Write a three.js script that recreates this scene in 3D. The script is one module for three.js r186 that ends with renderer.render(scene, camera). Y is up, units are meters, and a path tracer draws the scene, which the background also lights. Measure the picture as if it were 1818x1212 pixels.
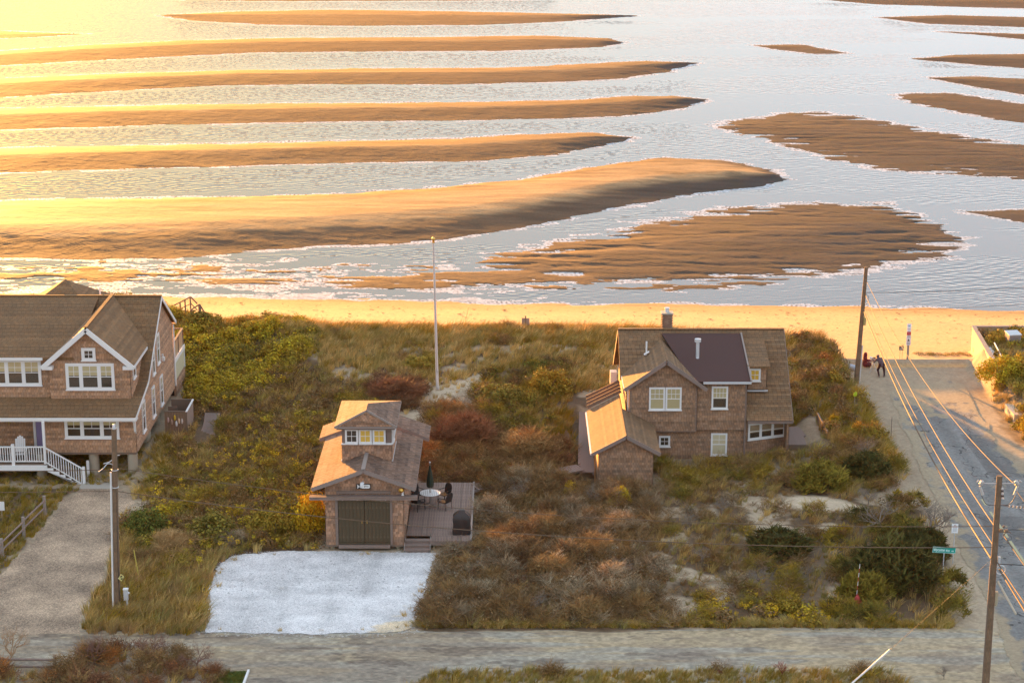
import * as THREE from 'three';
import { mergeGeometries } from 'three/addons/utils/BufferGeometryUtils.js';
import { MarchingCubes } from 'three/addons/objects/MarchingCubes.js';

// ---------------------------------------------------------------- camera, sky, sun, exposure
const scene = new THREE.Scene();
const camera = new THREE.PerspectiveCamera(19.456, 1024 / 682, 1, 9000);
camera.position.set(0, 37, 0);                       // a drone 37 m above the street
camera.rotation.set(-15 * Math.PI / 180, 0, 0);
scene.add(camera);

const SUN_AZ = 20 * Math.PI / 180, SUN_EL = 3.45 * Math.PI / 180;      // low, to the left of the view, over the bay
const sunDir = new THREE.Vector3(-Math.sin(SUN_AZ) * Math.cos(SUN_EL), Math.sin(SUN_EL), -Math.cos(SUN_AZ) * Math.cos(SUN_EL));
const sun = new THREE.DirectionalLight(new THREE.Color().setRGB(1.0, 0.43, 0.09), 2.8);
sun.position.copy(sunDir).multiplyScalar(400).add(new THREE.Vector3(0, 0, -110));
sun.target.position.set(0, 0, -110);
sun.castShadow = true;
sun.shadow.mapSize.set(4096, 4096);
Object.assign(sun.shadow.camera, { left: -90, right: 90, top: 60, bottom: -60, near: 1, far: 900 });
sun.shadow.radius = 2.2;
scene.add(sun, sun.target);

function evenSky() {                                  // clear evening air: pale blue above, warm towards the sun, rosy opposite
  const Wd = 1024, Hd = 512, d = new Float32Array(Wd * Hd * 4);
  const mix = (a, b, t) => a.map((v, i) => v + (b[i] - v) * t);
  for (let r = 0; r < Hd; r++) for (let c = 0; c < Wd; c++) {
    const el = ((r + 0.5) / Hd - 0.5) * Math.PI, az = ((c + 0.5) / Wd - 0.5) * 2 * Math.PI;
    const x = Math.cos(az) * Math.cos(el), y = Math.sin(el), z = Math.sin(az) * Math.cos(el);
    const cs = x * sunDir.x + y * sunDir.y + z * sunDir.z, ang = Math.acos(Math.min(1, Math.max(-1, cs)));
    const side = 0.5 + 0.5 * cs;
    const e = Math.max(0, y);
    let col = mix([0.086, 0.094, 0.097], [0.071, 0.082, 0.099], 1 - Math.exp(-e * 5));
    const low = Math.exp(-((e / 0.2) ** 2)); col = [col[0] + 0.030 * low, col[1] + 0.032 * low, col[2] + 0.031 * low];
    const red = Math.exp(-(ang * ang) / (2 * 0.2 * 0.2)); col[2] *= 1 - 0.75 * red; col[1] *= 1 - 0.24 * red;      // the low sun's path strips the blue
    const warm = Math.exp(-e * 4.5) * Math.pow(side, 55);
    col = mix(col, [0.24, 0.16, 0.06], 0.5 * warm);
    const a1 = Math.exp(-(ang * ang) / (2 * 0.10 * 0.10)), a2 = Math.exp(-ang / 0.04);
    col = [col[0] + 0.09 * a1 + 1.3 * a2, col[1] + 0.045 * a1 + 0.8 * a2, col[2] + 0.004 * a1 + 0.12 * a2];
    const i = (r * Wd + c) * 4;
    d[i] = col[0]; d[i + 1] = col[1]; d[i + 2] = col[2]; d[i + 3] = 1;
  }
  const t = new THREE.DataTexture(d, Wd, Hd, THREE.RGBAFormat, THREE.FloatType);
  t.mapping = THREE.EquirectangularReflectionMapping; t.magFilter = t.minFilter = THREE.LinearFilter;
  t.wrapS = THREE.RepeatWrapping; t.needsUpdate = true;
  return t;
}
scene.background = evenSky();
scene.environment = scene.background;
const renderer = new THREE.WebGLRenderer({ antialias: true });
renderer.toneMapping = THREE.LinearToneMapping;
renderer.toneMappingExposure = 12.2;
renderer.shadowMap.enabled = true;

// ---------------------------------------------------------------- helpers
function rng(seed) { let a = seed >>> 0; return () => { a = (a + 0x6D2B79F5) | 0; let t = Math.imul(a ^ (a >>> 15), 1 | a); t = (t + Math.imul(t ^ (t >>> 7), 61 | t)) ^ t; return ((t ^ (t >>> 14)) >>> 0) / 4294967296; }; }
const hash = (i, j, s = 0) => { let h = Math.imul(i, 374761393) + Math.imul(j, 668265263) + Math.imul(s, 974711); h = Math.imul(h ^ (h >>> 13), 1274126177); return ((h ^ (h >>> 16)) >>> 0) / 4294967296; };
function noise(x, y, s = 0) {
  const i = Math.floor(x), j = Math.floor(y); let u = x - i, v = y - j; u = u * u * (3 - 2 * u); v = v * v * (3 - 2 * v);
  const a = hash(i, j, s), b = hash(i + 1, j, s), c = hash(i, j + 1, s), d = hash(i + 1, j + 1, s);
  return a + (b - a) * u + (c - a) * v + (a - b - c + d) * u * v;
}
function fbm(x, y, o = 4, s = 0) { let a = 0.5, f = 1, t = 0, n = 0; for (let k = 0; k < o; k++) { t += a * noise(x * f, y * f, s + k * 7); n += a; a *= 0.5; f *= 2.03; } return t / n; }
const clamp = (v, a, b) => Math.min(b, Math.max(a, v));
const sstep = (a, b, v) => { const t = clamp((v - a) / (b - a), 0, 1); return t * t * (3 - 2 * t); };
const lerp = (a, b, t) => a + (b - a) * t;
const lin = (r, g, b) => new THREE.Color().setRGB(r, g, b);
function inside(p, x, z) { let c = false; for (let i = 0, j = p.length - 1; i < p.length; j = i++) { const [xi, zi] = p[i], [xj, zj] = p[j]; if ((zi > z) !== (zj > z) && x < (xj - xi) * (z - zi) / (zj - zi) + xi) c = !c; } return c; }
function edgeDist(p, x, z) {
  let m = 1e9;
  for (let i = 0, j = p.length - 1; i < p.length; j = i++) { const [ax, az] = p[j], [bx, bz] = p[i], dx = bx - ax, dz = bz - az; const t = clamp(((x - ax) * dx + (z - az) * dz) / (dx * dx + dz * dz), 0, 1); const ex = x - ax - t * dx, ez = z - az - t * dz; m = Math.min(m, ex * ex + ez * ez); }
  return Math.sqrt(m);
}
const sdist = (p, x, z) => (inside(p, x, z) ? 1 : -1) * edgeDist(p, x, z);
const boundsOf = (p, m = 0) => [Math.min(...p.map(q => q[0])) - m, Math.max(...p.map(q => q[0])) + m, Math.min(...p.map(q => q[1])) - m, Math.max(...p.map(q => q[1])) + m];

const taken = {};
function numbered(name) { const n = taken[name] = (taken[name] ?? -1) + 1; return n ? `${name}_${String(n).padStart(3, '0')}` : name; }
const shade = (o) => { o.castShadow = true; o.receiveShadow = true; return o; };
function tag(o, label, category, group, kind) { if (label) o.userData.label = label; if (category) o.userData.category = category; if (group) o.userData.group = group; if (kind) o.userData.kind = kind; return o; }
function thing(name, label, category, [x, y, z] = [0, 0, 0], turn = 0, group) { const o = new THREE.Group(); o.name = numbered(name); o.position.set(x, y, z); o.rotation.y = turn; scene.add(o); return tag(o, label, category, group); }
function norm(gs) { return gs.map(g => { let q = g.index ? g.toNonIndexed() : g; for (const k of Object.keys(q.attributes)) if (!['position', 'normal', 'uv'].includes(k)) q.deleteAttribute(k); if (!q.attributes.uv) q.setAttribute('uv', new THREE.BufferAttribute(new Float32Array(q.attributes.position.count * 2), 2)); return q; }); }
function part(name, gs, m, parent) {
  gs = Array.isArray(gs) ? gs : [gs];
  const g = gs.length > 1 ? mergeGeometries(norm(gs)) : gs[0];
  const o = shade(new THREE.Mesh(g, m)); o.name = parent ? name : numbered(name); (parent || scene).add(o); return o;
}
function solid(name, gs, m, label, category, group) { return tag(part(name, gs, m), label, category, group); }
function struct(name, g, m) { const o = part(name, g, m); o.userData.kind = 'structure'; return o; }
function box(w, h, d, x = 0, y = 0, z = 0, rx = 0, ry = 0, rz = 0) {     // uv in metres
  const g = new THREE.BoxGeometry(w, h, d), u = g.attributes.uv, n = g.attributes.normal;
  for (let i = 0; i < u.count; i++) { const ax = Math.abs(n.getX(i)), ay = Math.abs(n.getY(i)); u.setXY(i, u.getX(i) * (ax > 0.5 ? d : w), u.getY(i) * (ay > 0.5 ? d : h)); }
  g.rotateX(rx); g.rotateY(ry); g.rotateZ(rz); g.translate(x, y, z); return g;
}
function span(x0, x1, y0, y1, z0, z1) { return box(x1 - x0, y1 - y0, z1 - z0, (x0 + x1) / 2, (y0 + y1) / 2, (z0 + z1) / 2); }
function beam(a, b, w, h = w) {                        // a bar of section w x h from a to b
  const A = new THREE.Vector3(...a), B = new THREE.Vector3(...b), L = A.distanceTo(B);
  const g = box(w, h, L), m = new THREE.Matrix4().lookAt(A, B, Math.abs(B.y - A.y) > 0.98 * L ? new THREE.Vector3(0, 0, 1) : new THREE.Vector3(0, 1, 0));
  g.applyMatrix4(m); g.translate((A.x + B.x) / 2, (A.y + B.y) / 2, (A.z + B.z) / 2); return g;
}
function rod(a, b, r0, r1 = r0, n = 8) {
  const A = new THREE.Vector3(...a), B = new THREE.Vector3(...b), L = A.distanceTo(B);
  const g = new THREE.CylinderGeometry(r1, r0, L, n), u = g.attributes.uv; for (let i = 0; i < u.count; i++) u.setXY(i, u.getX(i) * 6.28 * r0, u.getY(i) * L);
  g.applyQuaternion(new THREE.Quaternion().setFromUnitVectors(new THREE.Vector3(0, 1, 0), B.clone().sub(A).normalize()));
  g.translate((A.x + B.x) / 2, (A.y + B.y) / 2, (A.z + B.z) / 2); return g;
}
function tube(pts, r, n = 6, seg) { const c = new THREE.CatmullRomCurve3(pts.map(p => new THREE.Vector3(...p))); return new THREE.TubeGeometry(c, seg || pts.length * 6, r, n); }
function lathe(pts, n = 20, x = 0, y = 0, z = 0) { const g = new THREE.LatheGeometry(pts.map(p => new THREE.Vector2(...p)), n); g.translate(x, y, z); return g; }

// planar polygon in 3-D -> plate of thickness t behind its face; uv in metres along the level line and up the slope
function frameOf(P) {
  const p = P.map(q => new THREE.Vector3(...q)), n = new THREE.Vector3();
  for (let i = 0; i < p.length; i++) { const a = p[i], b = p[(i + 1) % p.length]; n.x += (a.y - b.y) * (a.z + b.z); n.y += (a.z - b.z) * (a.x + b.x); n.z += (a.x - b.x) * (a.y + b.y); }
  n.normalize();
  const u = Math.abs(n.y) > 0.999 ? new THREE.Vector3(1, 0, 0) : new THREE.Vector3(0, 1, 0).cross(n).normalize(), v = n.clone().cross(u);
  return { p, n, u, v, q: p.map(a => [a.dot(u), a.dot(v)]), d: p[0].dot(n) };
}
class Soup {
  constructor() { this.P = []; this.U = []; }
  tri(a, b, c, ua, ub, uc) { this.P.push(...a, ...b, ...c); this.U.push(...ua, ...ub, ...uc); }
  quad(a, b, c, d, ua = [0, 0], ub = [1, 0], uc = [1, 1], ud = [0, 1]) { this.tri(a, b, c, ua, ub, uc); this.tri(a, c, d, ua, uc, ud); }
  done() { const g = new THREE.BufferGeometry(); g.setAttribute('position', new THREE.Float32BufferAttribute(this.P, 3)); g.setAttribute('uv', new THREE.Float32BufferAttribute(this.U, 2)); g.computeVertexNormals(); return g; }
}
function plate(P, t = 0.05) {
  const f = frameOf(P), s = new Soup(), at = (q, h) => f.u.clone().multiplyScalar(q[0]).addScaledVector(f.v, q[1]).addScaledVector(f.n, f.d + h).toArray();
  const tris = THREE.ShapeUtils.triangulateShape(f.q.map(a => new THREE.Vector2(...a)), []);
  for (const [a, b, c] of tris) { s.tri(at(f.q[a], 0), at(f.q[b], 0), at(f.q[c], 0), f.q[a], f.q[b], f.q[c]); if (t) s.tri(at(f.q[a], -t), at(f.q[c], -t), at(f.q[b], -t), f.q[a], f.q[c], f.q[b]); }
  if (t) for (let i = 0; i < f.q.length; i++) { const a = f.q[i], b = f.q[(i + 1) % f.q.length]; const L = Math.hypot(b[0] - a[0], b[1] - a[1]); s.quad(at(a, -t), at(b, -t), at(b, 0), at(a, 0), [0, 0], [L, 0], [L, t], [0, t]); }
  return s.done();
}
function clipV(q, v, keepAbove) {                      // convex polygon cut by a level line
  const out = [];
  for (let i = 0; i < q.length; i++) { const a = q[i], b = q[(i + 1) % q.length], ia = keepAbove ? a[1] >= v : a[1] <= v, ib = keepAbove ? b[1] >= v : b[1] <= v; if (ia) out.push(a); if (ia !== ib) { const t = (v - a[1]) / (b[1] - a[1]); out.push([a[0] + t * (b[0] - a[0]), v]); } }
  return out;
}
function shingled(P, course = 0.13, lip = 0.018, t = 0.08) {   // a convex face clad in lapped courses: every course hangs proud of the one below
  const f = frameOf(P), s = new Soup(), at = (q, h) => f.u.clone().multiplyScalar(q[0]).addScaledVector(f.v, q[1]).addScaledVector(f.n, f.d + h).toArray();
  const uv = (a) => [a[0], (a[1] - v0) / course];
  const v0 = Math.min(...f.q.map(a => a[1])), v1 = Math.max(...f.q.map(a => a[1]));
  for (let v = v0; v < v1 - 1e-4; v += course) {
    const w = Math.min(v + course, v1), q = clipV(clipV(f.q, v, true), w, false); if (q.length < 3) continue;
    const out = a => 0.003 + lip * (1 - (a[1] - v) / course);
    for (let i = 1; i < q.length - 1; i++) s.tri(at(q[0], out(q[0])), at(q[i], out(q[i])), at(q[i + 1], out(q[i + 1])), uv(q[0]), uv(q[i]), uv(q[i + 1]));
    const low = q.filter(a => a[1] < v + 1e-5).sort((a, b) => a[0] - b[0]);
    if (low.length > 1) { const a = low[0], b = low[low.length - 1]; s.quad(at(a, 0), at(b, 0), at(b, out(b)), at(a, out(a)), uv(a), uv(b), uv(b), uv(a)); }
  }
  return mergeGeometries(norm([s.done(), plate(P, t)]));
}

// ---------------------------------------------------------------- textures (colour, grain, fine relief)
function tex(w, h, fn, srgb = true, rep = 1) {
  const d = new Uint8Array(w * h * 4);
  for (let j = 0; j < h; j++) for (let i = 0; i < w; i++) { const c = fn(i / w, j / h, i, j), k = (j * w + i) * 4; if (typeof c === 'number') d[k] = d[k + 1] = d[k + 2] = clamp(c, 0, 1) * 255; else { d[k] = clamp(c[0], 0, 1) * 255; d[k + 1] = clamp(c[1], 0, 1) * 255; d[k + 2] = clamp(c[2], 0, 1) * 255; } d[k + 3] = 255; }
  const t = new THREE.DataTexture(d, w, h); t.wrapS = t.wrapT = THREE.RepeatWrapping; t.magFilter = t.minFilter = THREE.LinearFilter; if (srgb) t.colorSpace = THREE.SRGBColorSpace; t.repeat.set(rep, rep); t.needsUpdate = true; return t;
}
// seamless noise of period 1 in u and v
const tnoise = (u, v, f, s = 0) => { const x = u * f, y = v * f, i = Math.floor(x), j = Math.floor(y); let a = x - i, b = y - j; a = a * a * (3 - 2 * a); b = b * b * (3 - 2 * b); const W = (p, q) => hash(((p % f) + f) % f, ((q % f) + f) % f, s); return lerp(lerp(W(i, j), W(i + 1, j), a), lerp(W(i, j + 1), W(i + 1, j + 1), a), b); };
const tfbm = (u, v, f, o = 4, s = 0) => { let a = 0.5, t = 0, n = 0; for (let k = 0; k < o; k++) { t += a * tnoise(u, v, f, s + k); n += a; a *= 0.5; f *= 2; } return t / n; };
function shingleTex(size, rows, cols, base, vary, seed, stain) {          // tone of single shingles; the courses themselves are geometry
  const t = tex(512, 512, (u, v) => {
    const r = Math.floor(v * rows), off = hash(r, 3, seed); let x = u * cols + off * cols; x = ((x % cols) + cols) % cols;
    const c = Math.floor(x), fx = x - c, wob = hash(r, c, seed + 1), g = tnoise(u, v, 256, seed) * 0.5 + tnoise(u * 1, v * 1, 64, seed + 4) * 0.5;
    const gap = fx < 0.06 ? 0.55 : 1, k = (1 + 0.2 * (hash(r, 77, seed) - 0.5) + vary * (wob - 0.5) * 2 + 0.12 * (g - 0.5) + stain * (tfbm(u, v, 3, 4, seed + 9) - 0.5)) * gap;
    const w = hash(r, c, seed + 2) - 0.5; return [base[0] * k * (1 + 0.06 * w), base[1] * k, base[2] * k * (1 - 0.08 * w)];
  }, true, 1);
  t.repeat.set(1 / size, 1 / rows); return t;
}
const grainBump = tex(512, 512, (u, v) => tfbm(u, v, 32, 4, 5), false);
function std(color, roughness = 0.85, extra = {}) { return new THREE.MeshStandardMaterial({ color: Array.isArray(color) ? lin(...color) : color, roughness, ...extra }); }
const BARS = [ // crest height, raggedness, outline in metres (x, z)
  [0.3, 0.02, [[-73.0, -428.6], [-37.7, -436.6], [10.8, -426.0], [8.9, -419.5], [-12.7, -417.0], [-47.6, -415.8], [-67.8, -418.3]]],
  [0.33, 0.044, [[-67.7, -386.9], [-56.2, -393.4], [-34.5, -397.9], [-12.1, -394.6], [10.0, -390.1], [25.0, -385.8], [9.6, -375.3], [-6.1, -369.3], [-31.9, -367.4], [-47.7, -370.3], [-60.3, -377.4]]],
  [0.33, 0.044, [[-115.7, -308.1], [-99.5, -318.2], [-84.2, -328.8], [-72.0, -336.9], [-56.0, -343.6], [-40.0, -347.9], [-15.6, -348.8], [4.1, -351.5], [16.7, -347.1], [19.0, -341.0], [14.2, -333.6], [-0.8, -328.8], [-19.3, -328.0], [-42.2, -326.5], [-59.3, -318.9], [-79.5, -309.5], [-94.1, -300.0], [-109.9, -292.3]]],
  [0.35, 0.044, [[-106.8, -283.8], [-75.6, -294.2], [-60.0, -299.4], [-39.4, -304.0], [-18.1, -306.1], [-0.8, -306.8], [12.4, -311.6], [21.4, -315.2], [29.4, -312.4], [23.1, -301.4], [15.9, -293.6], [7.5, -290.5], [-8.9, -287.4], [-25.2, -288.0], [-41.3, -286.8], [-56.4, -280.9], [-70.6, -274.1], [-98.9, -261.9]]],
  [0.35, 0.044, [[-97.4, -257.9], [-68.0, -263.4], [-46.2, -267.1], [-23.6, -268.6], [-8.3, -269.2], [7.0, -271.3], [17.3, -275.7], [22.7, -275.7], [26.7, -271.9], [22.6, -263.9], [15.4, -257.4], [6.6, -255.0], [-7.8, -253.1], [-22.2, -252.6], [-43.3, -249.8], [-63.6, -245.7], [-90.8, -239.6]]],
  [0.35, 0.044, [[-86.3, -227.4], [-60.1, -231.7], [-40.7, -234.1], [-20.9, -236.6], [-7.4, -238.3], [2.8, -242.2], [9.8, -243.5], [14.3, -240.0], [10.0, -232.1], [4.6, -227.0], [-3.8, -223.2], [-19.6, -221.7], [-38.1, -218.8], [-56.1, -215.6], [-80.6, -211.5]]],
  [0.54, 0.044, [[-75.1, -196.5], [-52.0, -199.1], [-40.8, -200.3], [-29.4, -201.2], [-18.0, -202.8], [-6.5, -206.6], [2.5, -212.5], [10.8, -220.6], [17.4, -224.7], [23.7, -223.2], [28.6, -216.7], [29.5, -211.5], [25.0, -206.9], [16.8, -201.5], [9.6, -194.7], [2.2, -187.0], [-5.7, -181.0], [-10.8, -178.8], [-17.9, -177.6], [-24.7, -174.7], [-30.5, -172.6], [-37.9, -172.2], [-45.5, -172.6], [-66.1, -171.7]]],
  [0.26, 0.12, [[-3.4, -169.9], [-0.5, -174.0], [4.7, -179.8], [13.1, -188.3], [21.9, -194.7], [30.7, -197.6], [37.5, -197.0], [40.2, -191.0], [41.0, -184.3], [41.4, -177.8], [37.1, -172.6], [34.1, -170.4], [28.6, -166.5], [20.9, -163.1], [16.0, -161.1], [8.9, -160.7], [4.3, -162.9], [-0.4, -166.0]]],
  [0.22, 0.11, [[25.6, -249.3], [34.6, -258.4], [40.8, -260.9], [46.8, -252.6], [54.4, -241.3], [60.6, -233.7], [86.7, -217.7], [80.4, -201.2], [55.1, -211.5], [48.5, -214.2], [40.7, -218.5], [36.6, -224.0], [32.2, -235.0], [27.7, -242.2]]],
  [0.2, 0.08, [[53.4, -276.9], [61.0, -279.1], [69.0, -267.6], [95.6, -241.3], [88.1, -221.4], [64.8, -250.7], [58.5, -260.4], [54.3, -269.2]]],
  [0.25, 0.03, [[61.8, -294.8], [69.6, -296.1], [75.5, -293.6], [113.2, -287.4], [102.7, -259.9], [71.3, -276.9], [66.8, -283.8]]],
  [0.25, 0.03, [[63.4, -318.2], [72.1, -323.4], [83.1, -324.2], [126.0, -321.1], [113.2, -287.4], [78.6, -306.1], [71.2, -310.9]]],
  [0.12, 0.04, [[40.9, -336.9], [48.6, -337.7], [55.1, -324.9], [49.4, -324.2], [43.0, -331.2]]],
  [0.12, 0.02, [[76.6, -357.9], [90.5, -354.2], [137.2, -350.6], [130.7, -333.6], [88.3, -345.3]]],
  [0.2, 0.02, [[69.9, -382.6], [83.7, -386.9], [97.9, -383.6], [147.4, -377.4], [139.2, -356.0], [93.3, -365.4], [77.3, -371.3]]],
  [0.2, 0.02, [[60.6, -423.4], [107.1, -420.8], [162.9, -418.3], [152.2, -390.1], [102.0, -400.2], [74.5, -408.5]]],
  [0.06, 0.05, [[45.2, -193.6], [51.6, -194.7], [53.4, -187.0], [48.6, -189.1]]],
  [0.08, 0.02, [[-123.5, -363.5], [-102.5, -361.6], [-75.6, -354.2], [-83.3, -348.8], [-97.6, -343.6], [-115.8, -340.2]]],
  [0.06, 0.5, [[-64.5, -167.3], [-44.6, -169.1], [-34.8, -169.1], [-23.8, -167.7], [-13.1, -167.3], [-5.4, -169.5], [-0.4, -171.7], [4.9, -167.7], [6.1, -160.7], [-0.4, -159.1], [-14.3, -159.5], [-28.5, -161.1], [-43.1, -163.1], [-63.1, -163.5]]],
];
const ZONES = { // patches of ground and growth, outlines in metres (x, z)
  rose_top: [[-23.5, -136.1], [-20.4, -137.6], [-14.6, -135.7], [-12.9, -131.5], [-15.2, -126.5], [-16.9, -119.9], [-20.5, -119.9]],
  olive_mid: [[-20.4, -123.0], [-17.0, -123.0], [-14.8, -129.7], [-9.7, -123.0], [-7.6, -116.8], [-10.1, -110.2], [-10.9, -104.2], [-9.5, -94.2], [-14.3, -93.5], [-16.1, -92.3], [-20.4, -97.9], [-20.2, -102.3], [-19.9, -110.2]],
  grass_dune: [[-16.3, -135.9], [-11.6, -136.8], [-4.3, -135.9], [3.6, -135.3], [7.3, -134.7], [6.5, -122.6], [4.6, -118.9], [2.7, -128.0], [-1.8, -126.6], [-5.4, -122.6], [-9.7, -122.6], [-14.0, -129.4]],
  path: [[-2.4, -126.7], [-1.1, -125.9], [-2.5, -123.0], [-4.2, -119.8], [-5.9, -113.4], [-7.0, -112.9], [-6.8, -118.0], [-5.4, -123.0]],
  maroon: [[-9.8, -123.3], [-7.7, -124.6], [-5.1, -123.3], [-5.6, -118.9], [-7.6, -117.2]],
  green_dark: [[-1.8, -127.0], [3.1, -129.0], [4.8, -119.9], [4.1, -110.8], [1.7, -110.8], [-2.4, -118.7]],
  red_brush: [[-6.4, -113.8], [-3.9, -119.6], [1.7, -113.3], [4.3, -111.1], [3.8, -106.5], [-1.9, -105.1], [-5.3, -106.0]],
  front_brush: [[-1.9, -105.4], [3.9, -107.4], [8.0, -107.1], [8.4, -103.7], [7.0, -96.8], [7.4, -89.9], [8.6, -85.7], [-4.4, -85.6], [-3.8, -94.8], [-2.1, -96.8]],
  sparse: [[8.6, -106.9], [13.7, -108.9], [20.3, -104.0], [19.5, -99.6], [12.9, -99.6], [11.9, -93.8], [10.1, -89.4], [8.7, -86.0], [7.4, -90.1], [7.0, -97.0]],
  mid_right: [[11.6, -93.3], [16.0, -98.2], [16.4, -93.3], [15.4, -88.9], [10.2, -88.6]],
  house_front: [[8.5, -111.3], [13.7, -111.8], [16.5, -113.1], [19.3, -113.7], [23.3, -113.7], [22.5, -107.5], [19.7, -104.6], [13.5, -107.5], [8.5, -105.5]],
  juniper_r: [[16.9, -98.4], [21.4, -103.7], [22.6, -101.9], [21.7, -90.6], [20.5, -86.4], [15.0, -86.1]],
  right_dune: [[19.2, -133.4], [22.4, -131.2], [22.2, -125.6], [22.7, -118.0], [22.6, -110.2], [18.9, -111.2], [18.4, -116.8], [17.0, -116.8]],
  sand_patch: [[14.1, -103.1], [16.2, -104.8], [18.4, -104.4], [19.4, -102.9], [19.1, -101.9], [17.3, -101.1], [15.3, -101.8]],
  yellow_low: [[9.0, -89.3], [14.4, -89.6], [15.0, -86.5], [8.9, -85.9]],
  left_verge: [[-20.3, -87.2], [-20.3, -93.3], [-20.8, -99.8], [-16.4, -94.1], [-14.9, -95.3], [-14.7, -90.4], [-14.3, -85.6], [-19.8, -85.6]],
  lawn_left: [[-30.4, -104.9], [-28.9, -106.6], [-24.0, -106.0], [-25.0, -104.4], [-25.1, -98.2], [-25.6, -93.2], [-26.5, -90.1]],
  bottom_right: [[-3.7, -81.3], [2.3, -81.6], [16.3, -81.8], [17.5, -80.2], [17.2, -78.7], [-5.1, -78.7]],
  bottom_left: [[-23.4, -81.3], [-20.2, -81.6], [-19.3, -84.4], [-13.5, -83.2], [-12.7, -80.3], [-12.5, -78.7], [-22.7, -78.7]],
  seawall_lot: [[33.1, -136.4], [37.0, -137.2], [33.0, -114.5], [30.0, -113.4], [30.6, -121.7], [32.5, -128.3]],
  east_edge: [[31.4, -119.1], [33.3, -119.7], [31.6, -112.9], [30.4, -112.9]],
  drive: [[-24.1, -106.2], [-22.3, -106.2], [-20.8, -103.7], [-21.2, -100.8], [-20.5, -94.6], [-20.4, -88.4], [-20.1, -85.7], [-25.1, -84.7], [-26.7, -90.9], [-25.6, -93.1], [-25.0, -98.2], [-24.8, -104.5]],
  lot: [[-14.3, -95.7], [-11.9, -96.2], [-9.0, -96.3], [-6.1, -96.1], [-4.0, -96.0], [-4.1, -93.1], [-4.4, -90.1], [-4.6, -87.7], [-4.7, -86.0], [-9.1, -85.5], [-14.2, -85.8], [-14.7, -90.1], [-15.0, -93.8]],
  shoulder: [[23.6, -126.0], [23.9, -122.2], [23.4, -114.0], [22.9, -107.8], [22.9, -100.4], [22.1, -92.3], [21.6, -88.0], [20.3, -86.6], [22.4, -80.3], [24.2, -87.4], [23.5, -98.7], [24.5, -112.9], [25.3, -126.0]],
};
// ---------------------------------------------------------------- terrain
const SEA = -1.6;
const shoreZ = (x) => -155.7 + 0.068 * x + 1.2 * (noise(x * 0.07, 3, 2) - 0.5);         // where the beach meets the flats
const crestH = (x) => lerp(2.3, 1.65, sstep(-17, -9, x)) + 0.9 * sstep(-23.5, -26, x) - 0.35 * sstep(8, 15, x);  // crest raised, most behind the big house, to keep low sun off the foreground
function landY(x, z) {
  const crestZ = -133.4 + 1.4 * (noise(x * 0.12, 7, 4) - 0.5);
  let y = 0.95 * sstep(-101, -124, z) + (crestH(x) - 0.95) * sstep(-125, crestZ, z);
  const veg = sstep(-98.5, -104, z) * (1 - sstep(19.5, 22.3, x));
  y += veg * (0.5 * (fbm(x * 0.16, z * 0.16, 3, 11) - 0.5) + 0.16 * (fbm(x * 0.6, z * 0.6, 2, 12) - 0.5));
  // mound between the street and the cottage
  y += 0.5 * Math.exp(-(((x - 4.5) / 4) ** 2 + ((z + 95) / 4.5) ** 2)) + 0.45 * Math.exp(-(((x - 16.5) / 3) ** 2 + ((z + 101) / 3) ** 2));
  if (x > 30) y += 0.55 * sstep(30.8, 33.5, x) * sstep(-106, -120, z);
  y *= 1 - 0.75 * sstep(-21.5, -22.5, x) * sstep(-104, -106, z) * (1 - sstep(-112, -120, z));   // level under the big house
  y *= 1 - 0.9 * boxMask(x, z, 4, 17, -118, -105.5, 1.5);                                           // and under the cottage
  y *= 1 - boxMask(x, z, -10.6, -2, -108.5, -96, 1.5);                                              // and the boathouse
  y *= 1 - boxMask(x, z, 22.8, 31, -131, -70, 1.2);                                                 // the road runs level
  y *= 1 - boxMask(x, z, -16, -4.2, -96.5, -70, 1.2);
  y *= 1 - boxMask(x, z, -27.5, -20.6, -107, -70, 1.2);
  const beach = lerp(0.05, SEA + 0.03, clamp((z + 131) / (shoreZ(x) + 131), 0, 1.15));
  const past = sstep(crestZ - 0.4, crestZ - 5.2, z);
  y = lerp(y, beach, x > 21 ? lerp(past, sstep(-130.5, -133, z), sstep(21, 23, x)) : past);
  if (x > lerp(31.95, 32.8, clamp((z + 124.8) / -11.4, 0, 1)) && z > -136.25 && z < -118) y = lerp(y, 1.15, sstep(-118, -124, z));   // fill held by the seawall
  else if (z < -131) y += 0.05 * (fbm(x * 0.5, z * 0.5, 3, 21) - 0.5) * sstep(shoreZ(x), shoreZ(x) + 4, z);
  return y;
}
function boxMask(x, z, x0, x1, z0, z1, s) { return sstep(x0 - s, x0, x) * (1 - sstep(x1, x1 + s, x)) * sstep(z0 - s, z0, z) * (1 - sstep(z1, z1 + s, z)); }

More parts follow.
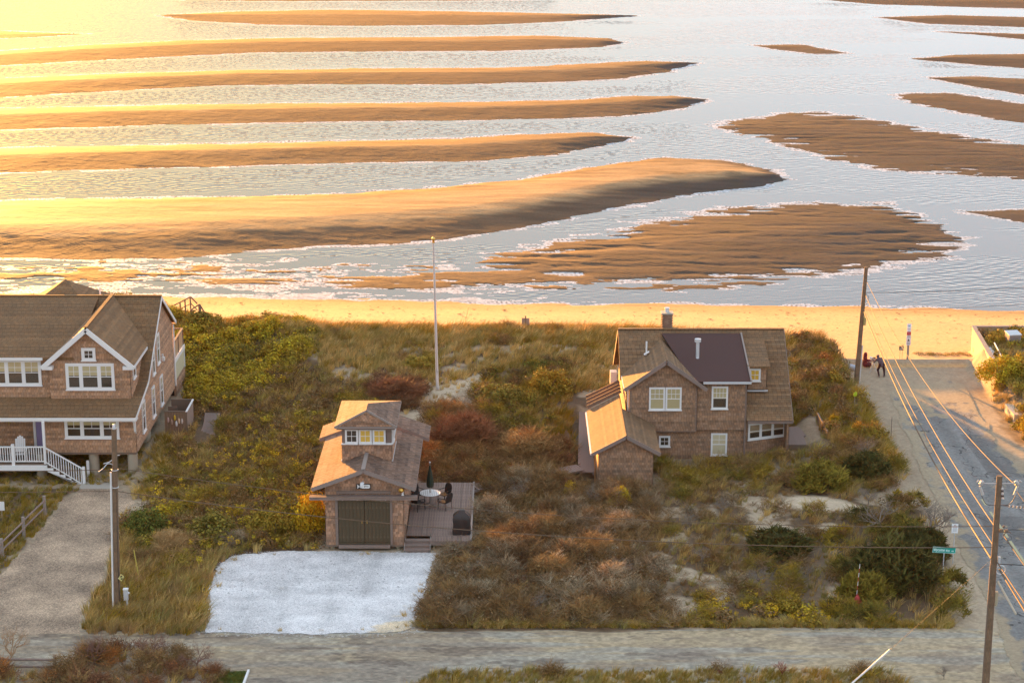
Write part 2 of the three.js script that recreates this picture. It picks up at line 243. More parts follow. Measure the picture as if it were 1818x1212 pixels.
const barBounds = BARS.map(b => boundsOf(b[2], 8));
function columnSpan(p, x) { let lo = 1e9, hi = -1e9; for (let i = 0, j = p.length - 1; i < p.length; j = i++) { const [ax, az] = p[j], [bx, bz] = p[i]; if ((ax > x) !== (bx > x)) { const z = az + (bz - az) * (x - ax) / (bx - ax); lo = Math.min(lo, z); hi = Math.max(hi, z); } } return [lo, hi]; }
function flatY(x, z) {                                  // sea bed and sandbars
  let best = -0.22 - 0.1 * fbm(x * 0.05, z * 0.05, 2, 31), rag = 0.02;
  for (let k = 0; k < BARS.length; k++) {
    const bb = barBounds[k]; if (x < bb[0] || x > bb[1] || z < bb[2] || z > bb[3]) continue;
    const [A, R, P] = BARS[k];
    const wx = x + 1.4 * (fbm(x * 0.12, z * 0.25, 3, 41) - 0.5), wz = z + 1.0 * (fbm(x * 0.12, z * 0.25, 3, 43) - 0.5);
    const d = sdist(P, wx, wz) + R * (30 * (fbm(x * 0.3, z * 0.8, 4, 51) - 0.5) + 14 * (fbm(x * 1.1, z * 2.4, 2, 57) - 0.5)) - (R > 0.3 ? 0.6 : 0);
    if (d < -8) continue;
    let h;
    if (d > 0) { const [lo, hi] = columnSpan(P, wx); const t = clamp((hi - wz) / Math.max(0.5, hi - lo), 0, 1); const big = A > 0.5, p = big ? (t < 0.46 ? Math.pow(sstep(0, 0.46, t) * 0.4 + 0.6 * t / 0.46, 1) : 1 - 0.35 * (t - 0.46) / 0.54) : t < 0.6 ? t / 0.6 : 1 - 0.6 * (t - 0.6) / 0.4; h = 0.012 + A * (0.07 + 0.93 * p) * (1 - Math.exp(-d / (R > 0.045 ? 7 : 1.6))); }
    else h = Math.max(-0.3, d * 0.045);
    h += 0.02 * (fbm(x * 0.5, z * 1.2, 3, 58) - 0.5);
    if (R > 0.1 && d > 0) h = lerp(h, -0.035, sstep(0.56, 0.62, fbm(x * 0.2, z * 1.0, 4, 59)) * Math.exp(-d / 5));       // pools left on the low bars
    if (h > best) { best = h; rag = R; }
  }
  best += 0.02 * (fbm(x * 0.8, z * 1.6, 3, 61) - 0.5);
  return SEA + best;
}
function groundY(x, z) {
  const s = shoreZ(x); if (z > s) return landY(x, z);
  const t = sstep(0, 6, s - z), l = SEA + 0.03 - 0.035 * (s - z) + 0.12 * (fbm(x * 0.3, z * 0.7, 4, 53) - 0.5);
  return lerp(l, flatY(x, z), t);
}
function sheet(xs, zs, yOf, colOf) {
  const nx = xs.length, nz = zs.length, P = new Float32Array(nx * nz * 3), U = new Float32Array(nx * nz * 2), C = colOf ? new Float32Array(nx * nz * 3) : null, I = new Uint32Array((nx - 1) * (nz - 1) * 6);
  for (let j = 0, k = 0; j < nz; j++) for (let i = 0; i < nx; i++, k++) { const x = xs[i], z = zs[j], y = yOf(x, z); P[k * 3] = x; P[k * 3 + 1] = y; P[k * 3 + 2] = z; U[k * 2] = x; U[k * 2 + 1] = -z; if (C) { const c = colOf(x, z, y); C[k * 3] = c[0]; C[k * 3 + 1] = c[1]; C[k * 3 + 2] = c[2]; } }
  for (let j = 0, q = 0; j < nz - 1; j++) for (let i = 0; i < nx - 1; i++) { const a = j * nx + i, b = a + 1, c = a + nx, d = c + 1; I.set([a, b, c, b, d, c], q); q += 6; }   // zs run away from the camera
  const g = new THREE.BufferGeometry(); g.setAttribute('position', new THREE.BufferAttribute(P, 3)); g.setAttribute('uv', new THREE.BufferAttribute(U, 2)); if (C) g.setAttribute('color', new THREE.BufferAttribute(C, 3)); g.setIndex(new THREE.BufferAttribute(I, 1)); g.computeVertexNormals(); return g;
}
const range = (a, b, s) => { const o = [], n = Math.max(1, Math.round(Math.abs(b - a) / s)); for (let i = 0; i <= n; i++) o.push(a + (b - a) * i / n); return o; };
const zoneSD = (n, x, z) => sdist(ZONES[n], x, z);
const SAND = [0.52, 0.345, 0.165], DRYSAND = [0.58, 0.475, 0.335], LITTER = [0.13, 0.085, 0.045], LAWN = [0.10, 0.11, 0.03];
const litterZones = { rose_top: 1, olive_mid: 1, grass_dune: 0.55, maroon: 1, green_dark: 0.95, red_brush: 1, front_brush: 0.95, sparse: 0.42, mid_right: 0.9, house_front: 0.75, juniper_r: 1, right_dune: 0.85, yellow_low: 1, left_verge: 1, lawn_left: 1, bottom_right: 0.9, bottom_left: 0.9, seawall_lot: 0.9, east_edge: 0.8 };
const zb = Object.fromEntries(Object.keys(ZONES).map(k => [k, boundsOf(ZONES[k], 1.5)]));
function near(n, x, z) { const b = zb[n]; return x > b[0] && x < b[1] && z > b[2] && z < b[3]; }
function groundColor(x, z, y) {
  if (z < -131 && y < 0.2 && (x > 20 || z < -138)) { const wet = sstep(SEA + 0.35, SEA + 0.05, y + 0.15 * (fbm(x * 0.4, z * 0.4, 2, 5) - 0.5)); const k = 0.94 + 0.12 * fbm(x * 0.6, z * 1.4, 3, 8); return SAND.map((v, i) => k * lerp(v * 1.06, v * [0.72, 0.68, 0.62][i], wet)); }
  let lit = z > -104 ? 0.25 : 0.45;
  const n = fbm(x * 0.9, z * 0.9, 4, 71);
  for (const k in litterZones) if (near(k, x, z)) { const d = zoneSD(k, x, z) + 1.2 * (n - 0.5); const a = litterZones[k]; if (d > -0.2) lit = Math.max(lit, a >= 0.7 ? a * sstep(-0.2, 0.4, d) : sstep(0.62 - a * 0.55, 0.70 - a * 0.5, fbm(x * 0.45, z * 0.55, 4, 77))); }
  if (near('sand_patch', x, z)) { const d = zoneSD('sand_patch', x, z) + 0.9 * (n - 0.5); lit = lerp(lit, 0.02, sstep(-0.1, 0.25, d)); }
  if (near('path', x, z)) { const d = zoneSD('path', x, z) + 1.6 * (n - 0.5); lit = lerp(lit, 0.1, sstep(-0.1, 0.4, d)); }
  const g = 0.85 + 0.3 * fbm(x * 2.2, z * 2.2, 3, 79);
  return [0, 1, 2].map(i => g * lerp(DRYSAND[i], LITTER[i], lit));
}
const sandBump = tex(512, 512, (u, v) => 0.45 * tfbm(u, v, 12, 4, 3) + 0.3 * (0.5 + 0.5 * Math.sin(6.283 * (24 * v + 1.5 * tnoise(u, v, 6, 8)))) + 0.25 * tnoise(u, v, 128, 1), false, 1 / 4);
const sandMap = tex(1024, 1024, (u, v) => { const n = tfbm(u, v, 48, 4, 17), s = hash(Math.floor(u * 512), Math.floor(v * 512), 4) > 0.992 ? 0.62 : 1; const k = (0.86 + 0.22 * n) * s; return [k, k * 0.99, k * 0.97]; }, true, 1 / 7);
const groundMat = new THREE.MeshStandardMaterial({ vertexColors: true, roughness: 0.95, map: sandMap, bumpMap: sandBump, bumpScale: 0.035 });
struct('ground', sheet(range(-48, 48, 0.26), range(-74, -158, 0.26), groundY, groundColor), groundMat);

// sandbars and the bed of the bay
const flatBump = tex(1024, 1024, (u, v) => 0.5 * (0.5 + 0.5 * Math.sin(6.283 * (30 * v + 10 * u + 3.0 * tnoise(u, v, 5, 8) + 1.2 * tnoise(u, v, 17, 9)))) + 0.5 * tfbm(u, v, 20, 4, 3), false, 1 / 12);
function flatColor(x, z, y) {
  const d = y - SEA, wet = 1 - sstep(0.27, 0.5, d + 0.22 * (fbm(x * 0.22, z * 0.8, 4, 5) - 0.5));
  const weed = sstep(0.55, 0.68, fbm(x * 0.5, z * 1.2, 4, 91)) * sstep(4, 30, x + 8) * 0.45;
  const k = 0.42 + 1.16 * fbm(x * 0.16 + z * 0.05, z * 1.1, 5, 14);
  const tide = sstep(-6, 34, x);
  return [0, 1, 2].map(i => lerp(k * lerp([0.40, 0.25, 0.125][i], lerp([0.135, 0.081, 0.043][i], [0.043, 0.040, 0.035][i], tide), wet), [0.075, 0.056, 0.026][i], weed));
}
const zsFar = (() => { const o = []; let z = -158; while (z > -452) { o.push(z); z -= 0.34 + (-z - 158) * 0.0019; } return o; })();
const flatMat = new THREE.MeshPhysicalMaterial({ vertexColors: true, roughness: 0.8, specularIntensity: 0.35, map: sandMap, bumpMap: flatBump, bumpScale: 0.02 });
struct('tidal_flat', sheet(range(-125, 125, 0.42), zsFar, groundY, flatColor), flatMat);

// water: calm where it lies as a film on the sand, rippled where it is deeper
function waterRelief() {
  const N = 2048, x0 = -130, x1 = 130, z0 = -152, z1 = -456, G = 512, depth = new Float32Array(G * G);
  for (let j = 0; j < G; j++) for (let i = 0; i < G; i++) depth[j * G + i] = SEA - groundY(lerp(x0, x1, i / (G - 1)), lerp(z0, z1, j / (G - 1)));
  const dep = (u, v) => { const a = clamp(u * (G - 1), 0, G - 1.001), b = clamp(v * (G - 1), 0, G - 1.001), i = Math.floor(a), j = Math.floor(b), s = a - i, t = b - j, k = j * G + i; return lerp(lerp(depth[k], depth[k + 1], s), lerp(depth[k + G], depth[k + G + 1], s), t); };
  const d = new Uint8Array(N * N * 4);
  for (let j = 0; j < N; j++) for (let i = 0; i < N; i++) {
    const u = i / N, v = j / N, x = lerp(x0, x1, u), z = lerp(z0, z1, v);
    const streak = sstep(0.40, 0.62, fbm(x * 0.022 + 9, z * 0.07, 3, 101));
    const amp = sstep(0.03, 0.17, dep(u, v)) * lerp(1, 0.04, Math.max(streak * sstep(-10, 30, x) * sstep(-190, -230, z), sstep(0.42, 0.55, fbm(x * 0.04, z * 0.16, 3, 107)) * boxMask(x, z, -30, 45, -200, -160, 8)));
    const q = 1.6 * noise(x * 0.13, z * 0.13, 5);
    const s = 0.3 * Math.sin(5.2 * z + 2.3 * x + 14 * q + 5 * noise(x * 0.6, z * 0.6, 15)) + 0.22 * Math.sin(6.3 * z - 3.9 * x + 16 * noise(x * 0.21, z * 0.21, 6)) + 2.2 * (fbm(x * 1.3, z * 2.4, 3, 7) - 0.5);
    const k = (j * N + i) * 4; d[k] = d[k + 1] = d[k + 2] = clamp(0.5 + 0.27 * amp * s, 0, 1) * 255; d[k + 3] = 255;
  }
  const t = new THREE.DataTexture(d, N, N); t.magFilter = t.minFilter = THREE.LinearFilter; t.wrapS = t.wrapT = THREE.ClampToEdgeWrapping; t.needsUpdate = true; return t;
}
const waterMat = new THREE.MeshPhysicalMaterial({ color: lin(0.135, 0.14, 0.13), roughness: 0.06, ior: 1.5, specularIntensity: 1, bumpMap: waterRelief(), bumpScale: 0.115 });
{
  const g = new THREE.PlaneGeometry(260, 304, 1, 1); g.rotateX(-Math.PI / 2); g.translate(0, SEA, -304);
  const u = g.attributes.uv, p = g.attributes.position; for (let i = 0; i < u.count; i++) u.setXY(i, (p.getX(i) + 130) / 260, (-152 - p.getZ(i)) / 304);
  struct('bay_water', g, waterMat);
  const seaBump = tex(512, 512, (u, v) => tfbm(u, v, 24, 3, 2), false, 1 / 30);
  const far = [[-3000, -130, -152, -456], [130, 3000, -152, -456], [-3000, 3000, -456, -6000]].map(([a, b, c, e]) => { const q = new THREE.PlaneGeometry(b - a, c - e); q.rotateX(-Math.PI / 2); q.translate((a + b) / 2, SEA, (c + e) / 2); const w = q.attributes.uv, r = q.attributes.position; for (let i = 0; i < w.count; i++) w.setXY(i, r.getX(i), -r.getZ(i)); return q; });
  struct('open_sea', far, new THREE.MeshPhysicalMaterial({ color: lin(0.05, 0.07, 0.075), roughness: 0.12, bumpMap: seaBump, bumpScale: 0.3 }));
  const land = [[-3000, -48, -158, 600], [48, 3000, -158, 600], [-48, 48, -74, 600]].map(([a, b, c, e]) => { const q = new THREE.PlaneGeometry(b - a, e - c); q.rotateX(-Math.PI / 2); q.translate((a + b) / 2, -0.3, (c + e) / 2); const w = q.attributes.uv, r = q.attributes.position; for (let i = 0; i < w.count; i++) w.setXY(i, r.getX(i), -r.getZ(i)); return q; });
  struct('hinterland_ground', land, std([0.16, 0.13, 0.075], 0.95, { bumpMap: grainBump, bumpScale: 0.3 }));
}

// white scraps along the waterlines: froth, and bright wet sheen painted as white matter
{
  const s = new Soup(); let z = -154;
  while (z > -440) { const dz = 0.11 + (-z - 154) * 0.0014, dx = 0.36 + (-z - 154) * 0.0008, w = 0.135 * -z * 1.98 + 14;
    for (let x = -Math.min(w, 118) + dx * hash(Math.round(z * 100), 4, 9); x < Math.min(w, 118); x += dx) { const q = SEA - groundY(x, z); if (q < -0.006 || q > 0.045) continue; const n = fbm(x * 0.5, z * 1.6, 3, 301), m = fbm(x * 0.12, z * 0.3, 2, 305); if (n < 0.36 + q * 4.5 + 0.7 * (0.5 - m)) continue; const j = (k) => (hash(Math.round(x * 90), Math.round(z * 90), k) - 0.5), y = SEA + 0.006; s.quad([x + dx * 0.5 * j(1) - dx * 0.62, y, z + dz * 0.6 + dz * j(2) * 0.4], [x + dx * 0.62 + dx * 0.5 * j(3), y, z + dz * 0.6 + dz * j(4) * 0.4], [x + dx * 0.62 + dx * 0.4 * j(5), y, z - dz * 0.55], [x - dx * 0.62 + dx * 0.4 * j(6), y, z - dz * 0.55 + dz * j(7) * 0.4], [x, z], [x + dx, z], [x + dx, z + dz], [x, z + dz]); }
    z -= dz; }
  const o = tag(part('shore_foam_sheen', s.done(), std([0.66, 0.70, 0.72], 0.6)), 'ragged white froth and painted wet sheen along the edges of the sandbars', 'foam', null, 'stuff'); console.log('foam', s.P.length / 9);
}

// flat sheets of the lot, the drive, the street and the road, with worn uneven edges
function patch(name, poly, y, m, rough = 0.3, freq = 0.9, seed = 1) {
  const pts = [];
  for (let i = 0; i < poly.length; i++) {
    const [ax, az] = poly[i], [bx, bz] = poly[(i + 1) % poly.length], L = Math.hypot(bx - ax, bz - az), n = Math.max(1, Math.round(L / 0.16));
    for (let k = 0; k < n; k++) { const t = k / n, x = lerp(ax, bx, t), z = lerp(az, bz, t), o = rough * 2 * (fbm(x * freq, z * freq, 4, seed) - 0.5), o2 = 0.35 * rough * (hash(Math.round(x * 40), Math.round(z * 40), seed) - 0.5); pts.push(new THREE.Vector2(x - (bz - az) / L * (o + o2), -(z + (bx - ax) / L * (o + o2)))); }
  }
  const g = new THREE.ShapeGeometry(new THREE.Shape(pts)); g.rotateX(-Math.PI / 2); g.translate(0, y, 0);
  const p = g.attributes.position, u = g.attributes.uv; for (let i = 0; i < p.count; i++) u.setXY(i, p.getX(i), -p.getZ(i));
  return struct(name, g, m);
}
const shellMat = std([1, 1, 1], 0.9, { map: (() => { const t = tex(1536, 1536, (u, v) => {
  const x = -16 + 12.6 * u, z = -85 - 12.6 * v, a = tfbm(u, v, 300, 2, 3), b = fbm(x * 0.7, z * 1.2, 4, 9), c = hash(Math.floor(u * 900), Math.floor(v * 900), 8), c2 = hash(Math.floor(u * 260), Math.floor(v * 260), 12);
  const track = [[-12.6, 0.28], [-10.9, 0.28], [-8.6, 0.3], [-6.9, 0.3]].reduce((q, [c0, w]) => Math.max(q, Math.exp(-(((x - c0 - 0.25 * Math.sin(z * 0.5)) / w) ** 2))), 0) * sstep(0.35, 0.6, fbm(x * 1.2, z * 0.6, 3, 14));
  const dirt = sstep(0.62, 0.78, 0.75 * fbm(x * 0.8 + 4, z * 1.1, 5, 17) + 0.42 * sstep(-9, -5, x) * sstep(-89.5, -86.5, z));
  let k = 0.87 + 0.30 * (a - 0.5) + 0.24 * (b - 0.5) - 0.05 * track; if (c > 0.985) k -= 0.22; if (c2 > 0.994) k -= 0.3;
  return [k, k * lerp(0.99, 0.91, dirt), k * lerp(0.975, 0.76, dirt)]; }); t.repeat.set(1 / 12.6, 1 / 12.6); t.offset.set(16 / 12.6, -85 / 12.6); return t; })(), bumpMap: tex(512, 512, (u, v) => tfbm(u, v, 90, 3, 4), false, 1 / 4), bumpScale: 0.05 });
const gravelMat = std([1, 1, 1], 0.95, { map: tex(1024, 1024, (u, v) => { const a = tfbm(u, v, 140, 3, 13), b = tfbm(u, v, 5, 5, 19), c = hash(Math.floor(u * 400), Math.floor(v * 400), 18), k = 0.60 + 0.42 * (a - 0.5) + 0.34 * (b - 0.5) - (c > 0.985 ? 0.25 : 0); return [k * 1.07, k * 0.93, k * 0.77]; }, true, 1 / 7), bumpMap: tex(512, 512, (u, v) => tfbm(u, v, 80, 3, 14), false, 1 / 4), bumpScale: 0.05 });
// the street: packed sand with worn tarmac, ruts and filled potholes; one map for its whole length
const streetMat = std([1, 1, 1], 0.95, { bumpMap: grainBump, bumpScale: 0.04, map: (() => { const t = tex(2048, 768, (u, v) => {
  const x = -30 + 54 * u, z = -79.5 - 7.5 * v, f = fbm(x * 0.4, z * 1.0, 5, 201), g = fbm(x * 5, z * 7, 4, 205), s = fbm(x * 0.2, z * 1.8, 4, 209), hole = sstep(0.63, 0.70, fbm(x * 0.55, z * 1.5, 4, 213)) * sstep(16, 6, x);
  const rut = Math.max(Math.exp(-(((z + 83.2 + 0.25 * Math.sin(x * 0.13)) / 0.33) ** 2)), Math.exp(-(((z + 84.9 + 0.2 * Math.sin(x * 0.17 + 1)) / 0.33) ** 2))) * sstep(0.3, 0.55, fbm(x * 0.5, z * 0.4, 3, 217));
  const tar = sstep(0.42, 0.60, f + 0.14 * sstep(2, -6, x) - 0.10 * sstep(6, 16, x) - 0.22 * sstep(-85.2, -86.2, z)), grey = sstep(0.42, 0.6, s) * 0.7, speck = hash(Math.floor(u * 2048), Math.floor(v * 768), 221);
  let c = [0.70, 0.63, 0.505].map((q, i) => lerp(q, [0.63, 0.62, 0.575][i], grey)); c = c.map((q, i) => lerp(q, [0.54, 0.485, 0.42][i], 0.55 * tar)); c = c.map((q, i) => lerp(q, [0.40, 0.355, 0.31][i], 0.5 * hole)); c = c.map((q, i) => lerp(q, [0.72, 0.67, 0.57][i], 0.45 * rut));
  const k = (0.78 + 0.44 * g) * (speck > 0.988 ? 1.22 : speck < 0.012 ? 0.72 : 1); return c.map(q => q * k); });
  t.repeat.set(1 / 54, 1 / 7.5); t.offset.set(30 / 54, -79.5 / 7.5); return t; })() });
// the road: old tarmac with sand drifted in from the sides, cracks and a few patches
const tarMat = std([1, 1, 1], 0.92, { bumpMap: grainBump, bumpScale: 0.02, map: (() => { const t = tex(512, 2048, (u, v) => {
  const x = 21 + 11 * u, z = -70 - 60 * v, a = fbm(x * 9, z * 9, 3, 231), b = fbm(x * 0.5, z * 0.22, 4, 233), c = fbm(x * 1.4, z * 1.1, 4, 237), e = Math.min(x - lerp(22.6, 24.6, clamp((z + 85) / -40, 0, 1)), lerp(30.6, 29.6, clamp((z + 85) / -40, 0, 1)) - x);
  const sand = Math.max(sstep(0.35, 0.65, c + 0.26 - 0.42 * e), sstep(0.45, 0.6, c + 0.55 * sstep(-116, -126, z) - 0.24)) * 0.85, crack = Math.abs(fbm(x * 0.55, z * 0.4, 4, 241) - 0.5) < 0.006 || Math.abs(fbm(x * 0.9 + 30, z * 0.7, 3, 243) - 0.47) < 0.004;
  const pat = (x > 25.2 && x < 27.6 && z < -97 && z > -101.5) || (x > 27.4 && x < 29.2 && z < -108 && z > -116) ? 0.86 : 1, wheel = Math.max(...[24.6, 26, 27.4, 28.8].map(q => Math.exp(-(((x - q) / 0.35) ** 2)))) * 0.05;
  let k = (0.475 + 0.10 * (b - 0.5) + 0.14 * (a - 0.5) + wheel) * pat; if (crack) k *= 0.62; const g = 0.9 + 0.2 * a; return [lerp(k, 0.66 * g, sand), lerp(k * 0.995, 0.59 * g, sand), lerp(k * 0.96, 0.47 * g, sand)]; });
  t.repeat.set(1 / 11, 1 / 60); t.offset.set(-21 / 11, -70 / 60); return t; })() });
patch('dirt_street', [[-30, -79.6], [24, -79.6], [24, -85.4], [20.5, -86.8], [8.6, -86.2], [-4.2, -86.0], [-14.4, -86.1], [-30, -86.0]], 0.008, streetMat, 0.18, 0.5, 3);
patch('gravel_drive', ZONES.drive.map(([x, z]) => [x, Math.min(z, -85.6)]), 0.016, gravelMat, 0.3, 0.8, 5);
patch('asphalt_road', [[22.3, -72], [31.5, -72], [29.9, -100], [29.2, -112], [29.6, -120], [30.2, -127], [29, -128.2], [27.6, -126.6], [26.2, -127.4], [24.9, -125.5], [24.2, -118], [23.6, -108], [23.3, -100], [23.1, -94], [22.9, -88], [22.5, -84]], 0.022, tarMat, 0.35, 0.5, 7);
patch('shell_lot', ZONES.lot, 0.03, shellMat, 0.28, 0.9, 9);
// ---------------------------------------------------------------- building materials
const M = {
  wallBrown: std([1, 1, 1], 0.92, { map: shingleTex(2.6, 20, 17, [0.585, 0.465, 0.365], 0.10, 3, 0.16) }),
  wallBig: std([1, 1, 1], 0.92, { map: shingleTex(2.6, 20, 17, [0.66, 0.52, 0.405], 0.09, 5, 0.14) }),
  wallBoat: std([1, 1, 1], 0.92, { map: shingleTex(2.6, 20, 17, [0.63, 0.49, 0.39], 0.15, 7, 0.2) }),
  roofTan: std([1, 1, 1], 0.95, { map: shingleTex(2.8, 20, 11, [0.50, 0.395, 0.285], 0.07, 9, 0.10) }),
  roofBig: std([1, 1, 1], 0.95, { map: shingleTex(2.8, 20, 11, [0.51, 0.395, 0.27], 0.06, 11, 0.10) }),
  roofCedar: std([1, 1, 1], 0.95, { map: shingleTex(2.6, 20, 18, [0.475, 0.38, 0.315], 0.15, 13, 0.3) }),
  membrane: std([0.075, 0.04, 0.034], 0.95, { bumpMap: grainBump, bumpScale: 0.01 }),
  white: std([0.78, 0.77, 0.74], 0.55), trimBrown: std([0.20, 0.145, 0.115], 0.8), fascia: std([0.24, 0.185, 0.155], 0.8),
  door: std([1, 1, 1], 0.75, { map: tex(256, 512, (u, v) => { const n = tfbm(u, v * 1, 40, 3, 5) * 0.5 + 0.5 * tnoise(u, 0.5, 90, 2); const s = sstep(0.6, 0.85, tfbm(u * 1, v * 1, 5, 4, 9)) * 0.1; const k = 0.9 + 0.2 * n; return [0.30 * k + s, 0.25 * k + s, 0.165 * k + s]; }, true, 1 / 1.6) }),
  purple: std([0.30, 0.24, 0.42], 0.55), dark: std([0.022, 0.017, 0.014], 0.8), roomShade: std([0.05, 0.036, 0.022], 0.9),
  blind: std([0.52, 0.44, 0.24], 0.9), yellowBlindGlow: std([0.78, 0.50, 0.07], 0.9), cream: std([0.62, 0.55, 0.36], 0.8),  // the yellow blind carries backlit sun glow in its colour
  glass: new THREE.MeshPhysicalMaterial({ color: 0xffffff, transmission: 1, thickness: 0, roughness: 0.03, ior: 1.5 }),
  wood: std([1, 1, 1], 0.88, { map: tex(512, 512, (u, v) => { const k = 0.96 + 0.34 * (tnoise(u, v, 128, 4) * 0.4 + tfbm(u * 1, v, 9, 4, 8) * 0.6 - 0.5); return [0.55 * k, 0.475 * k, 0.43 * k]; }, true, 0.7) }),
  woodDark: std([0.20, 0.145, 0.105], 0.9), woodGrey: std([0.30, 0.25, 0.215], 0.9, { bumpMap: grainBump, bumpScale: 0.01 }),
  piling: std([0.40, 0.34, 0.25], 0.92, { bumpMap: grainBump, bumpScale: 0.02 }), pilingWood: std([0.36, 0.31, 0.21], 0.95),
  metal: std([0.55, 0.56, 0.57], 0.4, { metalness: 0.6 }), galv: std([0.62, 0.63, 0.63], 0.5, { metalness: 0.25 }), black: std([0.02, 0.02, 0.02], 0.6),
  gold: std([0.75, 0.48, 0.12], 0.35, { metalness: 0.9 }), brick: std([0.24, 0.145, 0.095], 0.9), mortar: std([0.34, 0.29, 0.24], 0.95),
  red: std([0.42, 0.035, 0.03], 0.5), greenCloth: std([0.018, 0.035, 0.022], 0.9), concrete: std([0.44, 0.40, 0.33], 0.92, { bumpMap: grainBump, bumpScale: 0.02 }),
};
const orient = (P, hint) => { const f = frameOf(P); return f.n.dot(new THREE.Vector3(...hint)) < 0 ? P.slice().reverse() : P; };
const UPH = [0, 1, 0], FRONT = [0, 0, 1], BACK = [0, 0, -1], LEFT = [-1, 0, 0], RIGHT = [1, 0, 0];
const wall = (parent, P, hint, m, name = 'wall', course = 0.145) => part(name, shingled(orient(P, hint), course, 0.045, 0.1), m, parent);
const roofSlope = (parent, P, m, name = 'roof_slope', course = 0.14, lip = 0.014) => part(name, shingled(orient(P, UPH), course, lip, 0.14), m, parent);
const trimBoard = (parent, a, b, w, h, m = M.white, name = 'trim_board') => part(name, beam(a, b, w, h), m, parent);

// a window: casing, sashes, glazing bars, blind and pane; faces +z before it is turned
function makeWindow(parent, { x, y, z, ry = 0, w, h, units = 1, cols = 3, rows = 2, hung = true, blind = 0.5, blindMat = M.blind, trim = M.white, casing = 0.1, mid = 1, label }) {
  const g = new THREE.Group(); g.name = 'window'; g.position.set(x + 0.034 * Math.sin(ry), y, z + 0.034 * Math.cos(ry)); g.rotation.y = ry; parent.add(g); if (label) g.userData.label = label;
  const W = w / 2, H = h / 2, cs = [span(-W, W, H - casing, H, -0.03, 0.065), span(-W, W, -H, -H + casing * 0.8, -0.03, 0.065), span(-W, -W + casing, -H + casing * 0.8, H - casing, -0.03, 0.065), span(W - casing, W, -H + casing * 0.8, H - casing, -0.03, 0.065)];
  const iw = (w - 2 * casing - (units - 1) * casing) , tot = units - 1 + mid - 1 + 1; let cx = -W + casing;
  const sash = [], bars = [], y0 = -H + casing * 0.8, y1 = H - casing, panes = [], blinds = [], backings = [];
  for (let k = 0; k < units; k++) {
    const weight = units === 3 && k === 1 ? mid : 1, uw = iw * weight / (units === 3 ? 2 + mid : units), a = cx, b = cx + uw; cx = b + casing;
    if (k < units - 1) cs.push(span(b, b + casing, y0, y1, 0, 0.065));
    const s = 0.042; sash.push(span(a, a + s, y0, y1, 0.026, 0.054), span(b - s, b, y0, y1, 0.026, 0.054), span(a + s, b - s, y0, y0 + s, 0.026, 0.054), span(a + s, b - s, y1 - s, y1, 0.026, 0.054));
    const ym = hung ? (y0 + y1) / 2 : y0; if (hung) sash.push(span(a + s, b - s, ym - s / 2, ym + s / 2, 0.026, 0.056));
    for (let i = 1; i < cols; i++) { const q = lerp(a + s, b - s, i / cols); bars.push(span(q - 0.012, q + 0.012, (hung ? ym + s / 2 : y0 + s), y1 - s, 0.036, 0.052)); }
    for (let i = 1; i < rows; i++) { const q = lerp(hung ? ym : y0 + s, y1 - s, i / rows); bars.push(span(a + s, b - s, q - 0.012, q + 0.012, 0.0365, 0.0515)); }
    panes.push(span(a + s, b - s, y0 + s, y1 - s, 0.04, 0.044)); backings.push(span(a + 0.01, b - 0.01, y0, y1, 0.022, 0.025));  // dark backing sheet stands in for the shade of the room behind
    if (blind > 0) blinds.push(span(a + 0.03, b - 0.03, lerp(y1, y0, blind), y1 - 0.01, 0.028, 0.032));
  }
  part('casing', cs, trim, g); part('sash', sash, trim, g); if (bars.length) part('glazing_bar', bars, trim, g); part('interior', backings, M.roomShade, g);
  if (blinds.length) part('blind', blinds, blindMat, g); part('pane', panes, M.glass, g);
  part('sill', span(-W - 0.04, W + 0.04, -H - 0.05, -H, -0.03, 0.1), trim, g);
  return g;
}

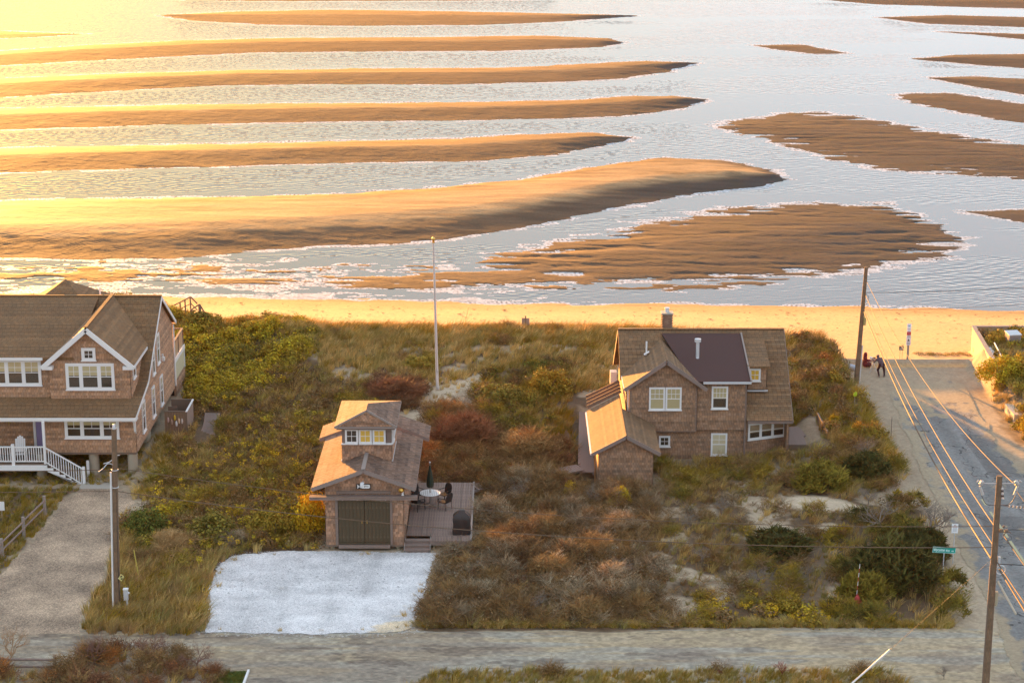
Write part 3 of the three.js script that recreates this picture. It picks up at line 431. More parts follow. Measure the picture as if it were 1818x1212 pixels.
// ---------------------------------------------------------------- boathouse with the glazed lookout
{
  const b = thing('boathouse', 'small shingled boathouse with a glazed cupola and green double doors behind white shell lot', 'boathouse', [-7.58, 0, -96.5]);
  const L = -2.0, R = 2.0, D = -9.6, fl = 0.3, sl = 0.37, eaveY = 3.52, ridge = 4.5, hw = 2.66;
  const yAt = (x) => ridge - sl * Math.abs(x);
  // front wall in three pieces round the door opening
  wall(b, [[L, fl, 0], [-1.42, fl, 0], [-1.42, 3.05, 0], [L, 3.05, 0]], FRONT, M.wallBoat);
  wall(b, [[1.36, fl, 0], [R, fl, 0], [R, 3.05, 0], [1.36, 3.05, 0]], FRONT, M.wallBoat);
  wall(b, [[L, 3.05, 0], [R, 3.05, 0], [R, yAt(R) - 0.1, 0], [0, ridge - 0.1, 0], [L, yAt(L) - 0.1, 0]], FRONT, M.wallBoat, 'gable_wall');
  wall(b, [[R, fl, 0], [R, fl, D], [R, yAt(R) - 0.1, D], [R, yAt(R) - 0.1, 0]], RIGHT, M.wallBoat);
  wall(b, [[L, fl, 0], [L, fl, D], [L, yAt(L) - 0.1, D], [L, yAt(L) - 0.1, 0]], LEFT, M.wallBoat);
  wall(b, [[L, fl, D], [R, fl, D], [R, yAt(R) - 0.1, D], [0, ridge - 0.1, D], [L, yAt(L) - 0.1, D]], BACK, M.wallBoat);
  part('floor', span(L, R, fl - 0.12, fl, D, 0.02), M.woodDark, b);
  part('sill_beam', span(-1.35, 1.3, 0.16, 0.34, 0.03, 0.2), M.wood, b);
  for (const s of [-1, 1]) roofSlope(b, [[0, ridge, 0.38], [s * hw, yAt(hw), 0.38], [s * hw, yAt(hw), D + 0.2], [0, ridge, D + 0.2]], M.roofCedar, 'roof_slope', 0.15, 0.02);
  part('ridge_cap', beam([0, ridge + 0.02, 0.4], [0, ridge + 0.02, -2.3], 0.2, 0.05), M.woodGrey, b);
  for (const s of [-1, 1]) trimBoard(b, [0, ridge - 0.1, 0.385], [s * hw, yAt(hw) - 0.1, 0.385], 0.05, 0.2, M.fascia, 'barge_board');
  for (const s of [-1, 1]) trimBoard(b, [s * hw, yAt(hw) - 0.07, 0.36], [s * hw, yAt(hw) - 0.07, D + 0.2], 0.04, 0.13, M.fascia, 'eave_board');
  // wider roof over the seaward end
  for (const s of [-1, 1]) roofSlope(b, [[0, ridge + 0.12, -7.9], [s * 3.02, ridge + 0.12 - sl * 3.02, -7.9], [s * 3.02, ridge + 0.12 - sl * 3.02, D - 0.6], [0, ridge + 0.12, D - 0.6]], M.roofCedar, 'roof_slope', 0.15, 0.02);
  for (const s of [-1, 1]) trimBoard(b, [0, ridge + 0.02, -7.88], [s * 3.02, ridge + 0.02 - sl * 3.02, -7.88], 0.05, 0.16, M.fascia, 'barge_board');
  // doors, transom lights and track
  for (const s of [-1, 1]) {
    const d = new THREE.Group(); d.name = 'door'; b.add(d);
    for (let k = 0; k < 7; k++) { const x0 = s > 0 ? 0.01 + k * 0.19 : -0.01 - (k + 1) * 0.19; part('board', span(x0 + 0.004, x0 + 0.186, 0.42, 2.86, 0.04, 0.08 + 0.004 * (k % 2)), M.door, d); }
    part('bottom_rail', span(s > 0 ? 0.02 : -1.33, s > 0 ? 1.33 : -0.02, 0.36, 0.46, 0.05, 0.115), M.door, d);
    part('handle', [rod([s * 0.13, 1.5, 0.15], [s * 0.13, 1.68, 0.15], 0.014), rod([s * 0.13, 1.51, 0.08], [s * 0.13, 1.51, 0.15], 0.01), rod([s * 0.13, 1.67, 0.08], [s * 0.13, 1.67, 0.15], 0.01)], M.gold, d);
  }
  part('door_jamb', span(-1.5, -1.36, fl, 3.02, 0.02, 0.12), M.trimBrown, b); part('door_jamb', span(1.32, 1.44, fl, 3.02, 0.02, 0.12), M.trimBrown, b);
  part('transom_backing', span(-1.42, 1.36, 2.9, 3.1, -0.02, 0.02), M.roomShade, b);
  for (let k = 0; k < 12; k++) part('transom_pane', span(-1.34 + k * 0.222, -1.34 + k * 0.222 + 0.18, 2.97, 3.09, 0.03, 0.036), M.glass, b);
  part('transom_frame', [...range(-1.37, 1.3, 0.222).map(x => span(x - 0.02, x + 0.02, 2.96, 3.1, 0.022, 0.06)), span(-1.42, 1.36, 3.1, 3.24, 0.022, 0.1)], M.trimBrown, b);
  part('track_hood', [span(-2.78, 2.74, 2.84, 3.0, 0.14, 0.36), span(-2.78, 2.74, 2.995, 3.03, 0.06, 0.42)], M.wood, b);
  for (const x of [-1.1, -0.35, 0.4, 1.1]) part('track_hanger', rod([x, 2.78, 0.2], [x, 2.86, 0.2], 0.025), M.metal, b);
  for (const [x, z] of [[-1.7, -0.25], [1.7, -0.25], [-1.7, -4.5], [1.7, -4.5], [-1.7, -9], [1.7, -9]]) part('piling', rod([x, -0.4, z], [x, 0.2, z], 0.13, 0.13, 12), M.pilingWood, b);
  // lookout
  const c = -2.3, cl = -1.28, cr = 1.3, cd = -6.2, base = 3.9, silly = 5.0, ce = 6.02;
  const cup = new THREE.Group(); cup.name = 'cupola'; b.add(cup);
  wall(cup, [[cl, base - 0.3, c], [cr, base - 0.3, c], [cr, silly, c], [cl, silly, c]], FRONT, M.wallBoat);
  for (const [x, h] of [[cr, RIGHT], [cl, LEFT]]) wall(cup, [[x, base - 0.3, c], [x, silly, c], [x, silly, cd], [x, base - 0.3, cd]], h, M.wallBoat);
  wall(cup, [[cl, base - 0.3, cd], [cr, base - 0.3, cd], [cr, ce, cd], [cl, ce, cd]], BACK, M.wallBoat);
  part('sill_band', [span(cl - 0.03, cr + 0.04, silly - 0.02, silly + 0.06, c - 0.02, c + 0.09), span(cr - 0.02, cr + 0.09, silly - 0.02, silly + 0.06, cd, c - 0.02)], M.white, cup);
  part('corner_post', [span(cl, cl + 0.24, silly + 0.06, ce, c - 0.2, c + 0.02), span(cr - 0.26, cr, silly + 0.06, ce, c - 0.2, c + 0.02), span(cl, cl + 0.1, silly + 0.06, ce, cd, c - 0.2), span(cr - 0.1, cr, silly + 0.06, ce, cd, c - 0.85), span(cl + 0.1, cr - 0.1, silly + 0.06, ce, c - 0.14, c - 0.1)], M.trimBrown, cup);
  for (const [k, x] of [-0.77, -0.06, 0.66].entries()) makeWindow(cup, { x, y: 5.45, z: c, w: 0.68, h: 0.78, cols: 2, rows: 2, hung: false, casing: 0.055, blind: k ? 1 : 0, blindMat: M.yellowBlindGlow });  // sun glow through the lookout painted as yellow blinds
  makeWindow(cup, { x: cr, y: 5.45, z: c - 0.5, ry: Math.PI / 2, w: 0.6, h: 0.78, cols: 2, rows: 2, hung: false, casing: 0.055, blind: 0 });
  part('frieze', span(cl - 0.25, cr + 0.2, 5.86, 6.06, c - 0.05, c + 0.3), M.trimBrown, cup);
  const eL = -1.62, eR = 1.58, eF = c + 0.38, eB = -6.55, ey = 6.06, ay = 6.96;
  const rp = (P) => part('roof_slope', shingled(orient(P, UPH), 0.15, 0.02, 0.06), M.roofCedar, cup);
  rp([[0.05, ay, eF], [eL, ey, eF], [eL, ey, eB], [0.05, ay, eF - 1.15]]); rp([[0.05, ay, eF], [eR, ey, eF], [eR, ey, eB], [0.05, ay, eF - 1.15]]); rp([[0.05, ay, eF - 1.15], [eL, ey, eB], [eR, ey, eB]]);
  wall(cup, [[eL + 0.12, ey, eF - 0.06], [eR - 0.12, ey, eF - 0.06], [0.05, ay - 0.08, eF - 0.06]], FRONT, M.wallBoat, 'gable_wall', 0.1);
  for (const e of [eL, eR]) part('barge_board', beam([0.05, ay - 0.03, eF], [e, ey - 0.03, eF], 0.05, 0.1), M.woodGrey, cup);
  part('eave_edge', [span(eL, eR, ey - 0.1, ey - 0.02, eF - 0.04, eF + 0.02), span(eR - 0.03, eR + 0.02, ey - 0.1, ey - 0.02, eB, eF - 0.05), span(eL - 0.02, eL + 0.03, ey - 0.1, ey - 0.02, eB, eF - 0.05)], M.woodGrey, cup);
  part('flashing', beam([cr + 0.03, yAt(cr) + 0.06, c + 0.02], [cr + 0.03, yAt(cr) + 0.06, c - 3.3], 0.07, 0.04), M.galv, b); part('flashing', [beam([cl - 0.03, yAt(cl) + 0.06, c + 0.02], [cl - 0.03, yAt(cl) + 0.06, c - 1.2], 0.07, 0.04)], M.galv, b);
  // propped shutters along the deck side
  for (const z of [-2.6, -5.6]) { part('shutter', plate([[R + 0.04, 3.0, z], [R + 0.5, 2.62, z], [R + 0.5, 2.62, z - 0.8], [R + 0.04, 3.0, z - 0.8]], 0.04), M.woodGrey, b); part('shutter_prop', beam([R + 0.04, 2.3, z - 0.4], [R + 0.44, 2.64, z - 0.4], 0.03), M.woodGrey, b); }
  part('flood_light', [lathe([[0, 0], [0.07, 0.02], [0.09, 0.12], [0, 0.12]], 12, 0, 0, 0).rotateX(1.2).translate(2.42, 3.48, -7.2)], M.white, b);
  // wall lamp right of the doors
  const lamp = part('wall_lamp', [rod([1.98, 3.05, 0.12], [1.98, 3.22, 0.12], 0.05, 0.06), rod([1.98, 3.02, 0.12], [1.98, 3.05, 0.12], 0.075), rod([1.98, 3.1, 0.02], [1.98, 3.1, 0.12], 0.02)], M.white, b);
  part('lamp_reflector', lathe([[0.0, 0], [0.1, 0.03], [0.13, 0.1]], 14).rotateX(0.7).translate(1.9, 3.24, 0.14), M.gold, b);
  // whale board over the doors
  const w = thing('whale_sign', 'dark board with a white whale and small lettering over the boathouse doors', 'sign', [-7.6, 3.5, -96.42]);
  part('board', span(-0.37, 0.37, -0.13, 0.13, 0, 0.03), M.black, w);
  const s = new THREE.Shape(); s.moveTo(0.33, -0.06); s.lineTo(0.33, 0.06); s.quadraticCurveTo(0.32, 0.1, 0.24, 0.1); s.lineTo(0.05, 0.1); s.quadraticCurveTo(-0.1, 0.06, -0.2, 0.012); s.lineTo(-0.235, 0.012); s.quadraticCurveTo(-0.25, 0.08, -0.33, 0.11); s.quadraticCurveTo(-0.28, 0, -0.33, -0.11); s.quadraticCurveTo(-0.25, -0.08, -0.235, -0.012); s.lineTo(-0.2, -0.02); s.quadraticCurveTo(-0.1, -0.1, 0.02, -0.1); s.lineTo(0.27, -0.1); s.closePath();
  const eg = new THREE.ExtrudeGeometry(s, { depth: 0.015, bevelEnabled: false }); eg.translate(0, 0, 0.031); part('whale', eg, M.white, w);
  part('fluke_mark', new THREE.TorusGeometry(0.045, 0.011, 6, 16, 4.4).translate(0.1, -0.005, 0.05), M.greenCloth, w);
  part('lettering', [span(0.16, 0.27, 0.012, 0.026, 0.047, 0.051), span(0.16, 0.25, -0.02, -0.006, 0.047, 0.051)], M.greenCloth, w);
  const gl = part('gooseneck_lamp', [beam([-0.02, 0.3, 0.0], [-0.05, 0.3, 0.3], 0.035), plate([[-0.12, 0.31, 0.28], [0.06, 0.31, 0.28], [0.02, 0.16, 0.36], [-0.16, 0.16, 0.36]].reverse(), 0.02)], M.galv, w);
}
// deck beside the boathouse, its steps and the raised walk that leads on
function boards(x0, x1, z0, z1, y, alongZ, wdt = 0.14, gap = 0.008, t = 0.04) { const o = [], n = Math.round((alongZ ? x1 - x0 : z1 - z0) / wdt); for (let k = 0; k < n; k++) { const a = k / n, b = (k + 1) / n, dy = 0.003 * (hash(k, 5, 2) - 0.5); o.push(alongZ ? span(lerp(x0, x1, a) + gap / 2, lerp(x0, x1, b) - gap / 2, y - t + dy, y + dy, z0, z1) : span(x0, x1, y - t + dy, y + dy, lerp(z0, z1, a) + gap / 2, lerp(z0, z1, b) - gap / 2)); } return o; }
{
  const d = thing('sun_deck', 'weathered grey plank deck along the right side of boathouse', 'deck', [-3.83, 0, -101]);
  const tones = [0.82, 0.94, 1.04, 1.14].map(k => { const m = M.wood.clone(); m.color = lin(k, k * 0.985, k * 0.97); return m; });
  boards(-1.66, 1.68, -4.7, 3.7, 0.5, true, 0.142, 0.016).forEach((g, k) => part('board', g, tones[Math.floor(hash(k, 6, 8) * 4)], d));
  boards(-0.36, 1.68, 3.71, 4.5, 0.5, true, 0.142, 0.016).forEach((g, k) => part('board', g, tones[Math.floor(hash(k, 7, 8) * 4)], d));
  part('rim_joist', [span(-0.4, 1.7, 0.26, 0.455, 4.47, 4.52), span(1.685, 1.73, 0.26, 0.5, -4.7, 4.5), span(-0.42, -0.37, 0.26, 0.455, 3.7, 4.5)], M.wood, d);
  part('edge_rail', beam([1.7, 0.53, -4.7], [1.7, 0.53, 4.5], 0.09, 0.05), M.woodGrey, d);
  for (const [x, z] of [[-0.2, 4.3], [1.5, 4.3], [1.5, 0], [1.5, -4.4], [-1.4, -4.4]]) part('post', rod([x, -0.3, z], [x, 0.45, z], 0.07), M.pilingWood, d);
  const st = thing('deck_steps', 'three wooden steps from the shell lot up to the deck', 'steps', [-4.88, 0, -96.6]);
  for (let k = 0; k < 3; k++) { part('tread', span(-0.64, 0.64, 0.13 + k * 0.14, 0.17 + k * 0.14, 0.22 - k * 0.3, 0.54 - k * 0.3), M.wood, st); part('riser', span(-0.62, 0.62, 0.0 + k * 0.14, 0.13 + k * 0.14, 0.49 - k * 0.3, 0.515 - k * 0.3), M.wood, st); }
  for (const x of [-0.66, 0.66]) part('stringer', beam([x, 0.05, 0.5], [x, 0.45, -0.4], 0.04, 0.26), M.woodGrey, st);
  part('hand_post', beam([-0.62, 0.4, -0.4], [-0.62, 1.25, -0.4], 0.05), M.woodDark, st);
  const wk = thing('raised_walk', 'narrow plank walk leading from the deck into brush towards shingled cottage', 'boardwalk', [0, 0, 0]);
  const a = [-2.1, 0.5, -104.9], e = [3.9, 0.75, -107.6], n = 44;
  for (let k = 0; k < n; k++) { const t = (k + 0.5) / n, x = lerp(a[0], e[0], t), y = lerp(a[1], e[1], t), z = lerp(a[2], e[2], t); part('plank', box(0.128, 0.04, 1.05, x, y, z, 0, Math.atan2(-(e[2] - a[2]), e[0] - a[0]), 0), M.wood, wk); }
  for (const o of [-0.42, 0.42]) part('stringer', beam([a[0], a[1] - 0.09, a[2] + o], [e[0], e[1] - 0.09, e[2] + o], 0.05, 0.14), M.woodGrey, wk);
}
{ // table, chairs, parasol, grill
  const t = thing('round_table', 'round white slatted table with a closed parasol on the deck', 'table', [-4.43, 0.5, -101.9]);
  const top = []; for (let k = 0; k < 11; k++) { const z = -0.5 + k * 0.1, c = Math.sqrt(Math.max(0.02, 0.54 * 0.54 - z * z)); top.push(box(0.078, 0.03, 2 * c, z, 0.72, 0, 0, 0, 0)); }
  part('table_top', top, M.white, t); part('rim', new THREE.TorusGeometry(0.54, 0.022, 6, 36).rotateX(Math.PI / 2).translate(0, 0.72, 0), M.white, t);
  part('under_ring', new THREE.CylinderGeometry(0.5, 0.5, 0.012, 28).translate(0, 0.695, 0), M.woodGrey, t);
  part('pedestal', rod([0, 0, 0], [0, 0.69, 0], 0.05, 0.04), M.woodGrey, t);
  for (let k = 0; k < 4; k++) { const a = k * Math.PI / 2 + 0.6; part('foot', beam([0, 0.12, 0], [0.42 * Math.cos(a), 0.03, 0.42 * Math.sin(a)], 0.05), M.woodGrey, t); }
  const u = thing('closed_parasol', 'dark green parasol folded down over the white table', 'parasol', [-4.43, 0.5, -101.9]);
  part('pole', rod([0, 0.735, 0], [0, 2.42, 0], 0.022), M.woodGrey, u);
  const pr = [[0.03, 1.02], [0.14, 1.05], [0.16, 1.2], [0.145, 1.5], [0.1, 1.9], [0.05, 2.2], [0.02, 2.3]], cg = lathe(pr, 20); { const p = cg.attributes.position; for (let i = 0; i < p.count; i++) { const a = Math.atan2(p.getZ(i), p.getX(i)), k = 1 + 0.2 * Math.cos(8 * a) * sstep(2.3, 1.3, p.getY(i)); p.setX(i, p.getX(i) * k); p.setZ(i, p.getZ(i) * k); } cg.computeVertexNormals(); }
  part('canopy', cg, M.greenCloth, u); part('finial', new THREE.SphereGeometry(0.05, 10, 8).translate(0, 2.46, 0), M.galv, u);
  const spots = [[-5.12, -102.6, 0.75, 'back left of the white table, nearest the boathouse wall'], [-3.68, -102.55, -0.8, 'behind the white table beside the folded parasol'], [-3.62, -101.35, -2.2, 'at the right front of the white table'], [-5.05, -101.2, 2.3, 'at the left front of the white table by the boathouse']];
  let proto;
  for (const [x, z, a, where] of spots) {
    let c;
    if (!proto) {
      c = proto = thing('patio_chair', '', 'chair', [0, 0.5, 0], 0, 'dark chairs round the deck table');
      part('seat', span(-0.25, 0.25, 0.4, 0.44, -0.24, 0.25), M.dark, c);
      const sh = new THREE.Shape(); sh.moveTo(-0.25, 0); sh.lineTo(0.25, 0); sh.lineTo(0.27, 0.3); sh.quadraticCurveTo(0.25, 0.56, 0, 0.57); sh.quadraticCurveTo(-0.25, 0.56, -0.27, 0.3); sh.closePath();
      const bg = new THREE.ExtrudeGeometry(sh, { depth: 0.03, bevelEnabled: false }); bg.rotateX(-0.2); bg.translate(0, 0.43, -0.26); part('backrest', bg, M.dark, c);
      for (const [lx, lz] of [[-0.24, 0.23], [0.24, 0.23], [-0.24, -0.24], [0.24, -0.24]]) part('leg', rod([lx, 0.41, lz], [lx * 1.1, 0, lz * 1.15], 0.016), M.dark, c);
      for (const s of [-1, 1]) part('armrest', tube([[s * 0.26, 0.42, 0.22], [s * 0.28, 0.62, 0.2], [s * 0.28, 0.65, 0], [s * 0.26, 0.66, -0.28]], 0.018), M.dark, c);
    } else { c = proto.clone(); c.name = numbered('patio_chair'); scene.add(c); c.userData = { ...proto.userData }; }
    c.position.set(x, 0.5, z); c.rotation.y = a; c.userData.label = 'dark round-backed patio chair ' + where;
  }
  const g = thing('covered_grill', 'grill under a black cover at the front right corner of deck', 'grill', [-2.62, 0.5, -97.65]);
  const cov = new THREE.BoxGeometry(0.92, 1.3, 0.62, 10, 12, 8); cov.translate(0, 0.65, 0); { const p = cov.attributes.position; for (let i = 0; i < p.count; i++) { let x = p.getX(i), y = p.getY(i), z = p.getZ(i); const t = sstep(0.55, 1.3, y), k = Math.sqrt(Math.max(0.02, 1 - t * t * 0.9)); x *= lerp(0.98, k, t) * (1 - 0.05 * Math.sin(y * 9 + x * 7)); z *= lerp(1, k, t) + 0.06 * Math.sin(x * 14 + y * 5) * (1 - t); if (y > 1.1) y -= 0.12 * (x / 0.46) ** 2; p.setXYZ(i, x, y, z); } cov.computeVertexNormals(); }
  part('cover', cov, std([0.03, 0.022, 0.018], 0.5), g); for (const x of [-0.36, 0.36]) part('wheel', new THREE.CylinderGeometry(0.08, 0.08, 0.05, 14).rotateX(Math.PI / 2).translate(x, 0.08, 0.28), M.black, g);
}
// ---------------------------------------------------------------- shingled cottage in the middle
{
  const c = thing('shingled_cottage', 'brown shingled cottage with a brick chimney and dark flat dormer roof on the dune', 'house', [11.4, 0, -111]);
  const X = (x) => x - 11.4, Z = (z) => z + 111;
  const m = M.wallBrown, gy = -0.3;
  const ridgeY = 6.66, ridgeZ = Z(-116.1), eaveY = 2.5, backZ = Z(-121);
  // main roof, front slope (right part runs to the low eave) and rear slope
  const rx0 = X(6.4), rx1 = X(16.4), fz = Z(-110.9), slope = (ridgeY - eaveY) / (fz - ridgeZ);
  roofSlope(c, [[rx0, ridgeY, ridgeZ], [X(13.7), ridgeY, ridgeZ], [X(13.7), eaveY, fz], [rx0, eaveY, fz]].map(([x, y, z]) => z === fz ? [x, lerp(eaveY, ridgeY, 0.45), lerp(fz, ridgeZ, 0.45)] : [x, y, z]), M.roofTan);
  roofSlope(c, [[X(13.7), ridgeY, ridgeZ], [rx1, ridgeY, ridgeZ], [rx1, eaveY, fz], [X(13.7), eaveY, fz]], M.roofTan, 'roof_slope', 0.16, 0.018);
  roofSlope(c, [[rx0, ridgeY, ridgeZ], [rx1, ridgeY, ridgeZ], [rx1, 3.2, backZ], [rx0, 3.2, backZ]], M.roofTan);
  part('ridge_cap', beam([rx0, ridgeY + 0.03, ridgeZ], [rx1, ridgeY + 0.03, ridgeZ], 0.24, 0.06), M.roofTan, c);
  for (const x of [rx0, rx1]) { trimBoard(c, [x, ridgeY - 0.12, ridgeZ], [x, 3.08, backZ], 0.05, 0.2, M.fascia, 'barge_board'); }
  trimBoard(c, [rx1, ridgeY - 0.12, ridgeZ], [rx1, eaveY - 0.12, fz], 0.05, 0.2, M.fascia, 'barge_board');
  trimBoard(c, [X(13.75), eaveY - 0.1, fz], [rx1, eaveY - 0.1, fz], 0.05, 0.16, M.trimBrown, 'eave_board');
  // gable end walls
  for (const [x, h] of [[X(6.75), LEFT], [X(16.2), RIGHT]]) wall(c, [[x, gy, Z(-111.2)], [x, eaveY - 0.05, Z(-111.2)], [x, ridgeY - 0.18, ridgeZ], [x, 3.2, Z(-120.6)], [x, gy, Z(-120.6)]], h, m);
  wall(c, [[X(6.75), gy, Z(-120.6)], [X(16.2), gy, Z(-120.6)], [X(16.2), 3.2, Z(-120.6)], [X(6.75), 3.2, Z(-120.6)]], BACK, m);
  // two-storey gabled bay
  const bl = X(6.86), br = X(10.75), bz = 0, ax = X(8.95), ay = 6.2, ey = 4.56;
  wall(c, [[bl, 1.85, bz], [br, 1.85, bz], [br, 4.6, bz], [ax, ay - 0.15, bz], [bl, 4.6, bz]], FRONT, m, 'gable_wall');
  wall(c, [[bl, gy, bz], [bl, 4.7, bz], [bl, 4.7, Z(-114.5)], [bl, gy, Z(-114.5)]], LEFT, m);
  part('bay_skirt', span(bl + 0.02, br - 0.02, 1.78, 1.86, bz - 0.3, bz + 0.012), M.trimBrown, c);
  const el = X(6.52), er = X(11.32), of = 0.32, ys = 4.52;
  roofSlope(c, [[ax, ay, of], [el, ys, of], [el, ys, Z(-115)], [ax, ay, Z(-115.6)]], M.roofTan); roofSlope(c, [[ax, ay, of], [er, ys, of], [er, ys, Z(-113.5)], [ax, ay, Z(-115.6)]], M.roofTan);
  for (const e of [el, er]) trimBoard(c, [ax, ay - 0.1, of + 0.01], [e, ys - 0.1, of + 0.01], 0.05, 0.22, M.fascia, 'barge_board');
  trimBoard(c, [el, ys - 0.06, of], [el, ys - 0.06, Z(-114.8)], 0.08, 0.1, M.white, 'gutter');
  part('downpipe', [rod([bl - 0.08, 2.9, -0.3], [bl - 0.08, 4.4, -0.3], 0.04), rod([bl - 0.08, 2.9, -0.3], [bl - 0.2, 2.7, -0.1], 0.04)], M.white, c);
  for (const x of [8.44, 9.4]) makeWindow(c, { x: X(x), y: 3.83, z: bz, w: 0.93, h: 1.36, cols: 3, rows: 2, blind: 0.98, casing: 0.06, blindMat: M.blind });
  // section under the membrane roof
  const sl = X(10.8), sr = X(13.6), sz = -0.12;
  wall(c, [[sl, 1.9, sz], [sr, 1.9, sz], [sr, 4.78, sz], [sl, 4.78, sz]], FRONT, m);
  wall(c, [[sr, 1.9, sz], [sr, 4.78, sz], [sr, 6.2, Z(-115.5)], [sr, 4.0, Z(-113)]], RIGHT, m, 'dormer_cheek');
  part('membrane_roof', plate(orient([[X(9.0), 6.5, Z(-115.7)], [X(13.75), 6.5, Z(-115.7)], [X(13.85), 4.92, 0.25], [X(10.5), 4.92, 0.25]], UPH), 0.1), M.membrane, c);
  part('membrane_curb', beam([X(13.78), 6.52, Z(-115.7)], [X(13.88), 4.95, 0.25], 0.09, 0.09), M.woodGrey, c);
  trimBoard(c, [X(11.1), 4.84, 0.27], [X(13.88), 4.84, 0.27], 0.1, 0.12, M.galv, 'gutter');
  makeWindow(c, { x: X(12.1), y: 3.86, z: sz, w: 0.95, h: 1.36, cols: 4, rows: 2, blind: 0.55, casing: 0.06, blindMat: M.blind });
  // ground floor
  wall(c, [[X(6.86), gy, -0.3], [X(13.65), gy, -0.3], [X(13.65), 1.88, -0.3], [X(6.86), 1.88, -0.3]], FRONT, m);
  makeWindow(c, { x: X(8.95), y: 1.14, z: -0.3, w: 0.66, h: 0.66, cols: 2, rows: 2, hung: false, blind: 0, casing: 0.07 });
  makeWindow(c, { x: X(12.15), y: 0.95, z: -0.3, w: 0.95, h: 1.36, cols: 2, rows: 2, blind: 1, casing: 0.06, blindMat: M.cream });
  part('corner_board', [span(X(13.58), X(13.68), gy, 4.7, -0.32, -0.08), span(bl - 0.03, bl + 0.08, 2.2, 4.5, -0.02, 0.035), span(br - 0.08, br + 0.02, 1.86, 4.5, -0.1, 0.033)], M.trimBrown, c);
  // sun porch set back at the right
  const p0 = [X(13.68), Z(-111.5)], p1 = [X(16.4), Z(-112.55)], ang = Math.atan2(-(p1[1] - p0[1]), p1[0] - p0[0]);
  wall(c, [[p0[0], gy, p0[1]], [p1[0], gy, p1[1]], [p1[0], 2.45, p1[1]], [p0[0], 2.45, p0[1]]], FRONT, m);
  makeWindow(c, { x: (p0[0] + p1[0]) / 2 - 0.05, y: 1.62, z: (p0[1] + p1[1]) / 2 + 0.012, ry: ang, w: 2.46, h: 1.0, units: 3, cols: 1, rows: 1, blind: 0.6, casing: 0.08, blindMat: std([0.34, 0.26, 0.16], 0.9) });
  // little dormer
  const dz = Z(-112.4), dl = X(13.9), dr = X(14.95);
  wall(c, [[dl, 4.0, dz], [dr, 4.0, dz], [dr, 5.4, dz], [dl, 5.4, dz]], FRONT, m, 'dormer_wall');
  wall(c, [[dr, 3.8, dz], [dr, 5.4, dz], [dr, 6.2, Z(-115.6)]], RIGHT, m, 'dormer_cheek');
  roofSlope(c, [[X(13.8), 5.44, dz + 0.25], [X(15.12), 5.44, dz + 0.25], [X(15.12), 6.28, Z(-115.7)], [X(13.8), 6.28, Z(-115.7)]], M.roofTan, 'dormer_roof');
  makeWindow(c, { x: X(14.27), y: 4.87, z: dz, w: 0.66, h: 0.76, cols: 2, rows: 2, hung: false, blind: 1, casing: 0.07, blindMat: M.yellowBlindGlow });
  part('flashing', span(X(13.85), X(15.05), 3.86, 3.93, dz - 0.02, dz + 0.1), M.galv, c);
  // front-left wing with its low gable
  const wz = 5, wl = X(4.86), wr = X(7.9), wx = X(6.38), wy = 3.25, we = 2.16, hw = 1.92, wsl = (wy - 2.22) / hw;
  wall(c, [[wl, gy, wz], [wr, gy, wz], [wr, we, wz], [wx, wy - 0.12, wz], [wl, we, wz]], FRONT, m, 'gable_wall');
  wall(c, [[wl, gy, wz], [wl, we, wz], [wl, we, Z(-113.8)], [wl, gy, Z(-113.8)]], LEFT, m); wall(c, [[wr, gy, wz], [wr, we, wz], [wr, we, -0.3], [wr, gy, -0.3]], RIGHT, m);
  roofSlope(c, [[wx, wy, wz + 0.3], [wx - hw, 2.22, wz + 0.3], [wx - hw, 2.22, Z(-113.7)], [wx, wy, Z(-113.7)]], M.roofTan); roofSlope(c, [[wx, wy, wz + 0.3], [wx + hw, 2.22, wz + 0.3], [wx + hw, 2.22, 0.05], [wx, wy, 0.05]], M.roofTan);
  for (const s of [-1, 1]) trimBoard(c, [wx, wy - 0.09, wz + 0.31], [wx + s * hw, 2.13, wz + 0.31], 0.05, 0.2, M.fascia, 'barge_board');
  trimBoard(c, [wx - hw - 0.04, 2.16, wz + 0.28], [wx - hw - 0.04, 2.16, Z(-113.6)], 0.09, 0.1, M.white, 'gutter');
  part('downpipe', rod([wx - hw + 0.2, 0, wz + 0.05], [wx - hw + 0.2, 2.1, wz + 0.05], 0.04), std([0.4, 0.2, 0.09], 0.5, { metalness: 0.5 }), c);
  for (let k = 0; k < 4; k++) part('privacy_slat', beam([X(4.5), 2.42 + k * 0.02, Z(-113.9 - k * 0.62)], [X(6.5), 3.42 + k * 0.02, Z(-113.9 - k * 0.62)], 0.05, 0.2), M.woodDark, c);
  // chimney of single bricks
  const ch = new THREE.Group(); ch.name = 'chimney'; ch.position.set(X(9.37), 0, Z(-116.6)); c.add(ch);
  part('flue_core', span(-0.29, 0.29, 5.8, 7.52, -0.29, 0.29), M.mortar, ch);
  const bg = [box(0.195, 0.066, 0.1), box(0.1, 0.066, 0.195)], bm = [std([0.27, 0.155, 0.10], 0.9), std([0.22, 0.13, 0.085], 0.9), std([0.31, 0.20, 0.13], 0.9)];
  for (let r = 0; r < 15; r++) for (const side of [0, 1, 2, 3]) for (let k = 0; k < 3; k++) { const o = -0.2 + k * 0.2 + (r % 2 ? 0.05 : -0.05), far = 0.25 + 0.008 * hash(r, k, side), w = side % 2; const b = shade(new THREE.Mesh(bg[w ? 1 : 0], bm[Math.floor(hash(r, k + 9, side) * 3)])); b.name = 'brick'; b.position.set(w ? (side === 1 ? far : -far) : o * 0.98, 6.45 + r * 0.076, w ? o * 0.98 : (side ? -far : far)); ch.add(b); }
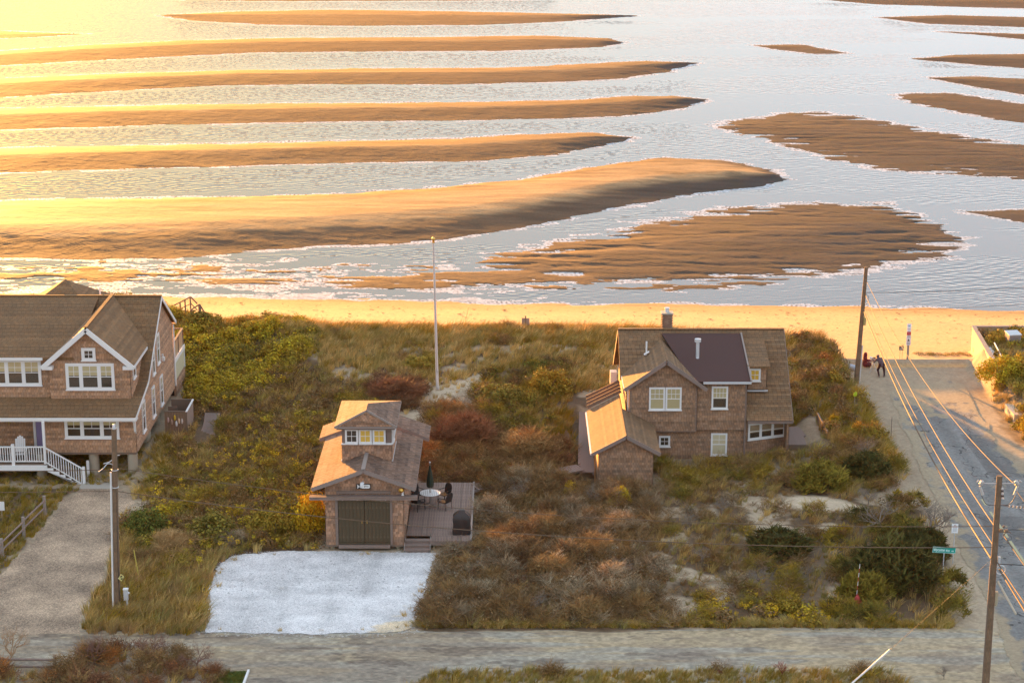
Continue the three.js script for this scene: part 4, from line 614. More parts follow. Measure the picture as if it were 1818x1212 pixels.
  part('chimney_cap', [span(-0.37, 0.37, 7.52, 7.6, -0.37, 0.37)], M.concrete, ch); part('flue_pot', [rod([0, 7.6, 0], [0, 7.82, 0], 0.14, 0.12, 14), rod([0, 7.82, 0], [0, 7.88, 0], 0.17, 0.15, 14)], M.galv, ch);
  part('vent_pipe', [rod([X(8.0), 5.5, Z(-114.2)], [X(8.0), 6.4, Z(-114.2)], 0.05), plate(orient([[X(7.85), 5.62, Z(-114.0)], [X(8.15), 5.8, Z(-114.0)], [X(8.15), 5.8, Z(-114.3)], [X(7.85), 5.62, Z(-114.3)]], UPH), 0.02)], M.white, c);
  part('stove_pipe', [rod([X(10.95), 5.6, Z(-113.2)], [X(10.95), 6.65, Z(-113.2)], 0.1, 0.1, 14), rod([X(10.95), 6.65, Z(-113.2)], [X(10.95), 6.83, Z(-113.2)], 0.19, 0.19, 14), rod([X(10.95), 5.55, Z(-113.2)], [X(10.95), 5.68, Z(-113.2)], 0.22, 0.13, 14)], M.galv, c);
  part('electric_meter', [span(rx0 - 0.42, rx0 - 0.02, 3.1, 3.9, Z(-116.9), Z(-116.3)), rod([rx0 - 0.2, 2.3, Z(-116.6)], [rx0 - 0.2, 3.1, Z(-116.6)], 0.05)], M.galv, c);
  part('air_unit', lathe([[0, 0], [0.28, 0.02], [0.3, 0.1], [0, 0.12]], 18).rotateZ(-1.4).translate(rx1 + 0.1, 4.6, Z(-117)), M.white, c);
  part('side_lamp', span(rx1 - 0.02, rx1 + 0.12, 3.4, 3.55, Z(-115.4), Z(-115.2)), M.white, c);
  part('skirt_board', span(X(6.9), X(13.6), -0.28, 0.02, -0.28, -0.26), M.woodDark, c);
}
{ // boardwalk along the cottage's left side, small side deck, its fence panel
  const w = thing('cottage_boardwalk', 'grey boardwalk running beside the left wall of the shingled cottage', 'boardwalk', [0, 0, 0]);
  const n = 92; for (let k = 0; k < n; k++) { const t = (k + 0.5) / n, z = lerp(-107.2, -120.6, t), x = lerp(4.24, 4.62, t), hw = lerp(0.5, 0.36, t); part('plank', span(x - hw, x + hw - 0.04, 0.56 - 0.004 * hash(k, 2, 1), 0.6, z - 0.069, z + 0.069), M.wood, w); }
  part('stringer', beam([3.86, 0.5, -107.1], [4.3, 0.5, -120.6], 0.05, 0.12), M.woodGrey, w); part('stringer', beam([4.6, 0.5, -107.1], [4.85, 0.5, -120.6], 0.05, 0.12), M.woodGrey, w);
  const d = thing('side_deck', 'small low grey deck at the right side of the shingled cottage', 'deck', [0, 0, 0]);
  for (let k = 0; k < 22; k++) part('board', span(16.35, 17.6, 0.36, 0.4, -116.4 + k * 0.16, -116.4 + k * 0.16 + 0.15), M.wood, d);
  for (let k = 0; k < 9; k++) part('board', span(17.62, 18.75, 0.30, 0.34, -116.2 + k * 0.16, -116.2 + k * 0.16 + 0.15), M.wood, d);
  part('rim_joist', [span(16.35, 17.62, 0.1, 0.36, -112.92, -112.88), span(17.6, 18.78, 0.1, 0.3, -114.76, -114.72)], M.woodDark, d);
  const f = thing('fence_panel', 'short grey board fence panel right of the cottage deck', 'fence', [18.7, 0, -115]);
  for (let k = 0; k < 9; k++) part('board', box(0.03, 1.15 - 0.03 * k, 0.13, 0.02 * k, 0.65 - 0.015 * k, -1.2 + 0.3 * k * 0.9), M.woodGrey, f);
  part('top_rail', beam([0.0, 1.28, -1.4], [0.2, 0.95, 1.2], 0.09, 0.05), M.wood, f); for (const [x, z] of [[0, -1.35], [0.12, 0.1], [0.2, 1.2]]) part('post', span(x - 0.06, x + 0.06, 0, 1.25 - 0.12 * (z + 1.3), z - 0.06, z + 0.06), M.woodDark, f);
}

// ---------------------------------------------------------------- big house on pilings at the left
{
  const ox = -21.43, oz = -108.1;
  const h = thing('house_on_pilings', 'large shingled house with white trim raised on ribbed pilings at the left', 'house', [ox, 0, oz]);
  const X = (x) => x - ox, Z = (z) => z - oz, far = X(-37), m = M.wallBig;
  const fl = 1.5, eZ = 0.9, eY = 3.88, kZ = Z(-111.5), kY = 4.78, rZ = Z(-117), rY = 8.5, bZ = Z(-121.6), bY = 5.8;
  // front wall, ground floor
  wall(h, [[X(-26.7), fl, 0], [0, fl, 0], [0, eY, 0], [X(-26.7), eY, 0]], FRONT, m);
  wall(h, [[far, 1.2, Z(-109.4)], [X(-26.7), 1.2, Z(-109.4)], [X(-26.7), 3.9, Z(-109.4)], [far, 3.9, Z(-109.4)]], FRONT, m, 'porch_wall');
  // right side wall in two pieces under the bell-cast roof
  wall(h, [[0, fl, 0], [0, 3.95, 0], [0, kY - 0.16, kZ], [0, fl, kZ]], RIGHT, m); wall(h, [[0, fl, kZ], [0, kY - 0.16, kZ], [0, rY - 0.18, rZ], [0, bY - 0.1, Z(-121.2)], [0, fl, Z(-121.2)]], RIGHT, m);
  part('side_skirt', plate(orient([[0.01, fl - 0.03, 0.02], [0.01, fl - 0.03, Z(-121.2)], [0.01, fl, Z(-121.2)], [0.01, fl, 0.02]], RIGHT), 0.05), M.trimBrown, h);
  part('floor', span(far, -0.02, fl - 0.14, fl - 0.02, Z(-121.1), -0.02), M.woodDark, h);
  wall(h, [[far, fl, Z(-121.2)], [0, fl, Z(-121.2)], [0, bY, Z(-121.2)], [far, bY, Z(-121.2)]], BACK, m);
  // roof
  const ov = 0.22;
  roofSlope(h, [[X(-26.6), kY, kZ], [ov, kY, kZ], [ov, eY, eZ], [X(-26.6), eY, eZ]], M.roofBig); roofSlope(h, [[far, 4.35, Z(-109.5)], [X(-26.6), 4.35, Z(-109.5)], [X(-26.6), eY, eZ], [far, eY, eZ]], M.roofBig);
  roofSlope(h, [[X(-26.6), rY, rZ], [ov, rY, rZ], [ov, kY, kZ], [X(-26.6), kY, kZ]], M.roofBig);
  roofSlope(h, [[far, rY, rZ], [ov, rY, rZ], [ov, bY, bZ], [far, bY, bZ]], M.roofBig);
  part('ridge_cap', beam([far, rY + 0.03, rZ], [ov, rY + 0.03, rZ], 0.22, 0.06), M.roofBig, h);
  // shed dormer at the left
  const dz = Z(-109.6), de = 6.72;
  wall(h, [[far, 4.2, dz], [X(-26.3), 4.2, dz], [X(-26.3), de, dz], [far, de, dz]], FRONT, m, 'dormer_wall');
  roofSlope(h, [[far, rY - 0.02, rZ], [X(-25), rY - 0.02, rZ], [X(-25), de + 0.05, dz + 0.4], [far, de + 0.05, dz + 0.4]], M.roofBig, 'dormer_roof');
  trimBoard(h, [far, de - 0.02, dz + 0.41], [X(-26.75), de - 0.02, dz + 0.41], 0.05, 0.16, M.white, 'eave_board');
  makeWindow(h, { x: X(-28.45), y: 5.82, z: dz, w: 3.0, h: 1.55, units: 3, mid: 1, cols: 2, rows: 2, blind: 0.45, casing: 0.13 });
  // front gable
  const gz = Z(-109.3), gl = X(-26.42), gr = X(-21.83), gx = X(-24.15), gy = 8.62, ge = 6.42;
  wall(h, [[gl, 4.1, gz], [gr, 4.1, gz], [gr, ge + 0.1, gz], [gx, gy - 0.22, gz], [gl, ge + 0.1, gz]], FRONT, m, 'gable_wall');
  wall(h, [[gr, 4.1, gz], [gr, ge, gz], [gr, ge, Z(-113.4)], [gr, 4.6, Z(-111.6)]], RIGHT, m, 'dormer_cheek');
  const hw = 2.62, gs = (gy - ge) / 2.55;
  for (const s of [-1, 1]) roofSlope(h, [[gx, gy, gz + 0.4], [gx + s * hw, gy - gs * hw, gz + 0.4], [gx + s * hw, gy - gs * hw, s > 0 ? Z(-113.6) : Z(-112.5)], [gx, gy, Z(-116.9)]], M.roofBig, 'gable_roof');
  part('hip_cap', [beam([gx, gy + 0.03, gz + 0.4], [gx, gy + 0.03, Z(-116.9)], 0.2, 0.05)], M.roofBig, h);
  for (const s of [-1, 1]) { trimBoard(h, [gx, gy - 0.13, gz + 0.42], [gx + s * hw, gy - gs * hw - 0.13, gz + 0.42], 0.06, 0.27, M.white, 'barge_board'); trimBoard(h, [gx, gy - 0.3, gz + 0.2], [gx + s * (hw - 0.15), gy - gs * (hw - 0.15) - 0.3, gz + 0.2], 0.3, 0.06, M.white, 'soffit'); part('cornice_return', span(gx + s * hw - (s > 0 ? 0.62 : -0.02), gx + s * hw + (s > 0 ? -0.02 : 0.62), ge - 0.28, ge - 0.08, gz, gz + 0.42), M.white, h); }
  trimBoard(h, [gr + 0.3, ge - 0.16, gz + 0.3], [gr + 0.3, ge - 0.16, Z(-113.3)], 0.06, 0.14, M.white, 'eave_board');
  makeWindow(h, { x: X(-24.1), y: 5.66, z: gz, w: 2.78, h: 1.56, units: 3, mid: 1.35, cols: 2, rows: 2, blind: 0.45, casing: 0.13 });
  makeWindow(h, { x: X(-24.12), y: 6.98, z: gz, w: 0.8, h: 0.74, cols: 2, rows: 2, hung: false, blind: 0, casing: 0.13 });
  makeWindow(h, { x: gr, y: 5.85, z: Z(-110.3), ry: Math.PI / 2, w: 0.8, h: 1.1, cols: 2, rows: 2, blind: 0.3, casing: 0.1 });
  // ground-floor windows and side windows
  makeWindow(h, { x: X(-23.9), y: 2.95, z: 0, w: 3.1, h: 1.2, units: 3, mid: 1.25, cols: 2, rows: 1, blind: 0.3, casing: 0.13 });
  for (const [z, y, w, hh] of [[-115.9, 5.5, 0.82, 1.85], [-114.2, 5.25, 0.82, 1.75], [-116.4, 2.75, 0.9, 1.85], [-113.6, 2.85, 0.9, 1.85], [-110.4, 2.95, 0.9, 1.85]]) makeWindow(h, { x: 0, y, z: Z(z), ry: Math.PI / 2, w, h: hh, cols: 2, rows: 2, blind: 0.35, casing: 0.1 });
  part('side_lamp', [span(0.02, 0.2, 4.4, 4.62, Z(-117.3), Z(-117.05)), span(0.02, 0.12, 4.62, 4.8, Z(-117.25), Z(-117.1))], M.white, h);
  // trim: eaves, bell-cast rake, downpipe, brackets
  part('eave_cornice', [span(far, ov + 0.02, eY - 0.22, eY - 0.06, eZ - 0.04, eZ + 0.03), span(far, ov, eY - 0.3, eY - 0.22, eZ - 0.7, eZ - 0.04), span(far, -0.1, 3.42, 3.62, 0.02, 0.1)], M.white, h);
  for (const [a, b] of [[[eY, eZ], [kY, kZ]], [[kY, kZ], [rY, rZ]], [[rY, rZ], [bY, bZ]]]) trimBoard(h, [ov, a[0] - 0.12, a[1]], [ov, b[0] - 0.12, b[1]], 0.05, 0.2, M.white, 'rake_board');
  trimBoard(h, [ov, bY - 0.12, bZ - 0.02], [far, bY - 0.12, bZ - 0.02], 0.1, 0.2, M.white, 'eave_board');
  part('downpipe', rod([0.08, 1.6, Z(-121.3)], [0.08, 5.6, Z(-121.3)], 0.055), M.white, h);
  part('corner_bracket', plate(orient([[0.03, 2.6, 0.0], [0.03, 3.55, 0.0], [0.03, 3.55, 0.62], [0.03, 3.3, 0.18]], RIGHT), 0.12), M.white, h);
  // ribbed pilings
  const pilingG = (() => { const p = []; for (let k = 0; k <= 26; k++) { const y = -0.6 + k * 0.08; p.push([k % 2 ? 0.30 : 0.275, y]); } return lathe(p, 18); })();
  for (const [x, z] of [[-21.75, -108.45], [-24.0, -108.6], [-26.9, -108.0], [-29.6, -108.0], [-21.8, -113.0], [-21.8, -116.2], [-24.2, -113], [-27, -113], [-29.6, -113], [-24.2, -118], [-27, -118]]) { const o = shade(new THREE.Mesh(pilingG, M.piling)); o.name = 'piling'; o.position.set(X(x), 0, Z(z)); h.add(o); }
  // rear hip roof, rear porch with balcony
  const hx = X(-27.6), hz = Z(-119.6);
  for (const P of [[[hx, 8.9, hz], [hx - 2.4, 7.3, hz + 2.6], [hx + 2.4, 7.3, hz + 2.6]], [[hx, 8.9, hz], [hx + 2.4, 7.3, hz + 2.6], [hx + 2.4, 7.3, hz - 2.6]], [[hx, 8.9, hz], [hx - 2.4, 7.3, hz + 2.6], [hx - 2.4, 7.3, hz - 2.6]], [[hx, 8.9, hz], [hx - 2.4, 7.3, hz - 2.6], [hx + 2.4, 7.3, hz - 2.6]]]) roofSlope(h, P, M.roofBig, 'hip_roof');
  part('vent_pipe', rod([X(-25.2), 7.9, Z(-118.3)], [X(-25.2), 8.75, Z(-118.3)], 0.05), M.white, h);
  const bz0 = Z(-121.7), bz1 = Z(-125.3);
  wall(h, [[0, 0.2, bz0], [0, 1.75, bz0], [0, 1.75, bz1], [0, 0.2, bz1]], RIGHT, m, 'porch_wall'); part('porch_floor', span(X(-30), 0.02, 3.0, 3.12, bz1, bz0), M.wood, h); part('porch_base', span(X(-30), -0.12, 0.2, 1.7, bz1, bz0 - 0.1), M.dark, h);
  part('porch_screen', span(-0.03, 0.0, 1.78, 2.95, bz1 + 0.1, bz0 - 0.1), new THREE.MeshPhysicalMaterial({ color: lin(0.62, 0.56, 0.30), roughness: 0.9, transmission: 0.4, thickness: 0, side: THREE.DoubleSide }), h);
  part('balcony_beam', [span(-0.02, 0.06, 2.95, 3.22, bz1 - 0.1, bz0), span(-0.1, 0.05, 1.72, 2.95, bz1 - 0.05, bz1 + 0.08), span(-0.1, 0.05, 1.72, 2.95, bz0 - 0.12, bz0)], M.white, h);
  for (const z of [bz0 - 0.3, (bz0 + bz1) / 2, bz1]) part('balcony_post', span(-0.1, 0, 3.2, 4.3, z - 0.05, z + 0.05), M.woodDark, h);
  part('balcony_rail', [span(-0.12, 0.02, 4.25, 4.33, bz1, bz0), span(-2.4, 0, 4.25, 4.33, bz1 - 0.06, bz1 + 0.04)], M.woodDark, h); part('balcony_screen', span(-0.06, -0.04, 3.25, 4.2, bz1 + 0.1, bz0 - 0.1), new THREE.MeshPhysicalMaterial({ color: lin(0.5, 0.38, 0.16), roughness: 0.5, transmission: 0.7, thickness: 0 }), h);
  // front porch: floor, skirt, railing, post, door
  const pz = Z(-106.95), py = 1.16, px1 = X(-26.35);
  part('porch_deck', span(far, px1, py - 0.1, py, Z(-109.4), pz), M.woodDark, h); part('porch_skirt', [span(far, px1 + 0.06, py - 0.36, py - 0.06, pz, pz + 0.06), span(px1, px1 + 0.06, py - 0.36, py - 0.06, pz - 1.1, pz)], M.white, h);
  part('porch_post', span(px1 - 0.14, px1 + 0.0, py, 3.66, pz - 0.16, pz - 0.02), M.white, h); part('newel_post', [span(X(-28.3), X(-28.13), py - 0.08, 2.32, pz - 0.16, pz + 0.01)], M.white, h);
  part('railing', [span(far, px1, 2.12, 2.19, pz - 0.12, pz - 0.03), span(far, px1, py + 0.12, py + 0.18, pz - 0.11, pz - 0.04)], M.white, h);
  const balG = box(0.04, 0.83, 0.04); for (let x = px1 - 0.28, k = 0; k < 34; k++, x -= 0.135) { const o = shade(new THREE.Mesh(balG, M.white)); o.name = 'baluster'; o.position.set(x, py + 0.56, pz - 0.075); h.add(o); }
  const dg = new THREE.Group(); dg.name = 'door'; dg.userData.label = 'purple front door under the porch roof'; dg.position.set(X(-26.95), py, Z(-109.36)); h.add(dg);
  part('leaf', span(-0.45, 0.45, 0.02, 2.1, 0, 0.05), M.purple, dg); part('panel', [span(-0.34, -0.06, 1.1, 1.95, 0.05, 0.065), span(0.06, 0.34, 1.1, 1.95, 0.05, 0.065), span(-0.34, -0.06, 0.18, 0.95, 0.05, 0.065), span(0.06, 0.34, 0.18, 0.95, 0.05, 0.065)], M.purple, dg); part('door_casing', [span(-0.6, -0.46, 0, 2.25, 0, 0.08), span(0.46, 0.6, 0, 2.25, 0, 0.08), span(-0.46, 0.46, 2.11, 2.25, 0, 0.08)], M.white, dg); part('handle', new THREE.SphereGeometry(0.035, 8, 6).translate(0.36, 1.0, 0.08), M.gold, dg);
  // stairs running down to the right
  const sg = new THREE.Group(); sg.name = 'front_stairs'; h.add(sg); const sx = px1 + 0.06, n = 6, rise = 1.2 / n, run = 0.33, sz1 = pz + 0.04, sz0 = pz - 1.1;
  for (let k = 0; k < n; k++) { part('tread', span(sx + k * run, sx + (k + 1) * run + 0.04, py - (k + 1) * rise - 0.04, py - (k + 1) * rise, sz0, sz1), M.woodDark, sg); part('riser', span(sx + k * run, sx + k * run + 0.02, py - (k + 1) * rise, py - k * rise - 0.04, sz0, sz1), M.woodDark, sg); }
  const st = new THREE.Shape(); st.moveTo(0, 0); for (let k = 0; k < n; k++) { st.lineTo(k * run, -(k + 1) * rise - 0.02); st.lineTo((k + 1) * run, -(k + 1) * rise - 0.02); } st.lineTo(n * run, -n * rise - 0.1); st.lineTo(n * run - 0.1, -n * rise - 0.1); st.lineTo(0, -0.42); st.closePath();
  for (const z of [sz1, sz0 - 0.05]) part('stringer', new THREE.ExtrudeGeometry(st, { depth: 0.05, bevelEnabled: false }).translate(sx, py, z), M.white, sg);
  const ex = sx + n * run;
  part('newel_post', span(ex - 0.02, ex + 0.13, -0.12, 1.02, sz1 - 0.06, sz1 + 0.09), M.white, sg); part('newel_post', span(ex - 0.02, ex + 0.13, -0.12, 1.0, sz0 - 0.08, sz0 + 0.05), M.white, sg);
  part('hand_rail', beam([sx - 0.05, 2.14, sz1 + 0.0], [ex, 0.9, sz1 + 0.0], 0.07, 0.07), M.white, sg); part('bottom_rail', beam([sx - 0.05, py + 0.12, sz1], [ex, -0.06, sz1], 0.05, 0.06), M.white, sg);
  for (let k = 0; k < 14; k++) { const t = (k + 0.7) / 14.4, x = lerp(sx, ex, t); part('baluster', box(0.04, 0.98, 0.04, x, lerp(1.64, 0.42, t), sz1), M.white, sg); }
  part('gas_pipe', tube([[X(-23.3), 0.9, 0.3], [X(-22.9), 1.05, 0.3], [X(-22.6), 1.35, 0.2], [X(-22.4), 1.35, 0.1]], 0.03), M.white, h);
}
{ // things on and by the big house
  const ch = thing('adirondack_chair', 'white slat-backed porch chair behind the white railing', 'chair', [-28.05, 1.16, -107.9], 0.1);
  for (let k = 0; k < 5; k++) part('back_slat', box(0.1, 0.95 - 0.06 * Math.abs(k - 2) ** 1.6, 0.025, (k - 2) * 0.115, 0.82 - 0.03 * Math.abs(k - 2) ** 1.6, -0.28, -0.3), M.white, ch);
  for (let k = 0; k < 5; k++) part('seat_slat', box(0.56, 0.025, 0.09, 0, 0.36 - 0.02 * (4 - k), -0.14 + k * 0.11), M.white, ch);
  for (const s of [-1, 1]) { part('armrest', box(0.12, 0.03, 0.66, s * 0.36, 0.58, 0.02), M.white, ch); part('leg', span(s * 0.34 - 0.03, s * 0.34 + 0.03, 0, 0.57, 0.22, 0.32), M.white, ch); part('leg', beam([s * 0.3, 0.38, 0.3], [s * 0.3, 0.02, -0.42], 0.03, 0.1), M.white, ch); }
  const sb = []; for (let k = 0; k < 16; k++) { const a = k * Math.PI / 8, r = k % 2 ? 0.42 : 0.56; sb.push(plate(orient([[0.2 * Math.cos(a - 0.16), 0.2 * Math.sin(a - 0.16), 0], [0.2 * Math.cos(a + 0.16), 0.2 * Math.sin(a + 0.16), 0], [r * Math.cos(a), r * Math.sin(a), 0]], FRONT), 0.02)); }
  const so = thing('sunburst_plaque', 'golden sunburst ornament hung on the porch wall', 'ornament', [-28.95, 3.2, -109.3]); part('rays', sb, std([0.5, 0.3, 0.04], 0.6), so); part('disc', new THREE.CylinderGeometry(0.22, 0.22, 0.03, 22).rotateX(Math.PI / 2).translate(0, 0, 0.015), std([0.42, 0.24, 0.03], 0.6), so);
  // outdoor shower: brown board enclosure with buoys on it
  const e = thing('outdoor_shower', 'brown board shower enclosure open at the top beside the big house', 'enclosure', [-19.8, 0, -115]);
  const fH = 2.05;
  for (let k = 0; k < 8; k++) part('front_board', span(-1.05 + k * 0.165, -1.05 + k * 0.165 + 0.158, 0.2, fH, 0.86, 0.89), std([0.23 + 0.02 * hash(k, 1, 1), 0.155, 0.10], 0.9), e);
  for (let k = 0; k < 15; k++) part('side_board', span(0.25, 0.28, 0.2, fH, 0.86 - (k + 1) * 0.165, 0.86 - k * 0.165 - 0.007), std([0.29 + 0.03 * hash(k, 2, 1), 0.22, 0.17], 0.9), e);
  part('rear_wall', span(-1.05, 0.25, 0.2, fH, -1.64, -1.6), M.woodDark, e); part('inner_partition', span(-1.05, -0.5, 0.2, fH - 0.05, -0.42, -0.38), M.woodDark, e);
  part('cap_rail', [span(0.22, 0.33, fH, fH + 0.05, -1.66, 0.92)], M.white, e); part('cap_rail', [span(-1.08, 0.22, fH, fH + 0.05, 0.83, 0.92), span(-1.08, 0.22, fH, fH + 0.05, -1.68, -1.58)], M.woodDark, e);
  part('post', span(0.2, 0.31, 0, fH - 0.002, 0.8, 0.9), M.woodDark, e);
  const bu = [['pale pink', [0.5, 0.34, 0.30], -0.83, 1.58, 'leftmost'], ['faded tan', [0.42, 0.28, 0.2], -0.62, 1.45, 'second from the left'], ['yellow', [0.62, 0.40, 0.03], -0.43, 1.72, 'highest'], ['bright white', [0.8, 0.8, 0.8], -0.34, 1.35, 'lowest'], ['cream and orange', [0.66, 0.5, 0.32], -0.18, 1.52, 'second from the right'], ['pale grey', [0.55, 0.48, 0.42], 0.0, 1.5, 'rightmost']];
  for (const [n, c, x, y, w] of bu) { const b = thing('hanging_buoy', `${n} lobster buoy, ${w} of those hung on the shower enclosure`, 'buoy', [-19.8 + x, y, -114.05], 0, 'buoys on the shower enclosure'); part('float', lathe([[0, -0.17], [0.05, -0.16], [0.068, -0.05], [0.064, 0.06], [0.035, 0.15], [0, 0.16]], 12), std(c, 0.7), b); part('cord', rod([0, 0.15, 0], [0, 0.28, 0], 0.006), M.woodGrey, b); }
  const w = thing('side_walk', 'grey plank walk curving past the shower enclosure of the big house', 'boardwalk', [0, 0, 0]);
  for (let k = 0; k < 30; k++) { const t = k / 29, z = lerp(-111.6, -117.6, t), x = -18.55 + 0.25 * Math.sin(t * 3); part('plank', box(0.95, 0.04, 0.185, x, 0.52 + 0.35 * t, z, 0, 0.1 * Math.cos(t * 3), 0), M.wood, w); }
}
// ---------------------------------------------------------------- growth: clumps of leaves, twigs, grass and juniper sprays
function leafSoup(seed, fn) { const r = rng(seed), P = [], C = []; const tri = (a, b, c, k) => { P.push(...a, ...b, ...c); for (let i = 0; i < 3; i++) C.push(...k); }; fn(r, tri); const g = new THREE.BufferGeometry(); g.setAttribute('position', new THREE.Float32BufferAttribute(P, 3)); g.setAttribute('color', new THREE.Float32BufferAttribute(C, 3)); g.computeVertexNormals(); return g; }
const V = (x, y, z) => new THREE.Vector3(x, y, z);
function ball(r) { let v; do v = V(r() * 2 - 1, r() * 2 - 1, r() * 2 - 1); while (v.lengthSq() > 1); return v; }
function leafClump(seed, n, R, L) {
  return leafSoup(seed, (r, tri) => { for (let k = 0; k < n; k++) { const p = ball(r).multiplyScalar(R), n1 = p.clone().normalize().multiplyScalar(0.7).add(ball(r)).add(V(0, 0.5, 0)).normalize(), u = n1.clone().cross(ball(r)).normalize(), w = n1.clone().cross(u), l = L * (0.6 + 0.8 * r()), b = l * 0.42; const s = 0.62 + 0.7 * r(), t = (r() - 0.5) * 0.25, c = [s * (1 + t), s, s * (1 - t)];
    const A = p.clone().addScaledVector(u, -l / 2), B = p.clone().addScaledVector(w, b).addScaledVector(n1, l * 0.08), D = p.clone().addScaledVector(w, -b).addScaledVector(n1, l * 0.08), E = p.clone().addScaledVector(u, l / 2); tri(A.toArray(), B.toArray(), E.toArray(), c); tri(A.toArray(), E.toArray(), D.toArray(), c); } });
}
function ribbon(tri, pts, w0, w1, c) { for (let k = 0; k < pts.length - 1; k++) { const a = pts[k], b = pts[k + 1], d = b.clone().sub(a).normalize(), side = d.clone().cross(V(0.3, 0.2, 1)).normalize(), wa = lerp(w0, w1, k / (pts.length - 1)), wb = lerp(w0, w1, (k + 1) / (pts.length - 1)); const A = a.clone().addScaledVector(side, wa), B = a.clone().addScaledVector(side, -wa), C = b.clone().addScaledVector(side, -wb), D = b.clone().addScaledVector(side, wb); tri(A.toArray(), B.toArray(), C.toArray(), c); if (wb > 0.001) tri(A.toArray(), C.toArray(), D.toArray(), c); } }
function twigClump(seed, n, R, w) {
  return leafSoup(seed, (r, tri) => { for (let k = 0; k < n; k++) { const a = r() * 6.283, up = 0.25 + 0.9 * r(), d = V(Math.cos(a), up, Math.sin(a)).normalize(), o = ball(r).multiplyScalar(R * 0.45), l = R * (0.7 + 0.7 * r()), m = o.clone().addScaledVector(d, l * 0.5).add(ball(r).multiplyScalar(R * 0.14)), e = o.clone().addScaledVector(d, l).add(ball(r).multiplyScalar(R * 0.22)); const s = 0.65 + 0.75 * r(); ribbon(tri, [o, m, e], w, w * 0.35, [s, s * 0.98, s * 0.95]); ribbon(tri, [m, m.clone().addScaledVector(d, l * 0.25).add(ball(r).multiplyScalar(R * 0.35))], w * 0.6, w * 0.2, [s, s, s]); } });
}
function grassTuft(seed, n, H, lean) {
  return leafSoup(seed, (r, tri) => { for (let k = 0; k < n; k++) { const a = r() * 6.283, q = 0.16 * Math.sqrt(r()), o = V(q * Math.cos(a), -0.05, q * Math.sin(a)), h = H * (0.55 + 0.6 * r()), out = 0.18 + 0.4 * r(), d = V(Math.cos(a) * out + lean, 0, Math.sin(a) * out + 0.12); const m = o.clone().add(V(d.x * h * 0.35, h * 0.6, d.z * h * 0.35)), e = o.clone().add(V(d.x * h, h * (0.85 + 0.15 * r()), d.z * h)); const s = 0.6 + 0.8 * r(), t = (r() - 0.5) * 0.2; ribbon(tri, [o, m, e], 0.013, 0.0005, [s * (1 + t), s, s * (1 - t)]); } });
}
function juniperSpray(seed, n, R) {
  return leafSoup(seed, (r, tri) => { for (let k = 0; k < n; k++) { const d = V(r() * 2 - 1, 0.15 + 0.8 * r(), r() * 2 - 1).normalize(), o = ball(r).multiplyScalar(R * 0.6), l = R * (0.5 + 0.6 * r()), s = 0.55 + 0.8 * r(); ribbon(tri, [o, o.clone().addScaledVector(d, l * 0.6).add(ball(r).multiplyScalar(0.03)), o.clone().addScaledVector(d, l)], 0.028, 0.004, [s, s, s * 0.9]); } });
}
const CLUMPS = { leaf: [leafClump(1, 44, 0.3, 0.115), leafClump(2, 40, 0.28, 0.10)], fine: [leafClump(3, 70, 0.3, 0.07), leafClump(4, 64, 0.3, 0.065)], twig: [twigClump(5, 30, 0.42, 0.0085), twigClump(6, 26, 0.5, 0.009)], grass: [grassTuft(7, 34, 0.62, 0.28), grassTuft(8, 28, 0.5, 0.2)], juniper: [juniperSpray(9, 46, 0.34), juniperSpray(10, 42, 0.3)] };
const C_ = { brown: [0.225, 0.132, 0.046], brown2: [0.30, 0.185, 0.066], dusk: [0.145, 0.084, 0.034], weed: [0.05, 0.03, 0.018], maroon: [0.20, 0.088, 0.038], rust: [0.40, 0.15, 0.03], grey: [0.38, 0.295, 0.18], grey2: [0.29, 0.215, 0.125], olive: [0.33, 0.222, 0.018], moss: [0.215, 0.165, 0.018], lime: [0.48, 0.345, 0.014], yellow: [0.60, 0.38, 0.012], orange: [0.58, 0.25, 0.015], green: [0.13, 0.135, 0.014], dark: [0.085, 0.076, 0.013], straw: [0.64, 0.46, 0.18], straw2: [0.52, 0.36, 0.12], sage: [0.39, 0.315, 0.09], tan: [0.45, 0.29, 0.12] };
const clumpMat = new THREE.MeshStandardMaterial({ vertexColors: true, roughness: 0.9, side: THREE.DoubleSide });
const heaps = {};                                      // stuff name -> kind -> list of [x, y, z, yaw, tilt, scale, sy, color]
function put(stuff, kind, row) { const h = heaps[stuff] ??= {}; (h[kind + (Math.abs(Math.round(row[0] * 37 + row[2] * 53)) % 2)] ??= []).push(row); }
const pick = (pal, t) => { let s = 0; for (const [, w] of pal) s += w; t *= s; for (const [c, w] of pal) { t -= w; if (t <= 0) return C_[c]; } return C_[pal[0][0]]; };
const tint = (c, r) => { const k = 0.75 + 0.5 * r(), t = (r() - 0.5) * 0.14; return [c[0] * k * (1 + t), c[1] * k, c[2] * k * (1 - t)]; };
const inAny = (names, x, z) => names.some(n => inside(ZONES[n], x, z));
const CLEAR = [[-9.8, -5.3, -107.2, -95.9], [-5.6, -1.95, -106.2, -95.8], [4.6, 8.2, -121, -105.7], [8.2, 13.8, -121, -111.15], [13.6, 16.6, -121, -112.2], [3.7, 5.1, -121, -106.6], [16.3, 18.7, -117, -112.7], [-38, -21.3, -125.5, -106], [-21.4, -19.4, -117, -113.9], [-19.2, -17.9, -118, -111.4], [22.6, 31, -131.5, -70]];
const clearAt = (x, z, m = 0) => CLEAR.some(([a, b, c, d]) => x > a - m && x < b + m && z > c - m && z < d + m) || sdist(ZONES.lot, x, z) > -0.15 - m || sdist(ZONES.drive, x, z) > -0.1 - m || (sdist(ZONES.sand_patch, x, z) > 0.1 - m + 0.5 * (fbm(x, z, 2, 4) - 0.5)) || (z > -86.35 - m && z < -81.6 + m * 0 && x > -14.4 && x < 22.6);
